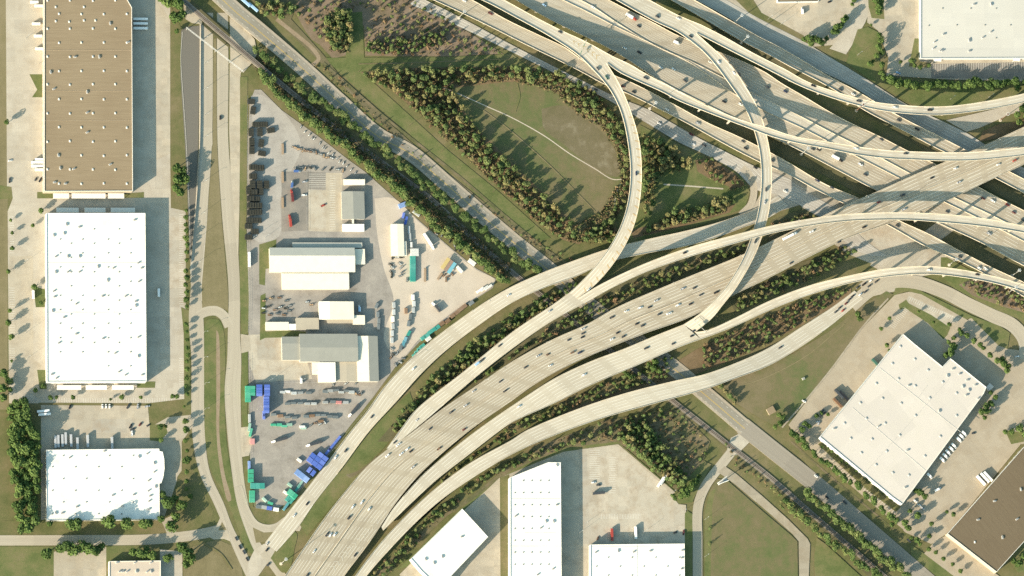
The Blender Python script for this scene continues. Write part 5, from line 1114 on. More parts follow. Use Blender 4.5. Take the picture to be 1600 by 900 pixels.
def loft(mb, secs, mi=0, cap=True):
    """sections along x: (x, half width, z0, z1, top half width)"""
    pr = None
    for x, w0, z0, z1, w1 in secs:
        i = len(mb.v); mb.v += [(x, -w0, z0), (x, w0, z0), (x, w0, (z0 * .35 + z1 * .65)), (x, w1, z1), (x, -w1, z1), (x, -w0, (z0 * .35 + z1 * .65))]; cur = [i + k for k in range(6)]
        if pr:
            for k in range(6): mb.f.append([pr[k], pr[(k + 1) % 6], cur[(k + 1) % 6], cur[k]][::-1]); mb.mi.append(mi)
        elif cap: mb.f.append(cur[::-1] if False else cur); mb.mi.append(mi)
        pr = cur
    if cap: mb.f.append(pr[::-1]); mb.mi.append(mi)
def wheels_mesh(pos, r=.34, w=.24):
    m = MB()
    for x, y in pos:
        i = len(m.v); n = 10
        for s in (-1, 1):
            for k in range(n): t = 6.283 * k / n; m.v.append((x + r * math.cos(t), y + s * w / 2, r + r * math.sin(t)))
        for k in range(n): m.f.append([i + k, i + (k + 1) % n, i + n + (k + 1) % n, i + n + k]); m.mi.append(0)
        m.f.append([i + k for k in range(n)][::-1]); m.f.append([i + n + k for k in range(n)]); m.mi += [0, 0]
    return m.mesh('wheels', TYRE)
def car_meshes(kind):
    b, g = MB(), MB()
    if kind == 'car':
        loft(b, [(-2.3, .78, .35, .78, .66), (-2.1, .9, .25, .93, .74), (-1.2, .92, .22, .98, .78), (.9, .92, .22, .95, .78), (1.9, .9, .25, .82, .72), (2.3, .76, .35, .66, .6)])
        loft(g, [(-1.75, .74, .9, 1.0, .68), (-1.05, .76, .92, 1.38, .58), (-.35, .76, .92, 1.42, .6), (.3, .76, .92, 1.38, .58), (1.05, .74, .88, .97, .66)])
        loft(b, [(-1.02, .56, 1.3, 1.42, .54), (-.35, .58, 1.3, 1.46, .56), (.28, .56, 1.3, 1.42, .54)]); wh = [(-1.35, -.8), (-1.35, .8), (1.4, -.8), (1.4, .8)]; r = .33
    elif kind == 'suv':
        loft(b, [(-2.4, .84, .4, .95, .74), (-2.3, .95, .3, 1.08, .84), (1.0, .96, .28, 1.08, .84), (2.1, .93, .3, .98, .8), (2.45, .8, .4, .8, .68)])
        loft(g, [(-2.3, .84, 1.05, 1.15, .8), (-2.05, .84, 1.06, 1.68, .7), (.35, .84, 1.06, 1.7, .7), (1.15, .82, 1.02, 1.1, .74)])
        loft(b, [(-2.1, .69, 1.6, 1.74, .66), (-.8, .71, 1.6, 1.8, .68), (.32, .69, 1.6, 1.74, .66)]); wh = [(-1.45, -.84), (-1.45, .84), (1.5, -.84), (1.5, .84)]; r = .38
    elif kind == 'pickup':
        loft(b, [(-2.9, .9, .45, .75, .86), (-.7, .96, .4, .76, .9), (-.65, .96, .3, 1.1, .86), (1.3, .97, .3, 1.1, .86), (2.5, .94, .35, 1.02, .82), (2.85, .85, .45, .85, .74)])
        for s in (-1, 1): b.box((-1.8, s * .88, .72), (2.2, .12, .42))
        b.box((-2.86, 0, .72), (.1, 1.8, .42))
        loft(g, [(-.62, .84, 1.05, 1.66, .7), (.75, .84, 1.06, 1.7, .7), (1.5, .82, 1.04, 1.12, .74)])
        loft(b, [(-.6, .69, 1.6, 1.74, .66), (.72, .69, 1.6, 1.74, .66)]); wh = [(-1.75, -.86), (-1.75, .86), (1.75, -.86), (1.75, .86)]; r = .4
    return b.mesh('body', PAINT['white']), g.mesh('windows', GLASS), wheels_mesh(wh, r)
CARM = {k: car_meshes(k) for k in ('car', 'suv', 'pickup')}
CARS = []
def ride(road, px, py):
    """height and heading on a road under the pixel"""
    best = None
    for i in range(len(RIB[road]) - 1):
        l, r = RIB[road][i]; l2, r2 = RIB[road][i + 1]; m0, m1 = (l + r) / 2, (l2 + r2) / 2; q = Q(m0); d = (q[0] - px) ** 2 + (q[1] - py) ** 2
        if best is None or d < best[0]: best = (d, (m0.z + m1.z) / 2, (m1 - m0), i)
    _, z, d, i = best; return z, math.atan2(d.y, d.x), i
def paint_part(o, mat):
    o.material_slots[0].link = 'OBJECT'; o.material_slots[0].material = mat
def car(px, py, colour, road=None, kind=None, ang=None, flip=False, where=None, z=None):
    kind = kind or rng.choice(('car', 'car', 'suv', 'suv', 'pickup')); order = 0
    if road:
        z0, a, order = ride(road, px, py); z = z0 if z is None else z
        if ang is None: ang = a
    else:
        z = gz(px, py) if z is None else z; ang = math.radians(ang)
    if flip: ang += math.pi
    t = empty({'car': 'passenger_car', 'suv': 'sport_utility_car', 'pickup': 'pickup_truck'}[kind], P(px, py, z + .07), ang + rng.uniform(-.02, .02))
    b, g, w = CARM[kind]; o = link('body', b, t); paint_part(o, PAINT[colour]); link('windows', g, t); link('wheels', w, t)
    CARS.append((t, colour, {'car': 'car', 'suv': 'tall car', 'pickup': 'pickup truck'}[kind], road or where, order)); return t
def boxtruck_mesh(L=5.2):
    b, c, w = MB(), MB(), None
    b.box((-1.3, 0, .95), (L, 2.4, 2.5)); b.box((-1.3, 0, 3.45), (L - .1, 2.3, .05))
    loft(c, [(1.4, 1.0, .5, 2.3, .9), (2.3, 1.02, .45, 2.35, .9), (2.9, 1.0, .45, 1.5, .92), (3.6, .95, .5, 1.3, .85)])
    return b.mesh('cargo_box', PAINT['white']), c.mesh('cab', PAINT['white']), wheels_mesh([(-2.6, -1), (-2.6, 1), (2.6, -1), (2.6, 1)], .45, .3)
BT = boxtruck_mesh()
def box_truck(px, py, ang, label, group=None, colour='white', road=None):
    z = gz(px, py) if not road else ride(road, px, py)[0]; a = math.radians(ang) if not road else ride(road, px, py)[1] + (math.pi if ang else 0)
    t = empty('box_truck', P(px, py, z + .07), a); tag(t, label, 'box truck', group)
    for nm, me in zip(('cargo_box', 'cab', 'wheels'), BT): link(nm, me, t)
    paint_part(t.children[1], PAINT[colour]); m = MB(); m.quad([(2.35, -.85, 2.36), (2.95, -.8, 1.56), (2.95, .8, 1.56), (2.35, .85, 2.36)]); m.build('windscreen', GLASS, t)
    return t
def trailer_meshes(L):
    b, f = MB(), MB(); b.box((0, 0, 1.15), (L, 2.55, 2.8)); b.box((0, 0, 3.95), (L - .15, 2.4, .06))
    for k in range(int(L / 1.2)): b.box((-L / 2 + .6 + k * 1.2, 0, 4.01), (.07, 2.4, .03))
    f.box((0, 0, .85), (L - .5, 1.0, .3)); f.box((L * .3, .7, 0), (.2, .2, 1.1)); f.box((L * .3, -.7, 0), (.2, .2, 1.1))
    return b.mesh('cargo_box', PAINT['white']), f.mesh('chassis', FANM), wheels_mesh([(-L / 2 + 1.2, -1), (-L / 2 + 1.2, 1), (-L / 2 + 2.5, -1), (-L / 2 + 2.5, 1)], .5, .5)
TRL = {L: trailer_meshes(L) for L in (9.0, 13.5, 16.0)}
def trailer(px, py, ang, label, group=None, colour='white', L=13.5, z=None):
    t = empty('box_trailer', P(px, py, (gz(px, py) if z is None else z) + .05), math.radians(ang)); tag(t, label, 'trailer', group)
    b, f, w = TRL[L]; o = link('cargo_box', b, t); paint_part(o, PAINT[colour]); link('chassis', f, t); link('wheels', w, t); return t
def semi(px, py, label, road=None, ang=0, cab='white', box='white', flip=False, L=13.5):
    if road: z, a, _ = ride(road, px, py)
    else: z, a = gz(px, py), math.radians(ang)
    if flip: a += math.pi
    t = empty('semi_truck', P(px, py, z + .07), a); tag(t, label, 'semi truck')
    b, f, w = TRL[L]; o = link('trailer_box', b, t, (-2.5, 0, 0)); paint_part(o, PAINT[box]); link('trailer_chassis', f, t, (-2.5, 0, 0)); link('trailer_wheels', w, t, (-2.5, 0, 0))
    c = MB(); x = L / 2 - 2.0; loft(c, [(x, 1.15, .7, 3.5, 1.0), (x + 2.0, 1.15, .6, 3.3, .95), (x + 2.6, 1.1, .6, 1.9, .95), (x + 4.2, .95, .6, 1.6, .8)]); c.build('cab', PAINT[cab], t)
    link('cab_wheels', wheels_mesh([(x + .3, -1), (x + .3, 1), (x + 3.4, -1), (x + 3.4, 1)], .5, .4), t); return t
DK, BK, WH, RD, SV, MR, DB, BR, GN, LB = 'dark grey', 'black', 'white', 'red', 'silver', 'maroon', 'dark blue', 'brown', 'green', 'light blue'
F = 'freeway_viaduct|F'
for x, y, c in [(956, 496, DK), (979, 486, WH), (1000, 481, WH), (1025, 470, SV), (1015, 480, BK), (1030, 491, DK), (1045, 490, WH), (1059, 477, WH), (1079, 475, BK), (1095, 461, DK), (1119, 457, BK), (1067, 451, SV), (1085, 450, DK), (911, 514, SV), (911, 521, DK), (910, 527, BK),
                (889, 531, DK), (995, 506, BK), (1004, 509, DK), (965, 520, BK), (974, 526, DK), (956, 530, WH), (841, 556, SV), (856, 554, BR), (894, 551, BR), (906, 551, DB), (821, 574, DK), (860, 571, WH), (782, 596, DK), (789, 611, BK), (740, 611, SV), (727, 634, SV), (705, 644, DK), (652, 656, SV),
                (672, 670, DK), (725, 671, MR), (617, 691, DK), (622, 695, WH), (642, 705, BK), (627, 709, WH), (605, 712, WH), (645, 730, SV), (686, 701, BR), (551, 792, WH), (565, 785, WH), (577, 795, WH), (545, 809, BK), (511, 835, DK), (516, 836, WH), (523, 835, WH), (491, 861, WH), (555, 867, BK), (480, 899, DK),
                (1493, 263, WH), (1560, 257, WH), (1585, 251, RD), (1268, 362, WH), (1350, 355, BK), (1311, 378, DK), (1373, 316, RD), (1410, 305, DK), (1413, 327, SV), (1456, 278, BK), (1498, 285, SV), (1236, 411, DK)]:
    car(x, y, c, F, flip=(y > 0 and rng.random() < .5))
car(636, 702, WH, F, 'pickup')
semi(1234, 369, 'long white semi truck on the broad freeway near the right loop crossing', F)
semi(1086, 516, 'dark semi truck rounding the foot of the right loop', 'flyover|L2', cab='dark grey', box='dark grey', flip=True, L=9.0) if False else None
for x, y, c in [(1010, 544, DK), (1052, 537, DK), (912, 586, WH), (811, 635, WH), (1081, 525, BK), (1084, 517, DK)]: car(x, y, c, 'ramp_bridge|R4')
for x, y, c in [(859, 486, SV), (781, 540, DK), (754, 562, DK)]: car(x, y, c, 'ramp_bridge|R2')
box_truck(746, 568, 0, 'light blue box truck near the start of the forked ramp', None, 'light blue', 'ramp_bridge|R2')
for x, y, c in [(646, 576, WH), (581, 651, DK), (795, 461, WH), (524, 715, WH), (540, 704, DK), (480, 787, BK), (460, 805, WH)]: car(x, y, c, 'ramp_bridge|R1')
for x, y, c in [(920, 452, WH), (994, 271, DB), (934, 107, DK), (948, 121, GN)]: car(x, y, c, 'flyover|L1')
for x, y, c in [(1070, 395, BK)]: car(x, y, c, 'flyover|R3', 'suv')
for x, y, c in [(1123, 97, WH), (1147, 114, WH), (1155, 116, BK), (1197, 296, DK), (1195, 316, SV), (1180, 377, DK)]: car(x, y, c, 'flyover|L2')
for x, y, c in [(1009, 122, DK), (1337, 232, WH), (1415, 240, DK)]: car(x, y, c, 'flyover|F1')
for x, y, c in [(1271, 134, BK), (1342, 158, DK), (1398, 168, WH), (1453, 172, BK)]: car(x, y, c, 'flyover|F2')
for x, y, c in [(1313, 140, DK), (1333, 147, WH), (1404, 188, DK), (1433, 202, BK)]: car(x, y, c, 'freeway_deck|D5')
for x, y, c in [(766, 21, MR), (725, 1, WH), (973, 135, MR), (990, 144, BK), (1042, 171, WH), (1090, 193, SV), (1161, 221, DK), (1165, 232, BK), (1206, 251, DK), (1277, 282, DB), (1300, 293, DK), (1402, 353, DK), (1500, 401, BK), (1530, 419, WH), (1540, 420, WH)]: car(x, y, c, 'freeway_deck|D2')
for x, y, c in [(875, 50, DK)]: car(x, y, c, 'freeway_deck|T1')
for x, y, c in [(1027, 26, DK), (1060, 29, WH), (1079, 57, BK)]: car(x, y, c, 'freeway_deck|T2')
for x, y, c in [(850, 8, LB), (976, 75, WH), (999, 82, BK), (1032, 105, WH), (1052, 108, WH), (1070, 126, DK), (1131, 159, BK), (1157, 163, WH), (1270, 233, DK), (1279, 234, BK), (1344, 257, WH), (1352, 273, DK), (1480, 331, DK), (1545, 365, SV)]: car(x, y, c, 'through_lanes')
semi(1308, 248, 'white and dark short semi truck on the through lanes under the crossing flyover', 'through_lanes', cab='black', L=9.0)
for x, y, c in [(926, 11, WH), (998, 41, BK), (1110, 97, WH), (1199, 136, DK), (1227, 143, DB), (1377, 218, DK), (1536, 310, MR), (1551, 314, WH), (1574, 320, RD), (1584, 332, MR), (1598, 344, DK)]: car(x, y, c, 'far_lanes')
box_truck(1057, 67, 0, 'white box truck on the sunlit far lanes of the diagonal freeway', None, 'white', 'far_lanes')
semi(986, 27, 'truck with a red cab on the far lanes of the diagonal freeway', 'far_lanes', cab='red', box='white', L=9.0)
for x, y, c in [(931, 140, DK), (1030, 193, WH), (1080, 210, MR), (1083, 225, WH), (1100, 227, DK), (1180, 262, BK), (1227, 299, WH)]: car(x, y, c, 'south_frontage')
for x, y, c in [(1452, 422, WH), (1527, 429, BK)]: car(x, y, c, 'flyover|R4')
for x, y, c in [(1219, 543, DK)]: car(x, y, c, 'ramp_bridge|R5')
for x, y, c in [(1340, 449, DK), (1350, 444, BK), (1358, 447, DK), (1352, 456, DK), (1344, 460, WH), (1332, 463, BK), (1327, 468, DK), (1322, 474, MR), (1312, 481, DK), (1306, 487, DK), (1317, 485, RD), (1361, 438, WH), (1369, 440, DK), (1372, 432, DK)]: car(x, y, c, None, ang=38, where='queue at the signal', z=.85)
for x, y, c in [(369, 842, DK), (375, 855, BK), (381, 863, DK), (386, 874, BK)]: car(x, y, c, None, ang=-62, where='frontage road at the bottom junction')
for x, y, c in [(417, 859, BK), (419, 882, DK), (418, 849, SV)]: car(x, y, c, None, ang=52, where='bottom junction beside the mast')
car(344, 184, BK, None, ang=88, where='empty upper left frontage road')
for x, y, c in [(1275, 744, WH), (1320, 785, DK), (1292, 777, BK), (1420, 845, DK)]: car(x, y, c, None, ang=-40, where='pale highway, lower right', z=.78)
for x, y, c, a in [(160, 635, WH, 90), (165.5, 635, WH, 90), (171, 635, WH, 90), (109, 636, BK, 70), (200, 635, DK, 60), (215, 635, SV, 80), (230, 635, SV, 10), (204, 666, BK, 60), (219, 663, MR, 50), (231, 665, DK, 30), (207, 671, DK, 20), (206, 677, WH, 90)]: car(x, y, c, None, ang=a, where='lot above the lower white warehouse')
for x, y, c, a in [(15, 282, DK, 85), (16, 251, WH, 10), (56, 262, SV, 5), (56, 280, DK, 60), (63, 281, BK, 60)]: car(x, y, c, None, ang=a, where='lot left of the brown warehouse')
for x, y, c, a in [(1256, 627, WH, -30), (1278, 659, WH, 10), (1285, 642, DK, 40), (1288, 646, BK, 40), (1283, 650, DK, 40), (1279, 661, SV, 60), (1589, 557, WH, 5), (1521, 677, DK, 10), (1430, 783, WH, -30), (1436, 789, WH, -30), (1441, 794, SV, -30)]: car(x, y, c, None, ang=a, where='lot round the angled white warehouse')
for x, y, c, a in [(1266, 3, DK, 0), (1296, 3, BK, 20), (1403, 114, LB, -20)]: car(x, y, c, None, ang=a, where='top right parking lots')
for x, y, c, a in [(927, 754, WH, 10), (935, 758, DK, 0), (1068, 832, MR, 80), (1055, 832, BK, 20), (934, 841, BR, 60)]: car(x, y, c, None, ang=a, where='patched bottom lot')
box_truck(1253, 17, 90, 'white box truck alone in the upper right parking lot')
for i, (x, y) in enumerate([(1472, 719), (1476.5, 713), (1481, 707.5), (1486, 702), (1490, 697), (1498, 687.5), (1502, 682.5), (1506, 678)]): box_truck(x, y, -42, 'white box truck in the rank backed to the right wall of the angled warehouse', 'ranked white box trucks')
box_truck(1452, 744, -42, 'white box truck alone at the right wall of the angled warehouse'); box_truck(1465, 765, 25, 'white box truck in the lane between the angled white and brown warehouses')
for i, (x, y) in enumerate([(1532, 751), (1538, 747), (1543, 745)]): trailer(x, y, -48, 'pale trailer at the dock of the turned brown warehouse', 'trailers at the turned brown warehouse')
for y in (30.5, 37.5, 45): trailer(219, y, 0, 'trailer in shade docked at the right wall of the long brown warehouse', 'trailers right of the brown warehouse', L=16.0)
for y, L in ((250, 9.0), (254.5, 13.5), (260, 13.5), (266, 9.0)): trailer(66 - L * .6, y, 180, 'white trailer docked at the left wall of the long brown warehouse', 'trailers left of the brown warehouse', L=L)
for x, y in ((53, 4), (60, 10), (56, 38), (59, 57), (61, 77)): trailer(x, y, 180, 'white trailer at the upper left wall of the long brown warehouse', 'trailers at the upper left wall', L=9.0)
for x, y in ((86, 691), (90.5, 690), (97, 689), (102, 686), (110.5, 689), (120.5, 694), (136.5, 690), (174.5, 693)): trailer(x, y, 90, 'trailer backed into the shaded dock of the lower white warehouse', 'trailers at the lower white warehouse', 'silver')
for x, y in ((67, 643), (69, 648)): trailer(x, y, 5, 'pale trailer parked beside the grove', 'trailers beside the grove')
trailer(51.5, 461, 90, 'white container trailer on the lot left of the large white warehouse', L=9.0); trailer(247.5, 458, 90, 'pale trailer in the shade right of the large white warehouse', L=9.0)
trailer(955.5, 836, 90, 'red trailer backed against the bottom right white warehouse', colour='red', L=13.5); trailer(992.5, 833, 90, 'tall white trailer backed against the bottom right white warehouse')
trailer(1032, 753, 55, 'white trailer on the right edge of the patched lot, left of two'); trailer(1036, 750, 55, 'white trailer on the right edge of the patched lot, right of two'); trailer(935, 771, 5, 'dark trailer standing in the middle of the patched lot', colour='dark grey', L=13.5)
trailer(1310, 616, -48, 'dark trailer at the upper left wall of the angled warehouse', colour='dark grey'); trailer(1318, 619, -48, 'black tall trailer at the upper left wall of the angled warehouse', colour='black'); trailer(1366, 566, -48, 'green trailer at the upper left wall of the angled warehouse', colour='green', L=9.0); trailer(1308, 630, -48, 'brown trailer at the left wall of the angled warehouse', colour='brown', L=13.5)
# ---- labels for the cars: colour, kind, road and place along it
PLACE = {F: 'broad freeway', 'ramp_bridge|R4': 'ramp below the broad freeway', 'ramp_bridge|R2': 'forked ramp', 'ramp_bridge|R1': 'outermost ramp beside the yard', 'flyover|L1': 'left tall loop', 'flyover|R3': 'topmost flyover', 'flyover|L2': 'right tall loop', 'flyover|F1': 'crossing flyover', 'flyover|F2': 'outer flyover', 'freeway_deck|D5': 'far right low deck',
         'freeway_deck|D2': 'left low deck', 'freeway_deck|T1': 'left forking deck', 'freeway_deck|T2': 'right forking deck', 'through_lanes': 'shaded through lanes', 'far_lanes': 'far lanes', 'south_frontage': 'grey frontage road', 'flyover|R4': 'arching flyover', 'ramp_bridge|R5': 'lowest ramp'}
ORD = 'first second third fourth fifth sixth seventh eighth ninth tenth eleventh twelfth thirteenth fourteenth fifteenth sixteenth seventeenth eighteenth nineteenth twentieth'.split() + ['twenty-' + w for w in 'first second third fourth fifth sixth seventh eighth ninth'.split()]
by = {}
for t, c, k, rd, o in CARS: by.setdefault((c, k, rd), []).append((Q(t.location)[0], t))
for (c, k, rd), v in by.items():
    pl = PLACE.get(rd, rd); v.sort(key=lambda q: q[0])
    for i, (_, t) in enumerate(v):
        lab = f'{c} {k} on the {pl}' if rd in PLACE else f'{c} {k} in the {pl}' if 'queue' in pl or 'lot' in pl else f'{c} {k} on the {pl}'
        if len(v) > 1: lab += f', {ORD[i]} such from left'
        tag(t, lab, k, 'vehicles on the ' + pl)
# ================================================================ poles, masts, signs
STEEL = plain('galvanised_steel', (.46, .46, .44), .45, .1, .5, .4); RUSTY = plain('weathering_steel', (.16, .09, .06), .7, .2, .4); LEDW = plain('lamp_housing', (.6, .6, .58), .5)
TIMBER_POLE = plain('brown_pole_timber', (.13, .10, .07), .9)
def light_pole(px, py, ang, label, group, h=11.0, arm=2.6, z=None, mat=None):
    t = empty('light_pole', P(px, py, gz(px, py) if z is None else z), ang); tag(t, label, 'light pole', group)
    m = MB(); m.cyl((0, 0, 0), .16, .1, h, 6); m.cyl((0, 0, 0), .3, .3, .5, 6); m.build('pole', mat or STEEL, t)
    m = MB(); m.bar((0, 0, h - .2), (arm, 0, h + .4), .12); m.build('arm', mat or STEEL, t); m = MB(); m.box((arm + .3, 0, h + .3), (.9, .4, .18)); m.build('lamp_head', mat or LEDW, t)
def mast(px, py, label, h=36, mat=None, z=None):
    t = empty('high_mast', P(px, py, gz(px, py) if z is None else z)); tag(t, label, 'light mast', 'tall lighting masts'); mat = mat or STEEL
    m = MB(); m.cyl((0, 0, 0), .42, .18, h, 8); m.build('pole', mat, t); m = MB(); m.cyl((0, 0, 0), 1.7, 1.7, .35, 12); m.build('base', BARR, t)
    m = MB(); m.cyl((0, 0, h - .3), 1.1, 1.1, .3, 10); m.build('ring', mat, t)
    for k in range(6): q = MB(); a = k * 1.047; q.box((1.5 * math.cos(a), 1.5 * math.sin(a), h - .45), (.9, .6, .35), a); q.build('lamp_head', LEDW, t)
mast(439, 881, 'high mast on a round pad by the bottom junction, long shadow across the freeway')
mast(717, 28, 'high mast on the verge beside the left low deck at the top')
mast(1015, 170, 'high mast on the verge between the grey frontage road and left low deck')
mast(1252, 241, 'silver high mast below the crossing flyover'); mast(1338, 173, 'rust-coloured high mast beside the outer flyover', mat=RUSTY)
mast(1149, 34, 'high mast in the shade between the two upper roads'); mast(1158, 67, 'high mast just above the right forking deck')
mast(1563, 188, 'rust-coloured high mast at the right edge under the outer flyover', mat=RUSTY); mast(1581, 431, 'high mast at the right edge beside the arching flyover'); mast(1576, 457, 'high mast on the brush at the right edge'); mast(1483, 414, 'high mast on the small round grass island')
for i, (x, y, a) in enumerate([(318, 60, 3.1), (318, 100, 3.1), (318, 140, 3.1), (319, 180, 3.1), (318, 215, 3.1), (316, 285, 3.1), (313, 335, 3.1), (309, 372, 3.1), (306, 412, 3.1)]): light_pole(x, y, a - 3.1, 'thin street light along the upper left frontage road', 'street lights, upper left')
for x, y in [(318, 520), (318, 560), (320, 600), (320, 640)]: light_pole(x, y, 0, 'thin street light along the grass median', 'street lights along the median')
for x, y in [(38, 410), (42, 470), (40, 520), (42, 560), (60, 100), (40, 60)]: light_pole(x, y, .6, 'lot light on the concrete left of the big warehouses', 'lot lights, left edge', 10)
for x, y in [(905, 833), (1005, 832), (1050, 770), (912, 820)]: light_pole(x, y, .6, 'lot light on the patched lot at the bottom', 'lot lights, bottom', 9)
for x, y in [(1101, 812), (1101, 870), (1130, 748), (1066, 800)]: light_pole(x, y, .6, 'street light beside the narrow local road', 'street lights, local road', 10)
for x, y in [(1200, 30), (1220, 38), (1262, 60), (1340, 86), (1485, 155), (1545, 152)]: light_pole(x, y, .6, 'street light on the upper right verge', 'street lights, upper right', 12)
for x, y in [(395, 372), (414, 371), (420, 596), (470, 596), (402, 640)]: light_pole(x, y, .4, 'yard light pole in the industrial yard', 'yard lights', 11)
for x, y in [(560, 112), (640, 104), (700, 104), (760, 92), (640, 196), (690, 236), (770, 300), (868, 160)]: light_pole(x, y, .4, 'wooden-looking utility pole on the grass lanes round the wood', 'utility poles round the wood', 13, .5, mat=TIMBER_POLE)
# poles standing on the roads above
for rd, t0, t1, n, lab in ((F, .3, .95, 9, 'street light on the edge of the broad freeway'), ('freeway_deck|D2', .1, .9, 6, 'street light on the edge of the left low deck'), ('flyover|R3', .2, .9, 4, 'light pole on the parapet of the topmost flyover'), ('ramp_bridge|R1', .3, .8, 4, 'light pole on the edge of the outermost ramp')):
    rw = RIB[rd]
    for k in range(n):
        l, r = rw[int((t0 + (t1 - t0) * (k + .5) / n) * (len(rw) - 1))]; d = (r - l).normalized(); p = l + d * .2
        q = Q(p); light_pole(q[0], q[1], math.atan2(d.y, d.x), lab, lab.replace('light', 'lights'), 9, 2.2, z=p.z + .9)
def gantry(pa, pb, z, label, signs, h=7.0):
    a, b = P(*pa, z), P(*pb, z); c = (a + b) / 2; c.z = z; t = empty('sign_gantry', c); tag(t, label, 'sign gantry'); a -= c; b -= c
    for p in (a, b): m = MB(); m.cyl((p.x, p.y, 0), .3, .25, h, 8); m.build('post', STEEL, t)
    m = MB(); up1 = Vector((0, 0, h)); n = 10
    for dz in (0, -1.2): m.bar(a + up1 + Vector((0, 0, dz)), b + up1 + Vector((0, 0, dz)), .22)
    for k in range(n): m.bar(a.lerp(b, k / n) + up1 - Vector((0, 0, 1.2 * (k % 2))), a.lerp(b, (k + 1) / n) + up1 - Vector((0, 0, 1.2 * ((k + 1) % 2))), .12)
    m.build('truss', STEEL, t); d = (b - a).normalized(); pn = Vector((-d.y, d.x, 0)) * .25
    for s in signs:
        q = a.lerp(b, s) + Vector((0, 0, h - 2.3)) + pn; m = MB(); m.box((q.x, q.y, q.z), (4.5, .15, 2.9), math.atan2(d.y, d.x)); m.build('sign_panel', plain('green_sign_sheet', (.02, .16, .08), .5), t)
gantry((903, 92), (915, 64), 17.5, 'overhead sign gantry across the left forking deck', (.3, .7))
gantry((957, 42), (980, 22), 6.5, 'overhead sign gantry across the far lanes near the truck with red cab', (.4,))
gantry((1233, 253), (1222, 240), 0, 'short sign gantry beneath the crossing flyover', (.5,)) if False else None
gantry((1052, 112), (1080, 92), .9, 'overhead sign gantry across the shaded through lanes', (.3, .6)) if False else None
gantry((1083, 502), (1101, 520), 14.2, 'sign gantry at the foot of the right loop', (.5,))
# lattice pipe bridge over the frontage roads
a, b = P(291, 43, 7), P(380, 112, 7); c = (a + b) / 2; c.z = 0; t = empty('pipe_bridge', c); tag(t, 'white lattice pipe bridge crossing over the upper left frontage roads', 'pipe bridge'); a -= c; b -= c
m = MB(); d = (b - a).normalized(); s = Vector((-d.y, d.x, 0)) * .5; n = 34
for o in (s, -s):
    for dz in (0, 1.0): m.bar(a + o + Vector((0, 0, dz)), b + o + Vector((0, 0, dz)), .18)
for k in range(n):
    p, q = a.lerp(b, k / n), a.lerp(b, (k + 1) / n); m.bar(p + s * (1 if k % 2 else -1) + Vector((0, 0, 1.0)), q - s * (1 if k % 2 else -1) + Vector((0, 0, 1.0)), .12); m.bar(p + s + Vector((0, 0, 1.0)), p - s + Vector((0, 0, 1.0)), .12); m.bar(p + s, q + s + Vector((0, 0, 1.0)), .1)
m.build('truss', plain('white_steel', (.5, .5, .48), .5), t)
for f in (.02, .27, .52, .77, .98): p = a.lerp(b, f); m = MB(); m.box((p.x, p.y, 0), (.5, 1.6, 7.0), math.atan2(d.y, d.x)); m.build('support', STEEL, t)
# train or long vehicle on the highway at the top edge
for k, (x, y) in enumerate([(380, 2), (392, 10)]): trailer(x + 3, y + 2, -42, ['pale blue trailer on the highway overpass, cut by the top edge', 'pale blue trailer on the highway overpass, lower of two'][k], None, 'light blue', 13.5, z=4.5 - k)
# billboard and tower by the local road
c = P(1125, 755, 0); t = empty('billboard', c, .5); tag(t, 'tall white billboard on the grass between the two local roads', 'billboard')
m = MB(); m.cyl((0, 0, 0), .5, .45, 16, 8); m.build('post', STEEL, t); m = MB(); m.box((0, 1.6, 13), (12, .5, 4.5), .14); m.build('panel', plain('white_panel', (.75, .74, .7), .6), t); m = MB(); m.box((0, -1.6, 13), (12, .5, 4.5), -.14); m.build('panel', MATS['white_panel'], t); m = MB(); m.box((0, 0, 12.7), (12, 3.4, .3)); m.build('catwalk', STEEL, t)
c = P(1255, 592, 0); t = empty('field_shelter', c, .4); tag(t, 'small dark hut alone on the mown grass right of the highway', 'hut'); m = MB(); m.box((0, 0, 0), (3, 2.4, 2.2)); m.build('wall', SHEDW, t); m = MB(); m.box((0, 0, 2.2), (3.5, 2.9, .3), 0, 0, .8); m.build('roof', GREYM, t)
c = P(1204, 642, 0); t = empty('pump_house', c, .5); tag(t, 'small brown pump house at the highway entrance of the angled warehouse', 'pump house'); m = MB(); m.box((0, 0, 0), (8, 7, 3)); m.build('wall', WALLT, t); m = MB(); m.box((0, 0, 3), (8.6, 7.6, .3)); m.build('roof', BROWN_ROOF, t)
for x0, y0, x1, y1, lab in [(1534, 604, 1548, 612, 'small square annex at the right corner of the angled warehouse')]:
    c = P(1545, 606, 0); t = empty('stair_annex', c, -.75); tag(t, lab, 'annex'); m = MB(); m.box((0, 0, 0), (6, 7, 5)); m.build('wall', WALLC, t); m = MB(); m.box((0, 0, 5), (5.6, 6.6, .2)); m.build('roof', WARM_ROOF, t)
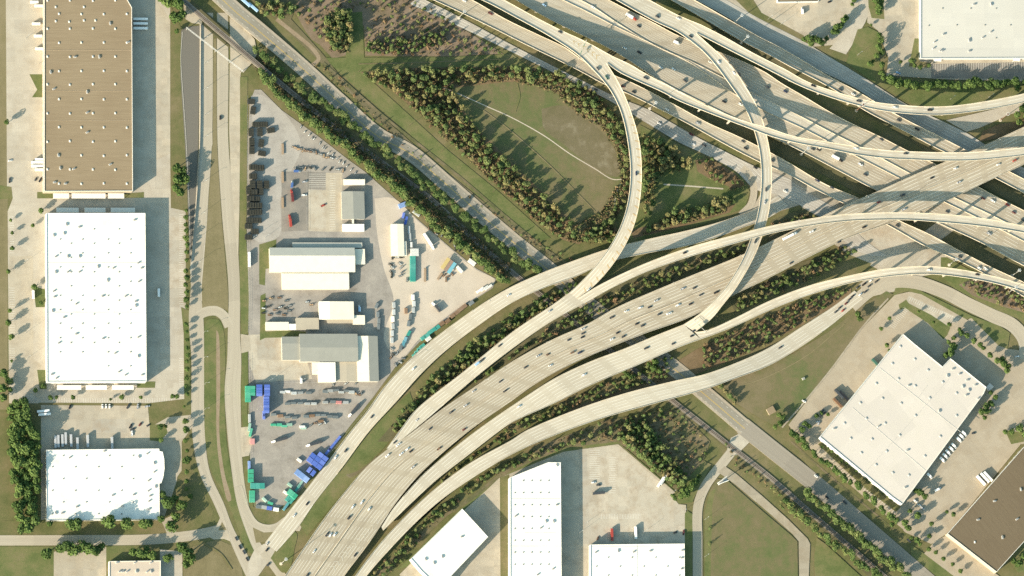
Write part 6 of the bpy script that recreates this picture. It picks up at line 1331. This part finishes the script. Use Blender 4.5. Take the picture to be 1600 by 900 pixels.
# ================================================================ things in the yard
def cpaint(name, c):
    if name in MATS: return MATS[name]
    q = N(name); q.b.inputs['Roughness'].default_value = .55; f = q.noise(q.pos(), .4, 4, .7); g = sum(c) / 3; r = q.n('ObjectInfo').outputs['Random']; base = q.mix(r, tuple(v * .72 for v in c), tuple(v * .8 + g * .28 for v in c)); m = q.done(q.mix(q.ramp(f, [(.52, 0.0), (.78, .55)]), base, tuple(v * .6 + w_ for v, w_ in zip(c, (.06, .045, .03))))); MATS[name] = m; return m
CP_ = {'blue': cpaint('blue_tank_paint', (.08, .16, .56)), 'pale blue': cpaint('pale_blue_tank_paint', (.19, .32, .62)), 'teal': cpaint('teal_tank_paint', (.045, .33, .28)), 'green': cpaint('green_tank_paint', (.05, .40, .25)), 'white': cpaint('white_tank_paint', (.70, .70, .66)), 'rusty': cpaint('rusty_tank_paint', (.24, .15, .09)), 'grey': cpaint('grey_tank_paint', (.30, .32, .32)),
       'slate': cpaint('slate_tank_paint', (.16, .19, .20)), 'pink': cpaint('pink_container_paint', (.60, .26, .25)), 'light grey': cpaint('light_grey_tank_paint', (.45, .48, .48)), 'cyan': cpaint('cyan_tank_paint', (.12, .34, .42)), 'mint': cpaint('mint_tank_paint', (.30, .48, .40))}
def cont_mesh(L, W=2.5, Hh=2.6):
    b, d = MB(), MB(); b.box((0, 0, .15), (L - .1, W - .1, Hh - .15)); n = int(L / .8)
    for k in range(n):
        x = -L / 2 + .4 + k * (L - .8) / max(1, n - 1)
        for s in (-1, 1): b.box((x, s * (W / 2 - .03), .2), (.28, .1, Hh - .25))
        b.box((x, 0, Hh), (.3, W - .3, .05))
    for x in (-1, 1):
        for s in (-1, 1): d.box((x * (L / 2 - .08), s * (W / 2 - .08), 0), (.18, .18, Hh + .02))
    for s in (-1, 1):
        for z in (0, Hh - .14): d.box((0, s * (W / 2 - .07), z), (L - .3, .16, .16))
    d.box((L / 2, 0, .2), (.06, .08, Hh - .4)); return b.mesh('body', PAINT['white']), d.mesh('frame', PAINT['white'])
CONT = {L: cont_mesh(L) for L in (6.1, 9.0, 12.2)}
YL = []
def container(px, py, ang, colour, where, L=6.1, z=0.0, w=1.0, hs=1.0):
    t = empty('storage_container', P(px, py, gz(px, py) + z), math.radians(ang)); b, f = CONT[L]
    for nm, me in (('body', b), ('frame', f)): o = link(nm, me, t); paint_part(o, CP_[colour]); o.scale = (1, w, hs)
    YL.append((t, colour, 'storage container', where)); return t
def stackc(px, py, ang, colour, where, n=2, **k):
    for i in range(n): container(px + .27 * 0, py, ang, colour, where, z=2.65 * i * k.get('hs', 1), **k)
# blue and green stacks on the left edge of the lower yard
W_ = 'stack by the left fence of the lower yard'
for x, c in ((387, 'green'), (394, 'green')):
    for y in ((606, 611, 616, 621, 626) if x < 390 else (606, 611, 616)): stackc(x, y, 0, c, W_, 2, w=1.35)
for x in (405, 417):
    for y in (603.5, 608, 612.5, 617): stackc(x, y, 0, 'blue', W_, 3, w=1.15, L=6.1)
for y in (622, 626.5, 631, 635.5, 640, 643.5): stackc(416, y, 0, 'blue', W_, 3, w=1.15)
for y in (647, 651): container(412, y, 90, 'blue', W_, L=6.1)
W_ = 'angled pile beside the ramp fence'
for i in range(3):
    for j in range(3):
        if (i, j) in ((0, 2),): continue
        stackc(484 + i * 7.2 + j * 4.6, 719 + i * 5.4 - j * 6.4, -38, 'blue', W_, 2, L=6.1, w=2.0)
for i in range(3): stackc(465 + i * 6.3, 739 + i * 5, -38, 'pale blue', W_, 2, L=6.1, w=2.4)
for i in range(2): stackc(483 + i * 6, 736.5 + i * 5 - 2, 52, 'blue', W_, 2, L=6.1, w=1.6)
for i in range(4): container(512 + i * 5.2, 705.5 - i * 6.3, 50, 'blue', W_, L=9.0)
container(467.5, 719.5, -38, 'white', W_, L=6.1)
W_ = 'right corner at the foot of the yard'
for i in range(3): stackc(453 + i * 4.2 - 1, 770 - 1 + i * 3.4, 52, 'green', W_, 2, w=1.6)
for i in range(3): stackc(449 + i * 3, 779 + i * 2 , 52, 'teal', W_, 1, w=1.3)
container(464.5, 763, 52, 'teal', W_, L=9.0); container(468.5, 757, 52, 'mint', W_, L=9.0); container(451, 785, 55, 'teal', W_, L=9.0); container(446, 792, 55, 'cyan', W_, L=9.0); container(446, 770, -38, 'white', W_); container(452.5, 758, -38, 'mint', W_)
W_ = 'left edge at the foot of the yard'
for y in (737, 744, 751): stackc(391.5, y, 0, 'green', W_, 2, w=1.7)
for x in (393, 400, 407): stackc(x + 2, 759.5, 90, 'teal', W_, 2, w=2.2, L=6.1)
for y in (770, 776, 782): container(393.5, y, 0, 'green', W_, w=1.7)
container(389, 727, 90, 'pale blue', W_, L=9.0); container(389.5, 654, 90, 'light grey', W_, L=9.0); container(389.5, 668, 80, 'mint', W_, L=9.0); container(391.5, 676, 75, 'green', W_, L=9.0); container(394, 808 - 118, 90, 'pink', W_, w=1.9); container(413, 781, -45, 'mint', W_); container(422, 786.5, -20, 'green', W_)
for x, y, c in ((404, 792, 'slate'), (412, 793, 'grey'), (420.5, 794.5, 'blue'), (431, 796.5, 'white')): container(x, y, -8, c, W_, L=6.1, w=1.5)
# teal tanks in the gravel court
W_ = 'row below the notched cream store'
for i, y in enumerate((404, 410.5, 417, 423.5, 430, 436.5)): stackc(644.5, y, 0, 'teal', W_, 1, L=6.1, w=2.1, hs=1.25)
stackc(647, 395, 0, 'white', W_, 1, L=9.0, w=3.2, hs=1.6); container(642, 383, 90, 'white', W_, L=6.1); container(640, 371, 90, 'light grey', W_, L=9.0); container(638.5, 360, 90, 'light grey', W_, L=9.0); container(634, 345, 75, 'blue', W_, L=9.0); container(630, 337, 75, 'blue', W_); container(628.5, 321, 20, 'pale blue', W_, L=9.0, w=2); container(650, 334, -38, 'light grey', W_, L=9.0)
W_ = 'row beside the outermost ramp'
for x, y, c in ((683, 512, 'teal'), (677, 515.5, 'teal'), (672, 519, 'teal'), (666, 525, 'teal'), (661, 528, 'teal'), (660, 541, 'teal'), (656, 545, 'teal'), (652, 550, 'teal'), (648, 555, 'teal'), (669, 530, 'white'), (690, 506, 'rusty'), (699, 502, 'rusty'), (707, 493.5, 'rusty'), (713, 489, 'rusty'), (719, 484, 'rusty'), (725, 479, 'rusty'), (736, 474, 'slate')): container(x, y, 36, c, W_, L=6.1, w=1.6)
for x, y in ((750, 453.5), (757, 451), (763, 449)): container(x, y, 33, 'white', W_, L=9.0)
W_ = 'rows of tanks below the gravel court'
for x, y, c, a in ((645, 465, 'white', 90), (646.5, 475, 'light grey', 90), (645.5, 485, 'light grey', 90), (641, 495, 'slate', 80), (638, 506, 'slate', 80), (638.5, 521, 'teal', 60), (633, 531, 'cyan', 70), (630, 537, 'cyan', 70), (626, 543, 'slate', 75),
                   (615, 477, 'light grey', 90), (615, 488, 'light grey', 90), (613.5, 499, 'white', 90), (613.5, 510, 'light grey', 90), (612.5, 521, 'light grey', 88), (612, 532, 'light grey', 88), (588, 478, 'slate', 65), (590, 492, 'slate', 88), (591.5, 502, 'slate', 88), (591, 511, 'slate', 88), (634, 486, 'rusty', 90)): container(x, y, a, c, W_, L=6.1, w=1.25)
W_ = 'rows of the lower yard'
for x, y, c in ((441, 613, 'light grey'), (449, 612, 'white'), (459, 614.5, 'light grey'), (469, 614, 'grey'), (482, 614, 'slate'), (508, 612, 'slate'), (516, 611, 'grey'), (525, 610, 'slate'), (533, 613, 'light grey'), (541, 611, 'slate'), (549, 613, 'light grey'), (449, 631, 'slate'), (458, 630, 'slate'), (469, 630, 'slate'), (480, 631, 'grey'), (490, 631, 'light grey'), (508, 629, 'grey'), (520, 628, 'slate'), (529, 629, 'pink'), (540, 629, 'grey'),
                (427, 648, 'slate'), (438, 650, 'rusty'), (449, 652, 'slate'), (460, 653, 'slate'), (478, 651, 'slate'), (487, 650, 'rusty'), (496, 649, 'slate'), (505, 649, 'slate'), (515, 651, 'slate'), (524, 652, 'slate'), (501, 658, 'rusty'), (427, 664, 'green'), (436, 664, 'green'), (444, 666, 'green'), (452, 664, 'mint'), (472, 667, 'white'), (474, 669, 'mint')): container(x, y, rng.choice((0, 0, 3, -4)), c, W_, L=6.1, w=rng.choice((.9, 1.0, 1.2)), hs=rng.uniform(.6, 1.0))
# dark stacks of pipes and pallets along the left fence of the upper yard
PIPE = plain('dark_pipe_steel', (.042, .044, .037), .7, .3, .9); TIMBER = plain('weathered_timber', (.06, .058, .048), .9, .3, .7)
def stack_mesh():
    m = MB()
    for lay in range(4):
        for k in range(7): m.box((0, -2.1 + .7 * k, lay * .72), (7.4, .56, .55), rng.uniform(-.01, .01), 0)
        for x in (-2.6, 0, 2.6): m.box((x, 0, lay * .72 + .55), (.3, 4.9, .17), 0, 1)
    return m
sm = stack_mesh(); PIPES, BEAR = None, None
STK = [sm.mesh('pipe_layers', [PIPE, TIMBER])]
n = 0
for x, y, a, hs in [(400, 195, 0, 1.3), (412, 195, 0, 1.3), (423, 204, 8, .8), (406, 207, 90, .8), (392, 207, 90, 1), (393, 222, 90, 1.3), (393, 235, 90, 1.3), (408, 224, 80, .9), (409, 240, -10, .9), (395, 262, 0, 1.9), (406, 263, 0, 1.9), (395, 276, 0, 1.6), (394, 289, 90, 1.6), (405, 289, 90, 1.6), (416, 289, 90, 1.3), (388, 298, 90, 1.5), (396, 301, 0, 1.5), (407, 299, 90, 1.2), (391, 311, 0, 1.7), (400, 312, 0, 1.5), (391, 322, 0, 2.0), (403, 322, 0, 2.0), (391, 333, 0, 1.6), (403, 332, 0, 1.6), (390, 345, 0, 1.5), (402, 345, 0, 1.5), (388, 354, 0, 1.2), (398, 362, 0, .9), (388, 371, 0, 1.1), (392, 159, 0, .7), (395, 173, 80, 1)]:
    t = empty('pipe_stack', P(x, y, gz(x, y)), math.radians(a)); tag(t, 'dark stack of pipes on timber bearers along the left fence of the upper yard', 'pipe stack', 'dark pipe stacks by the left fence'); link('pipe_layers', STK[0], t).scale = (1.12, 1.15, hs * 1.05)
    m = MB()
    for sx in (-1, 1):
        for sy in (-1, 1): m.box((sx * 2.6, sy * 2.55, 0), (.2, .2, 3.0 * hs))
    m.build('stake', TIMBER, t)
# jumbled machinery: pumps, valves and frames on skids
def skid(px, py, ang, label, group, cm, s=1.0):
    t = empty('pump_skid', P(px, py, gz(px, py)), math.radians(ang)); tag(t, label, 'pump skid', group); t.scale = (s, s, s)
    m = MB()
    for y in (-.9, .9): m.box((0, y, 0), (5.2, .22, .3))
    for x in (-2.4, -.8, .8, 2.4): m.box((x, 0, .05), (.18, 1.8, .22))
    m.build('frame', PIPE, t); m = MB(); m.box((-1.3, 0, .3), (1.8, 1.3, rng.uniform(.9, 1.7))); m.cyl((1.0, .1, .3), .6, .55, rng.uniform(.9, 1.8), 10); m.box((.1, -.3, .3), (.8, .7, .9)); m.build('engine', cm, t)
    m = MB(); m.bar((-.4, .5, .9), (1.0, .5, 1.2), .3); m.bar((1.0, .5, 1.2), (2.3, .3, .6), .3); m.bar((2.2, -.6, .3), (2.2, -.6, 1.9), .18); m.bar((.2, .5, .3), (.2, .5, 1.6), .14); m.build('pipework', STEEL, t)
ch = [CP_['rusty'], CP_['slate'], CP_['grey'], CP_['light grey'], PIPE, plain('tan_machine_paint', (.38, .27, .17), .6, .2, .5)]
A_ = 'pump skid in the jumbled row across the upper yard'
for x, y in [(459, 230), (464, 232), (469, 233), (474, 235), (479, 236), (484, 237), (489, 236), (494, 238), (500, 241), (506, 243), (512, 246), (518, 247)]: skid(x, y, rng.uniform(0, 180), A_, 'jumbled row of skids', rng.choice(ch + [ch[5]] * 3))
for x, y in [(462, 264), (470, 262), (477, 263), (484, 262), (492, 263), (505, 264), (517, 264), (527, 265), (536, 266)]: skid(x, y, rng.uniform(0, 180), 'pump skid along the top edge of the paved yard', 'skids above the paved yard', rng.choice(ch))
for x, y in [(610, 413), (613, 418), (611, 425), (612, 431), (625, 412), (627, 418), (629, 425), (626, 431), (613, 402), (620, 402), (628, 402), (636, 437)]: skid(x, y, rng.uniform(0, 180), 'pump skid below the notched cream store', 'skids below the notched store', rng.choice(ch[1:5]))
for k in range(16): x, y = 470 + k * 5.6, 200 + k * 4.7; skid(x + rng.uniform(-2, 2), y + rng.uniform(-2, 2), rng.uniform(30, 70), 'small pale pump skid at the hedge edge of the upper yard', 'skids along the hedge edge', CP_['light grey'] if rng.random() < .6 else CP_['white'], .8)
for x, y in [(412, 482), (420, 479), (430, 484), (438, 480), (447, 482), (412, 489), (422, 492), (434, 490), (444, 492), (452, 486), (413, 470), (424, 466), (437, 465), (448, 470), (453, 478), (480, 472), (487, 476)]: skid(x, y, rng.uniform(-10, 10), 'pump skid in the fenced court left of the white-roofed shed', 'skids in the fenced court', rng.choice(ch), 1.0)
for x, y in [(612, 545), (614, 553), (611, 558), (622, 548), (627, 543), (620, 553), (630, 560), (618, 570), (625, 566)]: skid(x, y, rng.uniform(0, 180), 'pump skid at the narrow end of the tank rows', 'skids at the end of the tank rows', rng.choice(ch))
for x, y in [(555, 614), (560, 617), (565, 614), (486, 664), (493, 661), (500, 663), (507, 660), (557, 598), (520, 600), (541, 599)]: skid(x, y, rng.uniform(0, 180), 'rusty pump skid in the lower yard', 'skids in the lower yard', rng.choice(ch))
for k in range(16): x, y = 672 + k * 6 + rng.uniform(-3, 3), 356 + k * 4.6 + rng.uniform(-3, 3); skid(x, y, rng.uniform(0, 180), 'scrap skid along the hedge edge of the gravel court', 'scrap along the gravel court', rng.choice([ch[0], ch[4], ch[2]]), .8)
for x, y in [(694, 430), (700, 432), (706, 428), (697, 437)]: skid(x, y, rng.uniform(0, 180), 'tangled brown skid beside the open gravel shed frame', 'tangled skids in the gravel court', ch[0])
# vehicles and other single things of the yard
semi(453, 345, 'red heavy truck in the paved yard, larger of the two', ang=95, cab='red', box='red', L=9.0); semi(456, 306, 'red heavy truck in the paved yard below the blue truck', ang=95, cab='red', box='maroon', L=9.0)
tag(car(505, 321, 'red', None, 'pickup', ang=25, where='x'), 'red pickup parked beside the tan strip of the paved yard', 'pickup truck'); tag(car(475, 305, 'white', None, 'pickup', ang=5, where='x'), 'white pickup parked on the grey paved yard, lower', 'pickup truck'); tag(car(476, 284, 'silver', None, 'pickup', ang=10, where='x'), 'silver pickup parked on the grey paved yard, upper', 'pickup truck')
box_truck(456, 288, 80, 'blue truck on the left side of the paved yard', None, 'blue'); box_truck(464, 268, 0, 'blue truck at the upper left corner of the paved yard', None, 'blue')
def flatbed(px, py, ang, label, L=12.0):
    t = empty('flatbed_trailer', P(px, py, gz(px, py)), math.radians(ang)); tag(t, label, 'flatbed trailer'); m = MB(); m.box((0, 0, 1.1), (L, 2.4, .25)); m.build('deck', plain('tan_plank_deck', (.30, .22, .15), .9, .2, .6), t)
    m = MB(); m.box((0, 0, .8), (L - .4, .9, .3)); m.box((L / 2 - .1, 0, 1.1), (.15, 2.4, 1.3)); m.build('chassis', PIPE, t); link('wheels', wheels_mesh([(-L / 2 + 1.2, -1), (-L / 2 + 1.2, 1), (-L / 2 + 2.4, -1), (-L / 2 + 2.4, 1)], .48, .45), t)
flatbed(441.5, 277, 90, 'empty flatbed trailer left of the upper blue truck'); flatbed(441.5, 317, 90, 'empty flatbed trailer left of the red truck'); flatbed(441.5, 233, 90, 'empty flatbed trailer in the upper yard left of the jumbled row'); flatbed(664, 430, 88, 'tan flatbed trailer standing alone in the gravel court', 15); flatbed(687, 432, 55, 'short brown flatbed trailer beside the tangled skids', 9)
semi(670, 378, 'long white tanker-like truck standing diagonally in the gravel court', ang=-58, L=16.0); semi(436, 688, 'white truck with an empty trailer in the lower yard, left', ang=195, box='dark grey', L=13.5); semi(490, 694, 'white truck with a dark trailer above the blue pile', ang=195, box='dark grey', L=13.5); semi(552, 642, 'white truck with a dark trailer parked along the ramp fence', ang=230, box='dark grey', L=13.5)
semi(681, 480, 'white truck with a short dark trailer in the gravel court', ang=130, box='dark grey', L=9.0); box_truck(470, 594, 90, 'white box truck at the fence below the grey factory hall'); box_truck(617, 376, 180, 'white box truck left of the notched cream store, upper'); box_truck(617, 383, 180, 'white box truck left of the notched cream store, lower'); box_truck(561, 482, 90, 'pale blue box truck in the shade of the white-roofed shed', None, 'light blue')
for x, y in ((389, 401), (389, 411)): trailer(x, y, 90, 'white trailer by the left fence beside the long cream workshop', 'trailers beside the cream workshop', L=9.0)
# open shed frame
c = P(700, 416, 0); t = empty('open_shed', c, .95); tag(t, 'open shed with striped yellow, brown and blue roof in the gravel court', 'open shed')
for k, cc in enumerate(((.46, .36, .16), (.27, .19, .15), (.16, .38, .46))): m = MB(); m.box((0, 4.2 - 4.2 * k, 4.0 - .3 * k), (14, 4.15, .2)); m.build('roof', plain(['ochre_sheet', 'brown_sheet', 'blue_sheet'][k], cc, .7), t)
for sx in (-1, 0, 1):
    for sy in (-1, 1): m = MB(); m.box((sx * 6.6, sy * 5.8, 0), (.25, .25, 3.4 if sy < 0 else 4.0)); m.build('post', STEEL, t)
container(737, 410, -38, 'white', 'gravel court near the hedge', L=9.0, w=1.6); container(718, 421, -48, 'white', 'gravel court near the hedge', L=9.0)
by = {}
for t, c, k, wv in YL: by.setdefault((c, wv), []).append(t)
for (c, wv), v in by.items():
    for t in v: tag(t, f'{c} storage container in the {wv}' if len(v) > 1 else f'the one {c} storage container in the {wv}', 'container', f'{c} containers in the {wv}')
# ---- fences of the yard
def fence(pts, label, h=2.2):
    c = P(*pts[len(pts) // 2], 0); t = empty('chain_link_fence', c); tag(t, label, 'fence'); m, q = MB(), MB(); pl = [P(x, y, 0) - c for x, y in pts]
    for a, b in zip(pl, pl[1:]):
        n = max(1, int((b - a).length / 3)); up_ = Vector((0, 0, h))
        for k in range(n): p = a.lerp(b, k / n); m.cyl((p.x, p.y, 0), .05, .05, h, 5)
        q.bar(a + up_, b + up_, .07); q.bar(a + up_ * .5, b + up_ * .5, .04); q.bar(a + up_ * .1, b + up_ * .1, .04)
    m.build('post', STEEL, t); q.build('rail', STEEL, t)
fence([(387, 150), (386, 225), (385.5, 380), (389, 450), (387.5, 520)], 'fence along the left side of the upper yard'); fence([(389, 555), (388.5, 640), (392, 760), (398, 792), (432, 800), (452, 788), (545, 672), (600, 608), (650, 556)], 'fence round the foot of the yard beside the outermost ramp')
fence([(479, 268), (479, 362)], 'short fence down the paved yard'); fence([(405, 597), (560, 599)], 'fence between the upper and lower yard')
# ---- stall lines
STALLS = []
def stalls(x0, y0, x1, y1, n, ln_px, ang_px):
    m = MB()
    for k in range(n + 1):
        x, y = x0 + (x1 - x0) * k / n, y0 + (y1 - y0) * k / n; z = gz(x, y) + .02
        a = P(x, y, z); b = P(x + ln_px * math.cos(ang_px), y + ln_px * math.sin(ang_px), z); d = (b - a).normalized(); s = Vector((-d.y, d.x, 0)) * .14
        m.quad([a - s, b - s, b + s, a + s])
    tag(m.build('parking_stall_lines', PALE), kind='structure')
stalls(15, 338, 15, 395, 16, 7, 0); stalls(15, 450, 15, 530, 22, 8, 0); stalls(15, 545, 15, 572, 8, 8, 0); stalls(280, 335, 280, 478, 40, 7, 0); stalls(82, 622, 268, 622, 50, 7, 1.57); stalls(280, 560, 280, 618, 16, 7, 0)
stalls(922, 703, 937, 703, 0, 12, 0) if False else None
stalls(921, 700, 921, 748, 14, 16, 0); stalls(952, 715, 952, 770, 16, 10, 0); stalls(940, 803, 1000, 803, 24, 8, 1.57); stalls(1458, 100, 1600, 97, 38, 10, 1.57); stalls(1412, 480, 1390, 508, 12, 9, .6); stalls(1424, 464, 1498, 498, 24, 7, 2.1); stalls(1280, 704, 1400, 800, 36, 7, 2.4); stalls(1390, 790, 1280, 706, 2, 3, 2.4); stalls(483, 272, 483, 292, 6, 26, 0); stalls(515, 275, 515, 358, 22, 9, 0)
